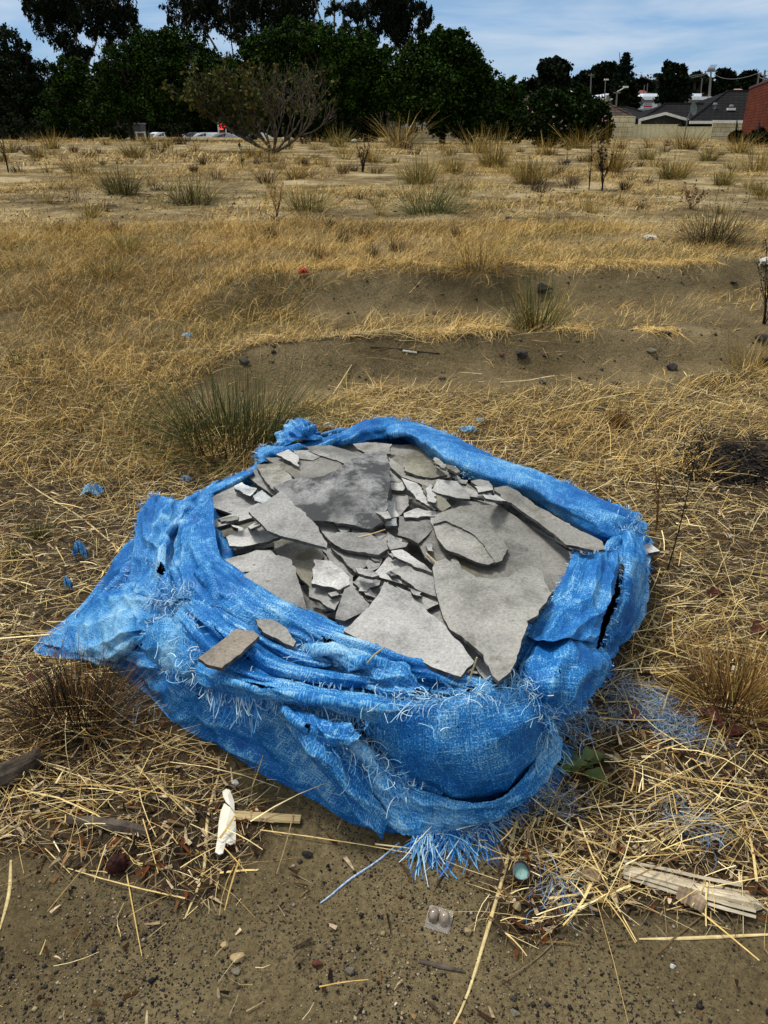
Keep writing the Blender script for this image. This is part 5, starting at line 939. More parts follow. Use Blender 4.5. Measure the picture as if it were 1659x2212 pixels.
def stick(pts, rad, mat, name, label, cat, seg=6, jit=0.0, z=None, sq=None):
    P = []
    for p in pts:
        q = hit(p[0], p[1]) if len(p) == 2 else at_z(*p)
        if len(p) == 2: q = q + Vector((0, 0, rad[0] if hasattr(rad, '__len__') else rad))
        P.append(tuple(q))
    P = crspline(P, 14) if len(P) > 2 else crspline(P, 10); n = len(P)
    r = np.interp(np.linspace(0, 1, n), np.linspace(0, 1, len(rad)), rad) if hasattr(rad, '__len__') else np.full(n, rad)
    if jit: r = r*(1+jit*(RG.random(n)-.5))
    V, Q = tube([Vector(p) for p in P], r, seg); c = P[0]; mb = MB(); 
    if sq: V = [Vector((v.x, v.y, P[min(n-1, i//seg)][2]+(v.z-P[min(n-1, i//seg)][2])*sq)) if i < n*seg else v for i, v in enumerate(V)]
    mb.add(V, Q); o = mb.build(name, mat, loc=c); tag(o, label, cat); return o
m_twig = M_noise('dark twig', (0.015, 0.012, 0.01), (0.06, 0.045, 0.03), 60, .9, .2, .8, 120); m_wood = M_noise('weathered wood', (0.40, 0.34, 0.23), (0.72, 0.63, 0.46), 12, .85, .2, .9, 30, stretch=(1, 1, 8)); m_bark = M_noise('grey bark', (0.035, 0.028, 0.022), (0.13, 0.105, 0.08), 30, .95, .1, 1.0, 70, dist=.006)
stick([(533, 712), (530, 695), (538, 684), (560, 695), (590, 712), (632, 730)], [.006, .008, .008, .006, .003], m_twig, 'bent_stick', 'black hooked stick lying in the golden grass', 'stick')
stick([(800, 752), (870, 757), (905, 762), (950, 766)], [.004, .005, .003], m_twig, 'stick', 'thin dark stick along the crest of the nearer bank', 'stick'); stick([(870, 760), (900, 764)], [.006, .006], m_white, 'plastic_strip', 'short white strip beside the thin stick on the bank', 'strip')
stick([(1255, 1063), (1290, 1058), (1325, 1052), (1352, 1040)], [.009, .011, .008, .003], m_bark, 'bark_strip', 'curved strip of dark bark behind the right rim of the sheet', 'bark', jit=.4, sq=.6)
stick([(500, 1768), (560, 1772), (650, 1778)], [.011, .012, .011], M_noise('straw bundle', (0.28, 0.2, 0.09), (0.55, 0.43, 0.22), 60, .85, .2, .9, 90, stretch=(.15, 6, 6)), 'wood_splinter', 'flat pale ribbed splinter of wood lying on the sand left of the sheet', 'splinter', seg=8, sq=.45)
stick([(150, 1778), (210, 1785), (270, 1795), (322, 1805)], [.010, .014, .014, .009], m_bark, 'branch', 'short thick branch with grey bark in the left litter', 'branch', jit=.4)
stick([(-25, 1708), (40, 1680), (92, 1650)], [.024, .026, .020], m_bark, 'log', 'cracked dark grey log end at the left edge in the straw', 'log', seg=9, jit=.2)
mb = MB(); P0 = [hit(1345, 1886), hit(1430, 1908), hit(1530, 1935), hit(1645, 1962)]
for k in range(9):
    off = (k-4)*.0040; t0, t1 = random.uniform(0, .06), random.uniform(.86, 1.0); dn = Vector((.25, .97, 0)); P = crspline([tuple(p+dn*off*(1+.3*q)+Vector((0, 0, .010+.006*math.sin(k*1.7)))) for q, p in enumerate(P0)], 16); P = P[int(t0*16):max(4, int(t1*16))]
    mb.tube([Vector(p) for p in P], [random.uniform(.0030, .0046) for _ in P], 4)
core = crspline([tuple(p+Vector((0, 0, .004))) for p in P0], 16); mb.tube([Vector(p) for p in core], [.006]+[random.uniform(.012, .015) for _ in range(14)]+[.005], 6); o = mb.build('driftwood', m_wood, loc=P0[0]); tag(o, 'long bleached splintered timber at the lower right', 'timber')
stick([(1460, 1940), (1490, 1955), (1518, 1972)], [.015, .017, .013], M_noise('brown timber', (0.12, 0.085, 0.055), (0.34, 0.25, 0.16), 22, .9, .2, .9, 40), 'wood_block', 'blunt little block of wood leaning on the bleached timber', 'block', seg=5, jit=.4)
rock(1275, 1890, 68, 44, M_noise('tan wood chunk', (0.16, 0.105, 0.05), (0.40, 0.28, 0.15), 16, .9, .2, 1.0, 40), 'rough tan chunk of wood on the straw at the lower right', 160, 'wood_chunk'); rock(1117, 1965, 26, 34, M_noise('tan bark', (0.25, 0.18, 0.09), (0.5, 0.38, 0.2), 16, .9, .2), 'tan papery bark bit below the bottle cap', 161, 'bark_chip')
rock(515, 2072, 40, 26, MATS['tan bark'], 'tan bark chip on the bottom sand', 162, 'bark_chip'); rock(485, 2045, 22, 18, MATS['tan bark'], 'small orange tan chip above the larger bark chip', 163, 'bark_chip'); rock(180, 1885, 22, 16, MATS['tan bark'], 'square pale chip at the edge of the left litter', 164, 'bark_chip'); rock(1010, 2018, 22, 34, MATS['tan bark'], 'yellow leaf-like chip right of the glass stopper', 165, 'bark_chip')
stick([(905, 2078), (940, 2086), (1005, 2102)], [.003, .005, .002], m_bark, 'bark_strip', 'thin dark bark strip on the sand at the bottom centre', 'bark', sq=.5); stick([(1000, 1768), (1060, 1762), (1100, 1750)], [.003, .003, .002], m_twig, 'twig', 'thin dark twig right of the frayed corner', 'twig'); stick([(1030, 1775), (1042, 1800)], [.006, .004], m_bark, 'twig', 'stubby grey twig beside the pale pebble', 'twig')
for k, (pts, lab) in enumerate([([(975, 2225), (1010, 2150), (1050, 2020), (1085, 1900), (1110, 1800), (1135, 1700)], 'very long bent yellow straw running up from the bottom edge'), ([(1150, 1998), (1200, 1960), (1260, 1925), (1340, 1865), (1515, 1745)], 'long pair of flat yellow straws pointing up right at the lower right'), ([(1320, 1895), (1400, 1835), (1500, 1770)], 'thick pale straw beside the long flat pair'),
   ([(1515, 1500), (1580, 1640), (1659, 1740)], 'thick yellow straw slanting down at the right edge'), ([(400, 1985), (440, 1880), (450, 1760), (480, 1650)], 'long yellow straw standing out of the left litter'), ([(0, 985), (60, 1045), (170, 1115), (250, 1180), (300, 1210)], 'long pale straw slanting toward the left collar'), ([(130, 1450), (200, 1570), (300, 1660), (420, 1760)], 'long yellow straw across the left litter'), ([(0, 1510), (90, 1540), (190, 1600), (290, 1700)], 'yellow straw lying across the dark tuft'),
   ([(650, 940), (720, 850), (760, 790)], 'straw leaning over the tissue behind the sheet'), ([(1050, 1860), (1080, 1855), (1180, 1850), (1240, 1838)], 'flat split yellow straw below the bottle cap'), ([(0, 2010), (20, 1930), (24, 1860)], 'yellow straw at the left edge of the sand'), ([(1380, 2030), (1480, 2028), (1659, 2020)], 'thin pale straw at the edge of the right sand')]):
    stick(pts, [.0015, .0032, .0034, .0022], M_noise('yellow straw', (0.42, 0.31, 0.12), (0.68, 0.55, 0.28), 40, .7, .3, .3), 'straw_stalk', lab, 'straw', sq=.5)
# white broken plastic piece, cracked in three
root = empty('plastic_shard', hit(492, 1810), 'broken white plastic bottle side lying at the edge of the left litter', 'shard'); m_pl = M_noise('yellowed white plastic', (0.62, 0.58, 0.46), (0.82, 0.79, 0.68), 5, .45, .4, .1)
for nm, pts in [('neck', [(482,1722),(490,1718),(499,1722),(508,1745),(508,1765),(498,1755),(490,1748),(484,1735)]), ('panel', [(486,1748),(500,1760),(510,1775),(512,1805),(510,1830),(500,1838),(480,1832),(472,1822),(474,1790),(478,1765)]), ('corner', [(472,1825),(490,1834),(484,1858),(476,1862),(467,1856)])]:
    mb = MB(); P = [hit(*p) for p in pts]; cx_ = sum(p.x for p in P)/len(P); top = [Vector((p.x, p.y, p.z+.012+.010*max(0, 1-((p.x-cx_)/.025)**2))) for p in P]
    cen = sum(top, Vector())/len(top)+Vector((0, 0, .006)); nP = len(top); low = [t-Vector((0, 0, .0025)) for t in top]
    mb.add(top+[cen]+low, [(i, (i+1) % nP, nP) for i in range(nP)]+[(i, nP+1+i, nP+1+(i+1) % nP, (i+1) % nP) for i in range(nP)]); mb.build(nm, m_pl, root, smooth=False)
# bottle cap lying open side up
c = hit(1121, 1893)+Vector((0, 0, .012)); root = empty('bottle_cap', c, 'bottle cap lying open side up with a pale green liner', 'bottle cap', None); s = (c.y*cp-(c.z-CAMH)*sp)/F; r = 19*s
tilt = Matrix.Rotation(R(28), 4, 'X'); mb = MB(); seg = 40; prof = [(r*.92, 0), (r, .004), (r*1.0, .016), (r*1.07, .0175), (r*1.0, .019), (r*.93, .0185), (r*.93, .006)]
V = []; 
for (a, z_) in prof:
    for k in range(seg): an = 2*math.pi*k/seg; V.append(c+tilt @ Vector((math.cos(an)*a*(1+.01*(k % 2)), math.sin(an)*a*(1+.01*(k % 2)), z_+.003)))
mb.add(V, [(i*seg+k, i*seg+(k+1) % seg, (i+1)*seg+(k+1) % seg, (i+1)*seg+k) for i in range(len(prof)-1) for k in range(seg)]); mb.build('shell', M_noise('dark red metal cap', (0.05, 0.02, 0.018), (0.14, 0.08, 0.07), 30, .35, .5, .2, metal=.6), root, smooth=True)
mb = MB(); mb.poly([c+tilt @ Vector((math.cos(2*math.pi*k/seg)*r*.925, math.sin(2*math.pi*k/seg)*r*.925, .0085)) for k in range(seg)]); mb.build('liner', M_noise('green liner', (0.12, 0.30, 0.28), (0.28, 0.50, 0.46), 60, .4, .4, .2), root)
# clear blister / glass stopper
c = hit(948, 1990); root = empty('plastic_blister', c, 'clear plastic blister with two brown domes lying on the sand', 'blister'); s = (c.y*cp-(c.z-CAMH)*sp)/F; w = 26*s
m_gl = bpy.data.materials.new('clear plastic'); m_gl.use_nodes = True; b = m_gl.node_tree.nodes['Principled BSDF']; b.inputs['Base Color'].default_value = (.72, .66, .58, 1); b.inputs['Roughness'].default_value = .12; b.inputs['Transmission Weight'].default_value = .75; b.inputs['IOR'].default_value = 1.35
RM = Matrix.Rotation(R(-18), 4, 'Z') @ Matrix.Rotation(R(12), 4, 'X')
bm = bmesh.new(); bmesh.ops.create_cube(bm, size=1, matrix=Matrix.Translation((0, 0, .004)) @ RM @ Matrix.Diagonal((w*2.1, w*2.0, .004, 1))); bmesh.ops.bevel(bm, geom=bm.edges[:], offset=.002, segments=3, affect='EDGES'); me = bpy.data.meshes.new('backing'); bm.to_mesh(me); bm.free(); link('backing', me, m_gl, root)
for sx in (-.5, .42):
    bm = bmesh.new(); bmesh.ops.create_uvsphere(bm, u_segments=20, v_segments=12, radius=1, matrix=RM @ Matrix.Translation((sx*w, .2*w, .007)) @ Matrix.Diagonal((w*.48, w*.62, .016, 1))); me = bpy.data.meshes.new('dome'); bm.to_mesh(me); bm.free(); me.polygons.foreach_set('use_smooth', [True]*len(me.polygons)); link('dome', me, M_noise('brown clear dome', (0.10, 0.07, 0.045), (0.42, 0.34, 0.26), 30, .12, .7, .1), root)
# fallen leaves
def leaf(name, dx, dy, wpx, rot, mat, label, curl=.4, lobes=0, group=None, cat='leaf'):
    c = hit(dx, dy); s = (c.y*cp-(c.z-CAMH)*sp)/F; L_ = wpx*s; mb = MB(); n = 14; V = []; M_ = Matrix.Rotation(rot, 4, 'Z')
    for i in range(n+1):
        t = i/n; w = math.sin(math.pi*min(1, t*1.02))**.8*L_*.28*(1+.15*math.sin(t*17))
        for k, u in enumerate((-1, -.5, 0, .5, 1)): V.append(c+M_ @ Vector(((t-.5)*L_, u*w, .008+abs(u)**1.5*w*curl*1.3+math.sin(t*3.1)*L_*.12*curl+.003*math.sin(t*9+u*4))))
    mb.add(V, [(i*5+k, i*5+k+1, (i+1)*5+k+1, (i+1)*5+k) for i in range(n) for k in range(4)]); o = mb.build(name, mat, loc=c, smooth=True); tag(o, label, cat, group); return o
m_rl = M_noise('dark red dead leaf', (0.035, 0.008, 0.005), (0.13, 0.03, 0.015), 30, .6, .3, .4)
for k, (dx, dy, w, r_, lab) in enumerate([(1382, 1518, 44, .4, 'dark curled leaf on the tangle of blue threads'), (1375, 1563, 56, .1, 'dark flat leaf below the tangle of blue threads'), (1472, 1556, 38, 1.2, 'small cupped red leaf left of the rusty tussock'), (1530, 1560, 70, -1.0, 'large dark red leaf at the foot of the rusty tussock'), (1588, 1592, 60, .1, 'folded red leaf at the right edge of the litter'), (1545, 1292, 50, .3, 'dull red leaf in the straw behind the rusty tussock'), (1640, 1370, 60, .4, 'dark red leaf at the right edge in the straw'), (60, 1480, 60, -.5, 'brown curled leaf left of the dark tuft'), (215, 1440, 40, .9, 'brown leaf under the left corner of the sheet')]):
    leaf('dead_leaf', dx, dy, w, r_, m_rl, lab, .6, group='dead red brown leaves')
root = empty('green_leaf', hit(1255, 1665), 'wilted green leaf with three lobes on the sand right of the sheet', 'leaf'); m_gr = M_noise('wilted green', (0.045, 0.075, 0.015), (0.12, 0.16, 0.04), 20, .55, .35, .4)
for dx, dy, w, r_ in [(1232, 1668, 64, .35), (1278, 1650, 74, .45), (1285, 1690, 64, -.75), (1228, 1645, 56, 1.9), (1255, 1665, 50, .1)]:
    o = leaf('lobe', dx, dy, w, r_, m_gr, 'x', .5); del o['label']; del o['category']; o.parent = root; o.matrix_parent_inverse = Matrix.Identity(4); o.location = Vector(o.location)-Vector(root.location)
    if r_ == .35: del_ = None
# tangles of blue thread lying on the ground
def tangle(pts, n, rad, label, name='thread_tangle', L0=.02, L1=.08, wd=.0011):
    P = np.array([tuple(hit(*p)) for p in pts]); P = crspline(P, 60); i = RG.integers(0, 60, n); B = P[i]+RG.normal(0, rad, (n, 3))*[1, 1, 0]; B[:, 2] = H(B[:, 0], B[:, 1])+RG.uniform(.003, .03, n)
    c = B.mean(0); c[2] = 0; V, Q, C = ribbons(B-c, RG.uniform(-3.1, 3.1, n), RG.normal(0.1, .3, n), RG.normal(-0.1, .4, n), RG.uniform(L0, L1, n), RG.uniform(.6, 1.2, n)*wd, sample_cols([(110,140,160),(80,110,145),(140,155,160),(96,112,120),(160,168,165),(60,90,130)], n, .25), 6, .8, RG.normal(0, 1.6, n))
    o = link(name, npmesh(name, V, Q, C), m_thread); o.location = c; tag(o, label, 'thread tangle'); return o
tangle([(1330, 1500), (1380, 1510), (1420, 1560), (1500, 1600)], 800, .022, 'grey blue net of shredded threads on the straw right of the sheet'); tangle([(1190, 1590), (1230, 1570), (1320, 1560)], 330, .03, 'shredded threads trailing from the right foot of the sheet')
tangle([(1120, 1720), (1180, 1730), (1220, 1752)], 160, .02, 'little blue thread tangle on the sand below the right side'); tangle([(1180, 1935), (1210, 1940), (1230, 1930)], 60, .02, 'pale grey blue shreds by the wood chunk at the lower right'); tangle([(240, 1500), (300, 1540), (320, 1520)], 70, .03, 'few white blue threads in the litter by the left foot'); tangle([(1450, 1765), (1500, 1800), (1540, 1815)], 110, .028, 'fine grey threads spread over the right straw')
stick([(862, 1822), (815, 1862), (760, 1898), (735, 1918), (712, 1938), (692, 1952)], [.0018, .002, .0022, .002, .0015], M_noise('banded blue thread', (0.05, 0.22, 0.5), (0.65, 0.72, 0.78), 300, .6, .3), 'trailing_thread', 'long blue and white thread trailing over the sand from the near corner', 'thread'); stick([(1185, 1590), (1210, 1640), (1232, 1682)], .0018, MATS['banded blue thread'], 'trailing_thread', 'short blue thread hanging toward the green leaf', 'thread')
stick([(1090, 1560), (1100, 1572)], .001, MATS['banded blue thread'], 'thread_end', 'tiny thread end', 'thread') if False else None
# straws and a sprig on top of the slabs
for pts, lab in [([(756, 1162, .30), (790, 1157, .31), (832, 1144, .30)], 'yellow straw lying on the hexagonal slab'), ([(920, 1194, .28), (950, 1222, .285), (985, 1255, .28)], 'yellow straw in the crack at the middle of the heap'), ([(1010, 1478, .29), (1022, 1445, .33), (1030, 1420, .36)], 'short straw sticking up at the near point of the heap'), ([(793, 1432, .33), (812, 1412, .35), (832, 1398, .37)], 'stub of brown straw caught in the bunched blue fold')]:
    stick(pts, [.0012, .002, .0015], MATS['yellow straw'], 'straw_stalk', lab, 'straw')
# ------------------------------------------------------------ trees and shrubs
def leafmass(blobs, n, size, pal, droop=0.0, clump=0.16, seed=1, squash=.8, var=.25):
    """blobs: (centre, radius); leaves in clumps spread through the volume, denser near the outside"""
    rg = np.random.default_rng(seed); tot = sum(r**2 for _, r in blobs); V = []; Cc = []; allP = []
    for c, r in blobs:
        k = int(n*r*r/tot); nc = max(6, int(k/(34 if droop > .3 else 60))); d = rg.normal(0, 1, (nc, 3)); d /= np.linalg.norm(d, axis=1, keepdims=True); rad = r*(0.35+0.68*rg.random((nc, 1))**.55)
        rad = np.where(rg.random((nc, 1)) < .10, r*rg.uniform(1.0, 1.22, (nc, 1)), rad); cc = np.array(c)+d*rad*[1, 1, squash]; idx = rg.integers(0, nc, k); sg = r*clump*(.6+.8*rg.random((nc, 1)))
        P = cc[idx]+rg.normal(0, 1, (k, 3))*sg[idx]*[1, 1, .75+droop*.9]; allP.append(P)
    P = np.concatenate(allP); k = len(P); dr = rg.normal(0, 1, (k, 3)); dr[:, 2] = dr[:, 2]*.5-droop*2.2; dr /= np.linalg.norm(dr, axis=1, keepdims=True)
    up = rg.normal(0, 1, (k, 3)); sd = np.cross(dr, up); sd /= np.maximum(np.linalg.norm(sd, axis=1, keepdims=True), 1e-6); L_ = size*rg.uniform(.6, 1.3, (k, 1)); w = L_*(.22 if droop > .5 else .36)
    m = P+dr*L_*.5+rg.normal(0, 1, (k, 3))*L_*.05; V = np.stack([P, m+sd*w, P+dr*L_, m-sd*w], 1).reshape(-1, 3)
    Q = np.arange(4*k).reshape(k, 4); pal = np.array([lin(c) for c in pal]); C = pal[rg.integers(0, len(pal), k)]*(1+rg.uniform(-var, var, (k, 1))); return V, Q, np.repeat(C, 4, axis=0)
m_leaf = M_attr('tree foliage', 0.75, 0.08, var=0.15, scale=1.5); m_shrubbark = M_noise('pale shrub bark', (0.045, 0.036, 0.026), (0.15, 0.12, 0.085), 9, .85, .2, .4, 30)
m_gumbark = M_noise('pale gum bark', (0.05, 0.04, 0.03), (0.17, 0.14, 0.11), 3, .85, .2, .5, 12, dist=.02); m_dbark = M_noise('dark tree bark', (0.015, 0.012, 0.01), (0.06, 0.048, 0.036), 5, .95, .1, .8, 20, dist=.03)
BROAD = [(28,48,10),(18,32,8),(42,64,14),(12,22,8),(56,78,18)]; GUM = [(14,22,10),(10,16,8),(22,30,14),(30,38,20)]; BUSH = [(30,46,14),(20,34,12),(44,60,18),(16,26,10)]; FAR = [(22,32,16),(16,26,14),(32,42,20),(12,20,12)]
def tree(name, label, D, base, blobs, n, size, pal, trunks=(), bark=None, tr=.2, droop=0.0, seed=1, group=None, clump=.16, cat='tree', dz=.7, zbase=None):
    zb = float(H(0, D)) if zbase is None else zbase
    d = ray(base[0], base[1]); c = Vector((d[0]/d[1]*D, D, zb)); root = empty(name, c, label, cat, group); rg = random.Random(seed); B = []
    for (px, py, pr) in blobs:
        if D < 100 and pr > 24:
            for q in range(4): a_ = rg.uniform(-3.4, .3); sr = pr*rg.uniform(.22, .5); B.append((tuple(at_y(px+math.cos(a_)*pr*.92, py+math.sin(a_)*pr*.85, D+rg.uniform(-1, 1)*pr/F*D*dz)), sr/F*D))
        DD = D+rg.uniform(-1, 1)*pr/F*D*dz; B.append((tuple(at_y(px, py, DD)), pr/F*D*(.74 if droop > .5 and D < 100 else .93)))
    V, Q, C = leafmass(B, n, size, pal, droop, clump, seed); link('crown', npmesh('crown', local(V, root), Q, C), m_leaf, root)
    mb = MB()
    for T_ in trunks:
        P = [tuple(at_y(p[0], p[1], D)) for p in T_]; P[0] = (P[0][0], P[0][1], min(P[0][2], zb) if T_ is trunks[0] else P[0][2]); P = crspline(P, 9) if len(P) > 2 else crspline(P, 6); rr_ = tr*(1 if T_ is trunks[0] else .55)
        mb.tube([Vector(p) for p in P], [rr_*(1-.7*t) for t in np.linspace(0, 1, len(P))], 7)
    mids = [Vector(at_y(base[0], base[1]-40, D))] if not trunks else [Vector(at_y(T_[-1][0], T_[-1][1], D)) for T_ in trunks]+[Vector(at_y(T_[len(T_)//2][0], T_[len(T_)//2][1], D)) for T_ in trunks]
    if not trunks: mb.tube([c-Vector((0, 0, .1)), mids[0]], [tr, tr*.7], 7)
    for (bc, br) in B:
        bc = Vector(bc); s = min(mids, key=lambda q: (q-bc).length); e = bc; mid = (s+e)/2+Vector((0, 0, -br*.2)); mb.tube([s, mid, e], [tr*.42, tr*.3, tr*.12], 5)
        for q in range(4):
            o_ = Vector((rg.gauss(0, 1), rg.gauss(0, 1), abs(rg.gauss(0, .8)))).normalized()*br*.75; mb.tube([e*.6+s*.4, e+o_*.5, e+o_], [tr*.2, tr*.13, tr*.05], 4)
    mb.build('trunk', bark or m_dbark, root, smooth=True); return root
tree('gum_tree', 'tall gum tree with hanging leaf clumps at the upper left, sky showing through', 88, (225, 290),
  [(100,25,34),(78,8,28),(92,62,24),(128,42,36),(120,80,24),(150,95,28),(165,125,26),(180,112,20),(150,12,34),(185,30,32),(215,10,38),(250,5,42),(262,45,34),(240,60,30),(270,85,24),(205,72,22),(282,20,18),(188,140,12),(196,60,22),(108,0,40),(240,88,18)], 30000, .30, GUM,
  [[(262,300),(252,200),(246,120),(240,60),(238,0)],[(216,290),(200,190),(185,130),(165,80),(150,30),(140,-10)],[(252,170),(268,120),(276,70)],[(200,185),(225,150),(240,110)],[(170,110),(130,70),(105,40)],[(185,150),(205,100),(215,60)]], m_gumbark, .22, .9, 5, 'tall gum trees behind the leafy ones', .13)
tree('gum_tree', 'tall gum tree in the middle, its dense dark clumps meeting the top of the picture', 92, (560, 290),
  [(392,20,34),(370,42,14),(430,30,34),(440,62,24),(478,15,36),(495,55,30),(530,35,34),(520,75,24),(560,15,36),(575,55,28),(610,12,34),(620,50,28),(648,25,28),(655,55,18),(350,12,8),(400,55,18),(590,80,18),(640,-5,40),(540,-10,50),(680,48,17)], 32000, .31, GUM,
  [[(560,300),(555,180),(550,100),(560,30),(570,-20)],[(500,290),(505,170),(500,90),(480,20)],[(610,290),(618,160),(612,80),(625,10)],[(520,90),(500,50),(495,10)],[(470,110),(440,60),(415,20)],[(680,55),(672,20),(655,-15)]], m_gumbark, .22, .9, 6, 'tall gum trees behind the leafy ones', .13)
tree('gum_tree', 'tall gum tree right of the middle with bare pale limbs against the sky', 90, (800, 290),
  [(712,20,12),(725,10,14),(760,12,24),(786,30,22),(800,62,24),(790,78,14),(830,15,34),(868,20,36),(905,14,16),(852,52,30),(870,82,28),(918,36,20),(930,24,12),(905,60,14),(835,50,22),(750,52,11),(768,35,14),(855,-5,34),(745,70,16)], 26000, .30, GUM,
  [[(722,290),(722,150),(722,60),(723,0),(724,-20)],[(742,290),(742,120),(740,50),(742,0)],[(770,290),(772,110),(780,60),(805,10)],[(860,290),(856,150),(860,80),(870,10)],[(692,40),(684,15),(678,-10)],[(724,35),(705,20),(697,12)],[(742,40),(752,25),(758,5)],[(800,110),(820,90),(812,60)],[(860,120),(895,70),(915,45)]], m_gumbark, .2, .9, 7, 'tall gum trees behind the leafy ones', .13)
def broad(label, D, base, blobs, n, seed, pal=BROAD, size=.26, trunks=(), tr=.22): return tree('leafy_tree', label, D, base, blobs, int(n*1.9), size*.68, pal, trunks, None, tr, .15, seed, 'broad leafy trees along the far edge of the block', .115)
broad('dark leafy tree at the far left edge of the picture', 74, (60, 300), [(10,95,34),(28,120,36),(15,160,50),(60,170,48),(40,220,60),(-30,150,70),(100,185,38),(110,230,50),(-20,240,60),(90,265,34),(20,270,40)], 22000, 11, GUM+BROAD[:2], .3)
broad('second dark tree at the left, lower than the first, below the gum', 70, (150, 300), [(130,140,22),(150,165,34),(185,180,36),(160,215,46),(215,215,44),(130,255,38),(190,262,38),(235,262,28)], 18000, 12, BROAD, .28)
broad('wide leafy tree left of centre behind the car park with a rounded green top', 62, (290, 300), [(345,95,32),(300,110,30),(385,100,36),(330,125,50),(260,150,42),(410,140,54),(235,190,34),(290,190,60),(360,190,64),(450,170,50),(440,215,52),(250,232,40),(340,215,52),(400,225,40),(215,235,30)], 42000, 13, trunks=[[(288,302),(283,280),(278,255),(290,210)],[(283,270),(300,240),(340,200)],[(320,302),(322,280),(326,250)]])
broad('leafy tree in the centre behind the branching shrub', 60, (620, 300), [(590,95,34),(560,115,34),(640,85,38),(540,160,48),(610,140,56),(520,205,56),(590,205,60),(660,180,56),(480,225,40),(660,235,54),(540,232,36)], 38000, 14, trunks=[[(620,302),(618,260),(610,200)],[(545,302),(548,270),(540,220)]])
broad('leafy tree right of centre with a bright green rounded top', 58, (745, 300), [(680,90,36),(720,95,40),(765,95,36),(790,115,30),(700,135,56),(760,150,56),(830,140,34),(720,210,60),(790,205,56),(845,200,44),(700,262,34),(760,258,30)], 36000, 15, [BROAD[0], BROAD[2], BROAD[4], BROAD[1]])
broad('big leafy tree at the right of the row, its sloping side against the sky', 52, (955, 300), [(945,80,24),(985,92,26),(1000,108,22),(915,105,28),(960,115,40),(1018,125,22),(900,150,44),(985,150,52),(1030,155,28),(1045,180,24),(930,195,60),(1010,205,54),(1050,215,22),(885,235,40),(960,252,40),(1030,250,42),(870,190,36),(1070,250,20)], 46000, 16, trunks=[[(955,304),(957,280),(960,240),(965,180)],[(957,270),(985,240),(1005,200)],[(958,270),(930,240),(915,190)]])
broad('smaller dark tree between the big one and the round bush', 66, (1090, 300), [(1085,190,20),(1105,180,16),(1095,215,30),(1120,200,16),(1080,250,30),(1115,250,26),(1140,235,18)], 12000, 17)
tree('round_bush', 'big rounded dark green bush with few pink flowers beside the pale brick wall', 44, (1215, 304), [(1165,228,24),(1150,262,30),(1190,218,26),(1215,222,28),(1250,222,26),(1200,255,42),(1250,252,40),(1285,240,24),(1300,265,22),(1140,282,20),(1230,285,30),(1180,285,28),(1285,285,26),(1310,280,12)], 44000, .17, BUSH, tr=.1, droop=.05, seed=21, cat='bush', clump=.17)
P = [at_y(random.uniform(1140, 1310), random.uniform(225, 285), 44-random.uniform(.9, 1.4)) for _ in range(26)]
fl = MB()
for p in P:
    for k in range(3): d = Vector((random.gauss(0, .035), random.gauss(0, .035), random.gauss(0, .035))); fl.tube([p+d, p+d+Vector((0, 0, .04))], [.03, .02], 5)
fl.build('flower', M_plain('pink flower', (0.55, 0.3, 0.34)), bpy.data.objects['round_bush'])
# low dark undergrowth closing the row at the ground, each shrub its own
for k, (dx, dy, r, D, lab) in enumerate([(30, 285, 30, 68, 'low dark shrub at the far left foot of the trees'), (80, 288, 24, 67, 'low shrub beside the tall golden tussock'), (380, 284, 22, 108, 'dark shrub behind the parked cars, left'), (690, 280, 26, 57, 'low dark shrub under the bright green tree'), (740, 284, 26, 55, 'shrub right of it under the same tree'), (790, 282, 22, 57, 'shrub left of the low pale wall'), (1110, 288, 22, 50, 'low shrub between the tree trunk and the round bush'), (1075, 290, 18, 49, 'small shrub right of the tree trunk'), (650, 286, 18, 58, 'small shrub behind the branching shrub'), (1000, 292, 16, 50, 'small shrub in the tall grass by the low wall'), (255, 290, 14, 66, 'shrub beside the leaning white post'), (1592, 297, 11, 50, 'dark shrub at the foot of the red brick wall'), (1640, 296, 14, 44, 'dark shrub right of it before the brick wall')]):
    tree('shrub', lab, D, (dx, 300), [(dx-r*.6, dy, r*.8), (dx+r*.6, dy+2, r*.8), (dx, dy-r*.5, r*.8)], 2600, .16 if D < 80 else .3, GUM+BUSH[:2], tr=.05, seed=40+k, group='low shrubs under the trees', cat='shrub')
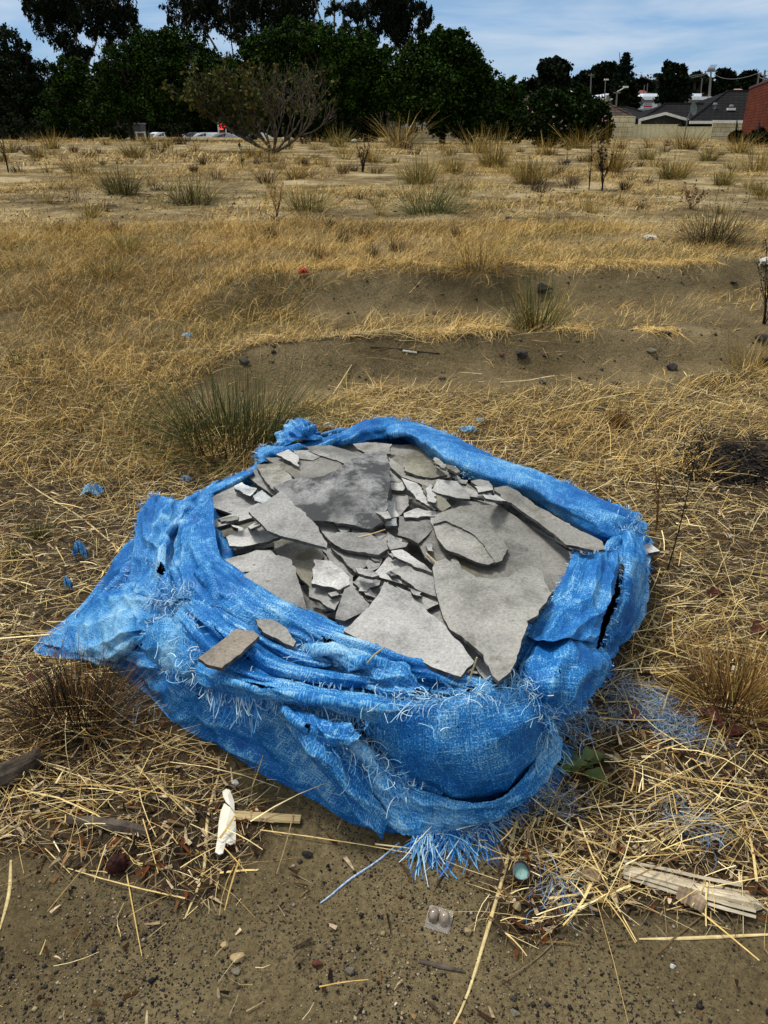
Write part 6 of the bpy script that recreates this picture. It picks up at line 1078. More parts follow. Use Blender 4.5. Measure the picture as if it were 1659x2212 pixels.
# the branching half bare shrub in front of the trees
def bare_shrub(dx, dy, D, label, spec, n_leaf, name, seed, r0=.11, levels=4, leafpal=None, leafsel=None):
    rg = random.Random(seed); c = hit(dx, dy); c = Vector(at_y(dx, dy, D)) if D else c; c.z = float(H(c.x, c.y)); root = empty(name, c, label, 'shrub'); mb = MB(); tips = []
    def grow(p, d, l, r, lev):
        pts = [p]; q = p; dd = d
        for k in range(4): dd = (dd+Vector((rg.gauss(0, .13), rg.gauss(0, .13), .07+rg.gauss(0, .08)))).normalized(); q = q+dd*l/4; pts.append(q)
        mb.tube(pts, [r*(1-.11*k) for k in range(5)], 5)
        if lev == 0: tips.append((q, dd)); return
        if lev <= 2: tips.append((pts[2], dd))
        for k in range(3 if lev > 1 else 2):
            ax = Vector((rg.gauss(0, 1), rg.gauss(0, 1), rg.gauss(0, .5))).normalized(); nd = (dd+ax*rg.uniform(.35, .62)).normalized(); grow(pts[rg.choice([2, 3, 4, 4])], nd, l*rg.uniform(.62, .85), r*.58, lev-1)
    s = (c.y*cp-(c.z-CAMH)*sp)/F
    for (ex, ey, dep) in spec:
        e = Vector(((ex)*s*1.12, dep*s, -ey*s)); l = e.length*.5; grow(c-Vector((0, 0, .05)), e.normalized(), l, r0, levels)
    mb.build('branches', m_shrubbark, root, smooth=True)
    P = []; rgn = np.random.default_rng(seed)
    for (q, dd) in tips:
        w = leafsel((q-c)/s) if leafsel else 1
        if rgn.random() < w: P.append(tuple(q))
    if P and n_leaf:
        P = np.array(P); V, Q, C = leafmass([(tuple(p), 10*s) for p in P], n_leaf, .17, leafpal or BUSH, .4, .3, seed); link('foliage', npmesh('foliage', local(V, root), Q, C), m_leaf, root)
    return root
bare_shrub(590, 322, 36, 'broad branching shrub, leafy left side, bare right side, before the dark trees', [(-115,-60,0),(-95,-90,40),(-45,-118,-30),(10,-125,20),(60,-95,-40),(112,-62,20),(130,-40,0),(-125,-80,-50),(-60,-70,60),(95,-75,60),(20,-85,-60),(-140,-55,10)], 4600, 'branching_shrub', 5, .06, 4, [(60,66,26),(48,54,24),(80,82,36),(90,76,40),(40,44,22)], lambda v: .85 if v.x < -15 else .12)
bare_shrub(858, 298, 52, 'small leafless shrub in front of the dark gap between the trees', [(-40,-40,0),(-10,-60,10),(25,-50,-10),(45,-40,10)], 0, 'leafless_shrub', 9, .07, 3)
# far belt of wood on the low rise beyond, and behind the cars: it reads as one mass
B = []; rg = random.Random(3)
for k in range(70): px = -150+k*26; B.append((tuple(at_y(px+rg.uniform(-15, 15), (rg.uniform(268, 284) if px < 1080 else rg.uniform(206, 228)), 235+rg.uniform(-20, 20))), rg.uniform(2.6, 4.6)))
for k in range(46): px = 1040+k*15; B.append((tuple(at_y(px+rg.uniform(-10, 10), rg.uniform(190, 206) if px < 1480 else rg.uniform(184, 200), 262+rg.uniform(-8, 14))), rg.uniform(2.2, 4.2)))
for k in range(60): px = -150+k*20; B.append((tuple(at_y(px, rg.uniform(235, 275), 150+rg.uniform(-8, 8))), rg.uniform(3.2, 5.0)))
V, Q, C = leafmass(B, 120000, 1.0, FAR, .1, .22, 8); o = link('distant_wood', npmesh('distant_wood', V, Q, C), m_leaf); tag(o, 'dark belt of distant trees closing the horizon', 'wood', kind='stuff')
zr = 0.5
# low rise the far trees stand on
xs = np.linspace(-260, 420, 60); ys = np.linspace(185, 330, 16); X, Y = np.meshgrid(xs, ys); Z = -1+14*ss(Y, 190, 300)*ss(X, -40, 120)+3*ss(Y, 190, 260)+1.5*(fbm(X*.02, Y*.02, 0, 4, 3)-.5); I = np.arange(X.size).reshape(X.shape); Q = np.stack([I[:-1, :-1], I[:-1, 1:], I[1:, 1:], I[1:, :-1]], -1).reshape(-1, 4)
o = link('hill', npmesh('hill', np.stack([X, Y, Z], -1).reshape(-1, 3), Q, smooth=True), M_noise('dark hill scrub', (0.012, 0.02, 0.008), (0.04, 0.05, 0.02), .2, .95, .1, .5)); tag(o, 'low wooded rise beyond the houses', 'hill', kind='structure')
far = lambda nm, lab, D, base, bl, n, size, pal=FAR, **k: tree(nm, lab, D, base, bl, n, size, pal, tr=.3, **k)
far('gum_tree', 'rounded distant gum tree standing alone against the sky above the round bush', 200, (1195, 225), [(1180,140,12),(1200,134,12),(1214,145,13),(1175,158,10),(1200,160,16),(1190,180,18),(1212,178,16),(1178,185,12)], 9000, .9, GUM, trunks=[[(1195,235),(1196,200),(1198,165)]], seed=51, droop=.5)
far('dark_tree', 'wide dark tree left of the tall pine on the skyline', 190, (1310, 230), [(1290,160,16),(1310,152,16),(1330,160,14),(1345,168,12),(1300,180,20),(1330,185,20),(1280,195,16),(1350,192,16)], 11000, .8, seed=52)
far('dark_tree', 'dark tree beside the grey pole in front of the long white roof', 118, (1355, 250), [(1340,200,16),(1358,195,14),(1345,222,18),(1368,215,14),(1352,240,16)], 9000, .45, seed=53)
far('dark_tree', 'tall black-green tree with two heads between the white roofs', 112, (1452, 245), [(1448,148,13),(1442,165,14),(1470,150,10),(1472,168,13),(1455,185,22),(1440,205,16),(1468,205,18),(1452,225,18)], 16000, .42, seed=54, droop=.1, clump=.14)
for k, (bl, lab) in enumerate([([(1505,165,8),(1515,172,9),(1500,180,10)], 'small distant tree right of the two-headed one'), ([(1560,160,9),(1575,165,10),(1565,176,12)], 'umbrella topped distant tree right of the tall pole'), ([(1605,165,9),(1622,163,10),(1635,172,10),(1615,180,12)], 'spreading distant tree near the right edge of the skyline'), ([(1385,182,9),(1400,186,9)], 'low distant tree right of the pine'), ([(1250,168,8),(1262,165,9),(1245,182,12),(1270,182,12)], 'distant tree between the round gum and the wide dark tree'), ([(1130,186,8),(1150,182,8),(1140,196,10)], 'low distant tree left of the round gum'), ([(1535,190,12),(1555,192,12)], 'bushy distant tree below the pole'), ([(1590,190,12),(1650,188,12),(1620,195,14)], 'bushy distant tree behind the brick wall')]):
    far('dark_tree', lab, 215, (bl[0][0], 225), bl, 3600, .8, seed=60+k, group='distant trees on the skyline')
# norfolk pine
D = 185; c = at_y(1338, 240, D); c.z = 0; root = empty('norfolk_pine', c, 'tall tiered pine rising above the wide dark tree on the skyline', 'pine'); top = at_y(1338, 113, D); mb = MB(); mb.tube([c, Vector((c.x, D, top.z*.6)), top], [.4, .25, .05], 6); mb.build('trunk', m_dbark, root); P = []
for (yy, hw) in [(118, 3), (125, 5), (133, 8), (141, 6), (149, 12), (158, 9), (168, 15), (180, 18), (192, 20)]:
    z0 = at_y(1338, yy, D).z; w = hw/F*D
    for a in np.linspace(0, 6.28, 9)[:-1]:
        for t in np.linspace(.1, 1, 7): P.append(((c.x+math.cos(a)*w*t, D+math.sin(a)*w*t, z0+.35*w*t*t*.9), w*.16+.12))
V, Q, C = leafmass(P, 14000, .42, [(16,26,18),(22,36,24)], 0, .4, 5, .5); link('crown', npmesh('crown', local(V, root), Q, C), m_leaf, root)
def palm(dx, dy, hpx, D, lab, r=8):
    c = at_y(dx, dy+hpx, D); root = empty('palm_tree', c, lab, 'palm', 'distant palm trees'); top = at_y(dx, dy, D); mb = MB(); mb.tube([c, top], [.35, .25], 6); mb.build('trunk', m_dbark, root); s = D/F; n = 340
    V, Q, C = ribbons(np.tile(np.array(top), (n, 1)), RG.uniform(-3.1, 3.1, n), RG.uniform(-.2, 1.4, n), RG.uniform(-1.6, -.6, n), RG.uniform(.6, 1.1, n)*r*s*1.5, np.full(n, .3), sample_cols(FAR, n), 4, .3); link('crown', npmesh('crown', local(V, root), Q, C), m_leaf, root)
palm(1419, 161, 26, 230, 'small distant palm left of the two-headed tree', 6); palm(1500, 164, 30, 210, 'bushy palm right of the two-headed tree', 10); palm(1512, 170, 26, 212, 'second palm beside the bushy one', 9); palm(1530, 172, 26, 214, 'palm left of the tall pole', 9)

# ------------------------------------------------------------ buildings
def M_block(name, c1, c2, mortar, bw, bh, rot=0.0, ms=.012, rough=.9):
    if name in MATS: return MATS[name]
    m = bpy.data.materials.new(name); m.use_nodes = True; nt = m.node_tree; b = nt.nodes['Principled BSDF']; L = nt.links.new; t = N(nt, 'ShaderNodeTexCoord')
    sx = N(nt, 'ShaderNodeSeparateXYZ'); L(t.outputs['Object'], sx.inputs[0]); cx = N(nt, 'ShaderNodeCombineXYZ'); a = N(nt, 'ShaderNodeMath', operation='MULTIPLY_ADD'); a.inputs[1].default_value = math.sin(rot); L(sx.outputs[1], a.inputs[0]); a2 = N(nt, 'ShaderNodeMath', operation='MULTIPLY'); a2.inputs[1].default_value = math.cos(rot); L(sx.outputs[0], a2.inputs[0]); L(a2.outputs[0], a.inputs[2]); L(a.outputs[0], cx.inputs[0]); L(sx.outputs[2], cx.inputs[1])
    br = N(nt, 'ShaderNodeTexBrick'); br.inputs['Scale'].default_value = 1; br.inputs['Brick Width'].default_value = bw; br.inputs['Row Height'].default_value = bh; br.inputs['Mortar Size'].default_value = ms; br.inputs['Color1'].default_value = (*c1, 1); br.inputs['Color2'].default_value = (*c2, 1); br.inputs['Mortar'].default_value = (*mortar, 1); L(cx.outputs[0], br.inputs['Vector'])
    n = N(nt, 'ShaderNodeTexNoise', i_Scale=1.2, i_Detail=6); L(t.outputs['Object'], n.inputs['Vector']); r = ramp(nt, [(.3, .75), (.7, 1.15)]); L(n.outputs['Fac'], r.inputs[0]); mu = N(nt, 'ShaderNodeMixRGB', blend_type='MULTIPLY'); mu.inputs[0].default_value = 1; L(br.outputs[0], mu.inputs[1]); L(r.outputs[0], mu.inputs[2]); L(mu.outputs[0], b.inputs['Base Color'])
    bp = N(nt, 'ShaderNodeBump'); bp.inputs['Distance'].default_value = .02; bp.inputs['Strength'].default_value = .6; L(br.outputs['Fac'], bp.inputs['Height']); bp.invert = True; L(bp.outputs[0], b.inputs['Normal']); b.inputs['Roughness'].default_value = rough; b.inputs['Specular IOR Level'].default_value = .08; MATS[name] = m; return m
m_cream = M_block('pale limestone block', (0.60, 0.53, 0.33), (0.70, 0.63, 0.42), (0.26, 0.23, 0.16), .75, .36, ms=.02); m_redb = M_block('red brick', (0.10, 0.020, 0.009), (0.16, 0.034, 0.014), (0.03, 0.014, 0.01), .36, .16, R(-66), ms=.014)
m_tile = M_block('dark roof tile', (0.008, 0.0075, 0.008), (0.014, 0.013, 0.014), (0.003, 0.003, 0.003), .5, .24, ms=.035); m_btile = M_block('brown roof tile', (0.05, 0.033, 0.024), (0.075, 0.05, 0.036), (0.012, 0.009, 0.007), .5, .24, ms=.035)
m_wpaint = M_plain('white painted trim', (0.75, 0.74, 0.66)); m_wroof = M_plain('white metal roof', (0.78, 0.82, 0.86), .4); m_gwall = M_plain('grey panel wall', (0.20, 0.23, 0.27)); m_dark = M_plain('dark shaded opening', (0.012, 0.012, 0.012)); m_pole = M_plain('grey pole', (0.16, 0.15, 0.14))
def quad_wall(mb, p0, p1, z0, z1, th=.2):
    a, b = Vector((p0.x, p0.y, 0)), Vector((p1.x, p1.y, 0)); n = (b-a).normalized().cross(Vector((0, 0, 1)))*th
    if n.y < 0: n = -n
    mb.add([a+Vector((0, 0, z0)), b+Vector((0, 0, z0)), b+Vector((0, 0, z1)), a+Vector((0, 0, z1)), a+n+Vector((0, 0, z0)), b+n+Vector((0, 0, z0)), b+n+Vector((0, 0, z1)), a+n+Vector((0, 0, z1))], [(0, 1, 2, 3), (5, 4, 7, 6), (3, 2, 6, 7), (1, 5, 6, 2), (4, 0, 3, 7), (0, 4, 5, 1)])
# cream metal fence
D = 72; root = empty('metal_fence', (at_y(1455, 285, D).x, D, 0), 'cream corrugated metal fence panels in front of the dark roofed house', 'fence'); m_col = M_plain('cream sheet metal', (0.72, 0.65, 0.40), .5)
for x0, x1, yt in [(1370, 1465, 268.5), (1466.5, 1540, 273.5)]:
    a = at_y(x0, yt, D); b = at_y(x1, yt, D); mb = MB(); n = int((b.x-a.x)/.095); pr = [a.x+(b.x-a.x)*k/n for k in range(n+1)]; V = []
    for k, x in enumerate(pr): yy = D+(.0 if (k % 4) < 2 else .045); V += [Vector((x, yy, 0)), Vector((x, yy, a.z-.04)), Vector((x, yy+.02, a.z-.04)), Vector((x, yy+.02, 0))]
    mb.add(V, [(4*k, 4*k+4, 4*k+5, 4*k+1) for k in range(n)]+[(4*k+3, 4*k+2, 4*k+6, 4*k+7) for k in range(n)]); mb.build('panel', m_col, root); mb = MB(); mb.box((a.x, D-.03, a.z-.05), (b.x, D+.07, a.z)); mb.build('rail', m_col, root)
    mb = MB(); mb.box((a.x-.05, D-.05, 0), (a.x+.02, D+.09, a.z+.02)); mb.build('post', m_col, root)
# pale block walls
def simple_wall(name, lab, pts, zt_from, mat, cap=None, zb=.0):
    root = empty(name, (pts[0].x, pts[0].y, 0), lab, 'wall'); mb = MB()
    for a, b in zip(pts[:-1], pts[1:]): quad_wall(mb, a, b, zb, zt_from)
    mb.build('wall', mat, root); return root
a = at_y(1541, 266, 72.3); b = at_y(1611, 266, 72.3); w = simple_wall('block_wall', 'pale block side wall of the dark roofed house beside the red brick wall', [a, b], a.z, m_cream)
mb = MB(); mb.box((a.x-.1, 72.05, a.z+.003), (b.x, 72.28, a.z+.22)); mb.build('gutter', m_wpaint, w); mb = MB(); g0 = at_y(1489, 264, 72.3); mb.box((g0.x, 72.1, g0.z-.12), (a.x-.12, 72.3, g0.z+.10)); mb.build('beam', m_wpaint, w)
a = at_y(1300, 250, 69); b = at_y(1366, 250, 69); c2 = at_y(1374, 250, 73); simple_wall('block_wall', 'pale block wall left of the cream fence with a shaded side face', [a, b, c2], a.z, m_cream)
a = at_y(846, 274, 60); b = at_y(1045, 280, 60); w = simple_wall('block_wall', 'long low block wall behind the trunk of the big leafy tree', [a, b], a.z, m_cream); mb = MB(); e = at_y(842, 266, 59.8); f = at_y(852, 266, 59.8); mb.box((e.x, 59.5, 0), (f.x, 59.95, e.z)); mb.build('pillar', m_cream, w); mb = MB(); mb.box((e.x-.05, 59.45, e.z+.003), (f.x+.05, 59.98, e.z+.12)); mb.build('cap', m_wpaint, w)
# red brick wall at the right
p0 = at_y(1605, 303, 58); p1 = Vector((p0.x-2.5+6, 36, 0)); d = ray(1760, 200); p1.x = d[0]/d[1]*36; top0 = at_y(1623, 188, 58); root = empty('brick_wall', (p0.x, p0.y, 0), 'high red brick wall running out of the picture at the right', 'wall'); mb = MB(); quad_wall(mb, p0, p1, 0, top0.z-.12, .25); mb.build('wall', m_redb, root); mb = MB(); n = (Vector((p1.x-p0.x, p1.y-p0.y, 0))).normalized(); quad_wall(mb, Vector((p0.x, p0.y, 0))-n*.05, p1, top0.z-.117, top0.z, .29); mb.build('coping', M_plain('dark brick coping', (0.07, 0.018, 0.014)), root)
# dark tiled house behind the fence
root = empty('tiled_house', (at_y(1500, 260, 80).x, 80, 0), 'house with dark tiled hip roofs behind the cream fence', 'house')
def roofpoly(mb, P): mb.poly([Vector(p) for p in P])
def hip(name, mat, ef, er, rl, rr_, Df, Dr, yr):   # eave front left/right px, ridge left/right px
    mb = MB(); A = at_y(ef[0], ef[1], Df); B = at_y(er[0], er[1], Df); Cc = at_y(rl, yr, Dr); Dd = at_y(rr_, yr, Dr); A2 = Vector((A.x, 2*Dr-Df, A.z)); B2 = Vector((B.x, 2*Dr-Df, B.z))
    th = Vector((0, 0, -.15)); 
    mb.add([A, B, Dd, Cc, A2, B2, A+th, B+th, A2+th, B2+th], [(0, 1, 2, 3), (5, 4, 3, 2), (4, 0, 3), (1, 5, 2), (0, 6, 7, 1), (4, 8, 6, 0), (1, 7, 9, 5)]); o = mb.build(name, mat, root)
    cap = MB(); 
    for p, q in ((A, Cc), (Cc, Dd), (B, Dd)): cap.tube([p+Vector((0, 0, .02)), q+Vector((0, 0, .02))], [.11, .11], 5)
    cb = cap.build('ridge_cap', mat, root); cb.parent = o; return A, B
hip('roof', m_tile, (1378, 262), (1548, 262), 1437, 1520, 74, 79, 225); A, B = hip('roof', m_tile, (1486, 263.5), (1662, 263.5), 1572, 1640, 72.6, 80, 197)
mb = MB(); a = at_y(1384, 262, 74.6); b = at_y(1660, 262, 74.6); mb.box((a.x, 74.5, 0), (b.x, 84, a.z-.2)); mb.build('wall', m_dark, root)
# gable with white barge boards
gl, gt, gr = at_y(1380, 257, 73.6), at_y(1439, 242, 73.6), at_y(1489, 256.5, 73.6); mb = MB()
for p, q in ((gl, gt), (gt, gr)): mb.add([p, q, q+Vector((0, 0, -.22)), p+Vector((0, 0, -.22)), p+Vector((0, .12, 0)), q+Vector((0, .12, 0)), q+Vector((0, .12, -.22)), p+Vector((0, .12, -.22))], [(0, 3, 2, 1), (4, 5, 6, 7), (0, 1, 5, 4), (3, 7, 6, 2)])
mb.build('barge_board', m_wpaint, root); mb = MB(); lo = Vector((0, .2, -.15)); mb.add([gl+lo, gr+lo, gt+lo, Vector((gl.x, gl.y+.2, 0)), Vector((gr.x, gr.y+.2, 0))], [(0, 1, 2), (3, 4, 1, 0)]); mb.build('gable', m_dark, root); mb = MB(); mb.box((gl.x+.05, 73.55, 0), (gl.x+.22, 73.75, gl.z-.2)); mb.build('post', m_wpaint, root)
mb = MB(); mb.add([gl+Vector((0, .1, .02)), gt+Vector((0, .1, .02)), gt+Vector((0, 4, .02)), gl+Vector((0, 4, .02)), gr+Vector((0, .1, .02)), gr+Vector((0, 4, .02))], [(0, 1, 2, 3), (1, 4, 5, 2)]); mb.build('porch_roof', m_tile, root)
for vx, vy in ((1545, 226), (1580, 230)):
    p = at_y(vx, vy, 75.6); mb = MB(); mb.tube([p-Vector((0, 0, .45)), p], [.14, .14], 8); mb.tube([p, p+Vector((0, 0, .16))], [.24, .14], 8); mb.build('roof_vent', m_pole, root)
mb = MB(); p = at_y(1579, 235, 75.2); mb.box((p.x-.35, 75.0, p.z-.12), (p.x+.35, 75.3, p.z+.06)); mb.build('vent_flashing', m_wpaint, root)
# satellite dish
c = at_y(1495, 236, 71.2); root = empty('satellite_dish', (c.x, c.y, 0), 'grey satellite dish on a post in front of the dark tiled roof', 'dish'); mb = MB(); V = []; r = 11/F*71.2
for i in range(5):
    for k in range(24): a_ = 2*math.pi*k/24; t = i/4; V.append(Vector((math.cos(a_)*r*t, -.15*t*t, math.sin(a_)*r*t)))
M_ = Matrix.Rotation(R(35), 4, 'Z') @ Matrix.Rotation(R(-12), 4, 'X'); mb.add([c+M_ @ v for v in V], [(i*24+k, i*24+(k+1) % 24, (i+1)*24+(k+1) % 24, (i+1)*24+k) for i in range(4) for k in range(24)]); mb.build('dish', M_plain('grey green dish', (0.11, 0.14, 0.13), .5), root, smooth=True); mb = MB(); mb.tube([Vector((c.x-.25, c.y+.1, 0)), Vector((c.x-.2, c.y+.1, c.z-.6)), c+Vector((0, .08, -.05))], [.05, .05, .04], 6); mb.build('post', m_pole, root); mb = MB(); mb.tube([c+Vector((0, .02, -r*.8)), c+Vector((-.15, -.6, -.05))], [.025, .025], 5); mb.build('feed_arm', m_pole, root)
# brown roofs at the left
root = empty('tiled_house', (at_y(1335, 260, 84).x, 84, 0), 'house with a brown tiled roof behind the round bush', 'house'); hip('roof', m_btile, (1240, 250.5), (1366, 250.5), 1296, 1312, 76, 82, 224); mb = MB(); a = at_y(1246, 251, 77); b = at_y(1362, 251, 77); mb.box((a.x, 77, 0), (b.x, 86, a.z-.12)); mb.build('wall', m_cream, root)
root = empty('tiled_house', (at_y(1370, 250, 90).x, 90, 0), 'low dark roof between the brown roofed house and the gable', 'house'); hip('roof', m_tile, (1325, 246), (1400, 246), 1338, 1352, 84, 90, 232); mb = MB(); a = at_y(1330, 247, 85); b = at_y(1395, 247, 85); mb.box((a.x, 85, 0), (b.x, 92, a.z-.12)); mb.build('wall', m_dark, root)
root = empty('tiled_house', (at_y(1145, 240, 84).x, 84, 0), 'small brown roof peeking out left of the round bush', 'house'); hip('roof', m_btile, (1118, 222), (1180, 222), 1138, 1155, 80, 84, 207); mb = MB(); a = at_y(1122, 223, 81); b = at_y(1176, 223, 81); mb.box((a.x, 81, 0), (b.x, 86, a.z-.1)); mb.build('wall', m_cream, root)
# long white commercial building
D = 150; root = empty('commercial_building', (at_y(1420, 240, D).x, D, 0), 'long grey commercial building with a white metal roof and signs beyond the houses', 'building')
a, b = at_y(1295, 216, D), at_y(1545, 216, D); mb = MB(); mb.box((a.x, D, -1), (b.x, D+18, a.z)); mb.build('wall', m_gwall, root)
mb = MB(); t1 = at_y(1400, 209, D).z; mb.box((a.x-.4, D-.8, a.z+.003), (b.x+.4, D+18.4, t1)); t2 = at_y(1400, 203, D+6).z
for x0, x1 in ((1303, 1332), (1381, 1423), (1472, 1507)): p, q = at_y(x0, 205, D+6), at_y(x1, 205, D+6); mb.box((p.x, D+4, t1+.003), (q.x, D+16, t2))
mb.build('roof', m_wroof, root)
for x0, x1, kind in ((1379, 1389, 0), (1391, 1408, 1), (1410, 1419, 2), (1322, 1330, 2)):
    p, q = at_y(x0, 222, D-.1), at_y(x1, 236, D-.1); mb = MB(); mb.box((p.x, D-.12, q.z), (q.x, D-.02, p.z)); s_ = mb.build('sign_panel', M_plain('white sign panel', (0.62, 0.68, 0.75)), root)
    if kind == 1:
        mb = MB(); h_ = p.z-q.z; mb.box((p.x+.03, D-.16, q.z+h_*.32), (q.x-.03, D-.123, q.z+h_*.58)); r_ = mb.build('red_band', M_plain('red sign band', (0.4, 0.03, 0.03)), root); r_.parent = s_; r_.matrix_parent_inverse = Matrix.Identity(4)
        mb = MB()
        for row, z_ in ((.72, .16), (.1, .12)):
            x_ = p.x+.12
            while x_ < q.x-.2: w_ = random.uniform(.07, .16); mb.box((x_, D-.15, q.z+h_*row), (x_+w_, D-.123, q.z+h_*(row+z_))); x_ += w_+.05
        t_ = mb.build('lettering', M_plain('dark blue lettering', (0.03, 0.05, 0.12)), root); t_.parent = s_
    if kind == 0: mb = MB(); mb.box((p.x+.1, D-.16, q.z+.5), (q.x-.1, D-.123, p.z-.2)); t_ = mb.build('picture', M_plain('blue sign picture', (0.12, 0.28, 0.5)), root); t_.parent = s_
p = at_y(1314, 212, 140); mb = MB(); root = empty('air_cooler', p, 'pale boxy air cooler on the roof at the left of the commercial building', 'air cooler'); q = at_y(1309, 218, 140); r_ = at_y(1319.5, 205, 140)
mb.box((q.x, 140, q.z), (r_.x, 141, r_.z)); mb.build('housing', M_plain('beige cooler', (0.42, 0.4, 0.33)), root); mb = MB(); 
for k in range(5): z_ = q.z+(r_.z-q.z)*(.15+.17*k); mb.box((q.x+.05, 139.95, z_), (r_.x-.05, 139.997, z_+.08))
mb.build('louvre', m_pole, root)
# scattered far roofs
for k, (x0, x1, y0, y1, D, col, lab) in enumerate([(1215, 1237, 190, 198, 210, (0.75, 0.76, 0.76), 'white roof gleaming among the trees right of the round gum'), (1398, 1410, 187, 194, 220, (0.78, 0.79, 0.78), 'small white gable roof right of the pine'), (1384, 1404, 195, 205, 205, (0.16, 0.045, 0.03), 'dark red roof right of the pine'), (1535, 1550, 193, 200, 215, (0.3, 0.06, 0.03), 'orange red roof below the tall pole'), (1598, 1624, 192, 200, 120, (0.42, 0.24, 0.19), 'pink tiled roof above the dark tiled one'), (1090, 1112, 205, 210, 210, (0.6, 0.6, 0.55), 'pale roof glimpsed left of the round bush'), (1128, 1143, 205, 209, 200, (0.7, 0.7, 0.66), 'white roof strip above the small brown roof')]):
    root = empty('distant_house', at_y((x0+x1)/2, y1+6, D), lab, 'house', 'far houses among the trees'); mb = MB(); a, b, t = at_y(x0, y1, D), at_y(x1, y1, D), at_y((x0+x1)/2, y0, D+3); t0 = Vector((a.x+(b.x-a.x)*.25, D+3, t.z)); t1_ = Vector((a.x+(b.x-a.x)*.75, D+3, t.z)); a2, b2 = a+Vector((0, 6, 0)), b+Vector((0, 6, 0)); mb.add([a, b, t1_, t0, a2, b2], [(0, 1, 2, 3), (5, 4, 3, 2), (4, 0, 3), (1, 5, 2)]); mb.build('roof', M_plain('far roof %d' % k, col), root); mb = MB(); mb.box((a.x+.3, D+.3, a.z-3), (b.x-.3, D+5.7, a.z-.02)); mb.build('wall', M_plain('far house wall', (0.3, 0.26, 0.2)), root)
# poles and wires
def pole(dx, y0, y1, D, lab, r=.13, arm=None, lamp=None, trans=False, lean=0):
    a = at_y(dx, y1, D); b = at_y(dx+lean, y0, D); root = empty('utility_pole' if not lamp else 'street_lamp', a, lab, 'pole' if not lamp else 'street lamp', 'poles among the houses'); mb = MB(); mb.tube([a-Vector((0, 0, 2)), b], [r, r*.7], 7); mb.build('shaft', m_pole, root); mb = MB(); s = D/F
    if arm:
        for (ya, w) in arm: z = at_y(dx, ya, D).z; mb.box((b.x-w*s, D-.08, z-.08), (b.x+w*s, D+.08, z+.06))
        mb.build('crossarm', m_pole, root)
    if trans:
        mb = MB()
        for k in range(5): x = b.x+(k-2)*2.6*s; mb.tube([Vector((x, D, b.z-.1)), Vector((x, D, b.z+.55))], [.16, .08], 6); mb.tube([Vector((x, D, b.z+.5)), Vector((x+.35, D, b.z+1.0))], [.05, .05], 4)
        mb.build('insulator', m_pole, root)
    if lamp: mb = MB(); x = b.x+lamp*s; mb.tube([b, Vector((x, D, b.z+abs(lamp)*.5*s))], [.05, .05], 5); mb.box((x-.3, D-.12, b.z+abs(lamp)*.5*s-.08), (x+.3, D+.12, b.z+abs(lamp)*.5*s+.1)); mb.build('lamp_head', m_wpaint, root)
    return b
pole(1277, 158, 215, 140, 'grey wooden pole right of the round gum', arm=[(162, 5)]); pole(1308, 173, 220, 120, 'slim light pole with a small head above the air cooler', .1, lamp=1.5); pole(1333, 198, 232, 100, 'pole with a crossarm and a bracket lamp in front of the dark tree', .12, arm=[(200, 6)], lamp=15)
tb = pole(1536, 154, 205, 150, 'tall pole topped with a crowded transformer crossarm', .2, arm=[(154, 12), (151, 8)], trans=True); pole(1532, 182, 215, 110, 'thin white mast in front of the transformer pole', .06); pole(1517, 169, 185, 190, 'short distant pole left of the transformer pole'); e1 = pole(1638, 157, 188, 80, 'pole leaning right behind the brick wall', .1, lean=2); e2 = pole(1650, 151, 190, 76, 'taller pole at the right edge behind the brick wall', .12, lean=3); pole(1399, 180, 198, 200, 'distant pole right of the pine'); pole(1392, 184, 198, 202, 'shorter distant pole beside it')
wl = []
for (p, q, sag) in [((1536, 154.5, 150), (1642, 157, 80), .8), ((1536, 155, 150), (1370, 158, 190), 1.0), ((1536, 157, 150), (1370, 161, 190), 1.2), ((1650, 151, 76), (1700, 135, 60), .3), ((1640, 158, 80), (1700, 145, 60), .3), ((1640, 166, 80), (1700, 160, 60), .3)]:
    a, b = at_y(*p), at_y(*q); P = [a+(b-a)*t-Vector((0, 0, sag*4*t*(1-t))) for t in np.linspace(0, 1, 9)]; wl.append(P)
for k, P in enumerate(wl):
    mb = MB(); mb.tube(P, [.022]*9, 4); o = mb.build('overhead_wire', m_pole, loc=P[0]); tag(o, ['wire from the transformer pole to the right edge', 'upper wire running left from the transformer pole', 'lower wire running left from the transformer pole', 'top wire leaving the taller right pole', 'middle wire leaving the right poles', 'lowest wire leaving the right poles'][k], 'wire')
mb = MB(); a, b = at_y(1176, 195.5, 60), at_y(1204, 194.5, 60); mb.tube([a, b], [.05, .05], 5); mb.tube([Vector((b.x-.1, 60, 0)), b-Vector((.1, 0, 0))], [.04, .04], 5); o = mb.build('antenna', m_pole, loc=a); tag(o, 'thin horizontal antenna boom above the round bush', 'antenna')
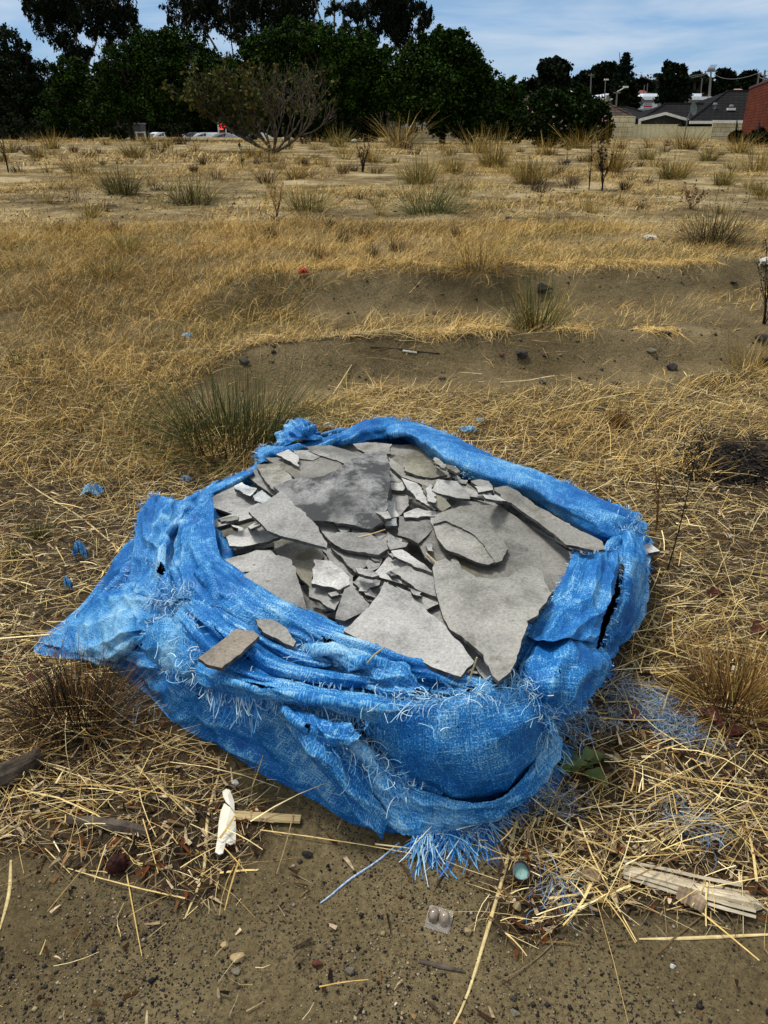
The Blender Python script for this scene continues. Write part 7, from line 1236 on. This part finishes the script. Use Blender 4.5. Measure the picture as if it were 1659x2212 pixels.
# ------------------------------------------------------------ car park beyond the field
m_tyre = M_plain('tyre rubber', (0.012, 0.012, 0.012)); m_glass = M_plain('dark car glass', (0.02, 0.03, 0.035), .08, .6)
def car(dx, D, rot, col, lab, L_=4.5, h=1.46, wagon=False):
    zb = float(H(0, D)); x = ray(dx, 290)[0]/ray(dx, 290)[1]*D; root = empty('parked_car', (x, D, zb), lab, 'car', 'cars parked beyond the field'); root.rotation_euler.z = rot
    prof = [(-.5, .32), (-.5, .62), (-.47, .80), (-.30, .90), (-.17, 1.36), (-.05, h), (.14, h), (.30, 1.36) if not wagon else (.42, 1.38), (.43, .98) if not wagon else (.48, .95), (.5, .86), (.5, .34)]; W2 = .88; V = []; n = len(prof)
    for sy in (-1, 1):
        for (px, pz) in prof: V.append(Vector((px*L_, sy*W2*(1 if pz < 1 else .80), pz)))
    mb = MB(); mb.add(V, [(i, i+1, n+i+1, n+i) for i in range(n-1)]+[tuple(range(n))[::-1], tuple(range(n, 2*n)), (0, n, 2*n-1, n-1)])
    def put(m, nm, mat): me = bpy.data.meshes.new(nm); me.from_pydata([tuple(v) for v in m.V], [], m.Fc); me.update(); return link(nm, me, mat, root)
    put(mb, 'body', M_plain('car paint '+col, {'white': (0.75, 0.77, 0.78), 'silver': (0.35, 0.37, 0.39), 'grey': (0.12, 0.13, 0.14)}[col], .25, .5))
    g = MB()
    for sy in (-1, 1): g.poly([Vector((-.155*L_, sy*W2*.93, .98)), Vector((-.09*L_, sy*W2*.83, h-.1)), Vector((.03*L_, sy*W2*.83, h-.09)), Vector((.03*L_, sy*W2*.93, .98))]); g.poly([Vector((.045*L_, sy*W2*.93, .98)), Vector((.045*L_, sy*W2*.83, h-.09)), Vector((.20*L_, sy*W2*.83, h-.12)), Vector((.31*L_, sy*W2*.93, .98))])
    put(g, 'window', m_glass); g = MB(); g.poly([Vector((-.305*L_, -.66, .93)), Vector((-.305*L_, .66, .93)), Vector((-.185*L_, .62, 1.34)), Vector((-.185*L_, -.62, 1.34))]); put(g, 'windscreen', m_glass)
    for sx in (-.32, .32):
        for sy in (-1, 1): w = MB(); w.tube([Vector((sx*L_, sy*.72, .32)), Vector((sx*L_, sy*.92, .32))], [.32, .32], 14); put(w, 'wheel', m_tyre)
    for sy in (-1, 1): w = MB(); w.box((-.505*L_, sy*.62-.16, .62), (-.49*L_, sy*.62+.16, .76)); put(w, 'headlight', m_wroof)
car(340, 120, .9, 'white', 'white car, leftmost of the parked ones, facing the viewer', h=1.5, wagon=True); car(372, 116, .25, 'white', 'white car beside the leftmost one, partly behind grass'); car(412, 126, .1, 'grey', 'dark grey car with a sloping windscreen left of the middle white one'); car(440, 118, -.1, 'white', 'white hatchback in the middle of the parked row', wagon=True); car(462, 127, 3.0, 'white', 'white car behind the middle hatchback'); car(480, 113, .1, 'silver', 'silver grey car in front of the red price sign'); car(553, 118, .2, 'white', 'white car seen through the left of the branching shrub'); car(640, 122, .2, 'white', 'white car seen through the right of the branching shrub'); car(325, 105, 0, 'silver', 'silver car roof behind the leaning tree trunk') if False else None
# red price sign
D = 125; zb = float(H(0, D)); a = at_y(470, 290, D); root = empty('price_sign', (a.x, D, zb), 'petrol price sign with red lit digits behind the parked cars', 'sign'); mb = MB(); p, q = at_y(469, 262, D), at_y(488, 290, D)
mb.box((p.x, D, zb), (p.x+.18, D+.2, p.z)); mb.box((at_y(486, 270, D).x, D, zb), (at_y(487.5, 270, D).x, D+.2, p.z)); mb.build('post', m_wpaint, root); mb = MB(); mb.box((p.x+.2, D+.02, zb+.6), (at_y(486, 270, D).x-.02, D+.15, at_y(475, 272, D).z)); mb.build('board', M_plain('dark sign board', (0.015, 0.01, 0.01)), root); mb = MB(); t = at_y(475, 279.5, D).z; mb.box((p.x+.2, D-.02, t-.06), (at_y(486, 270, D).x-.02, D+.015, t+.06)); mb.build('divider', m_wpaint, root); mb = MB(); mb.box((p.x+.25, D-.02, zb+.7), (at_y(486, 270, D).x-.08, D+.015, t-.12)); mb.build('lower_panel', M_plain('red sign panel', (0.08, 0.006, 0.008)), root)
mb = MB(); segs = {'2': 'abged', '6': 'acdefg', '5': 'acdfg', '.': ''}; x0 = p.x+.26; hh = .58; ww = .26; z0 = t+.14
SEG = {'a': ((0, 2), (1, 2)), 'b': ((1, 1), (1, 2)), 'c': ((1, 0), (1, 1)), 'd': ((0, 0), (1, 0)), 'e': ((0, 0), (0, 1)), 'f': ((0, 1), (0, 2)), 'g': ((0, 1), (1, 1))}
for ch in '265':
    for s_ in segs[ch]:
        (ax, az_), (bx, bz) = SEG[s_]; mb.box((x0+min(ax, bx)*ww*.75-.02, D-.03, z0+min(az_, bz)*hh/2-.03), (x0+max(ax, bx)*ww*.75+.04, D+.01, z0+max(az_, bz)*hh/2+.04))
    x0 += ww*1.15
mb.build('digits', M_plain('red lit digits', (1.0, 0.03, 0.02), emit=.55), root)
# little things at the left end: shed, leaning white post, fence posts and rail, grey van
D = 82; root = empty('shed', (at_y(145, 280, D).x, D, 0), 'brown shed with a pale top behind the tall golden tussock at the left', 'shed'); mb = MB(); a, b = at_y(128, 276, D), at_y(172, 276, D); mb.box((a.x, D, 0), (b.x, D+4, a.z)); mb.build('wall', M_noise('brown brick shed', (0.04, 0.028, 0.02), (0.09, 0.065, 0.045), 3), root); mb = MB(); t = at_y(140, 264, D+3).z; mb.box((a.x, D+2.9, a.z), (a.x+2.0, D+4, t)); mb.build('upper_wall', M_plain('cream render', (0.34, 0.30, 0.2)), root); mb = MB(); mb.box((a.x-.2, D+2.7, t+.003), (b.x, D+4.3, t+.25)); mb.build('roof', M_plain('pale blue metal', (0.3, 0.36, 0.4)), root)
mb = MB(); a, b = at_y(168, 268, 75), at_y(177, 299, 75); mb.tube([b-Vector((0, 0, .1)), a], [.12, .10], 6); o = mb.build('leaning_post', M_plain('pale blue white post', (0.55, 0.62, 0.68)), loc=b); tag(o, 'pale leaning post right of the brown shed', 'post')
D = 70; root = empty('post_and_rail', (at_y(295, 300, D).x, D, 0), 'low white rail fence between the two left trunks', 'fence'); mb = MB()
for x_ in (294, 312): a = at_y(x_, 284, D); mb.box((a.x-.05, D-.05, 0), (a.x+.05, D+.05, a.z))
mb.build('post', m_wpaint, root); mb = MB(); a, b = at_y(292, 286, D), at_y(314, 286, D); mb.box((a.x, D-.08, a.z-.04), (b.x, D-.055, a.z+.04)); mb.build('rail', m_wpaint, root)
D = 110; root = empty('tool_shed', (at_y(385, 290, D).x, D, float(H(0, D))), 'grey ribbed metal shed left of the parked cars', 'shed'); mb = MB(); a, b = at_y(276*1.0+138-138, 268, D), at_y(302, 268, D); 
for k in range(12): x_ = a.x+(b.x-a.x)*k/12; mb.box((x_, D+(.04 if k % 2 else 0), float(H(0, D))), (x_+(b.x-a.x)/12-.003, D+2.5, a.z))
mb.build('wall', M_plain('light grey ribbed metal', (0.05, 0.05, 0.055)), root); mb = MB(); mb.box((a.x-.1, D-.1, a.z+.003), (b.x+.1, D+2.6, a.z+.12)); mb.build('roof', m_gwall, root)
D = 140; root = empty('pale_building', (at_y(880, 270, D).x, D, -.5), 'pale building with white panels glimpsed through the gap in the trees', 'building'); mb = MB(); a, b = at_y(868, 232, D), at_y(930, 250, D); mb.box((a.x, D, -1), (b.x, D+8, a.z)); mb.build('wall', M_plain('pale grey wall', (0.4, 0.42, 0.44)), root); mb = MB(); 
for k, y_ in enumerate((252, 258, 264)): p, q = at_y(862, y_, D-1), at_y(878, y_+2.2, D-1); mb.box((p.x, D-1, q.z), (q.x, D-.9, p.z))
mb.build('slat', m_wpaint, root); mb = MB(); p, q = at_y(862, 246, D-1), at_y(880, 249, D-1); mb.box((p.x, D-1, q.z), (q.x, D-.9, p.z)); mb.build('red_strip', M_plain('red strip', (0.3, 0.02, 0.02)), root)
c = at_y(548, 292, 34.5); crumpled('dark_bag', 548, 302, 22, 16, m_char, 'black bag caught at the left foot of the branching shrub', 'bag', 31)
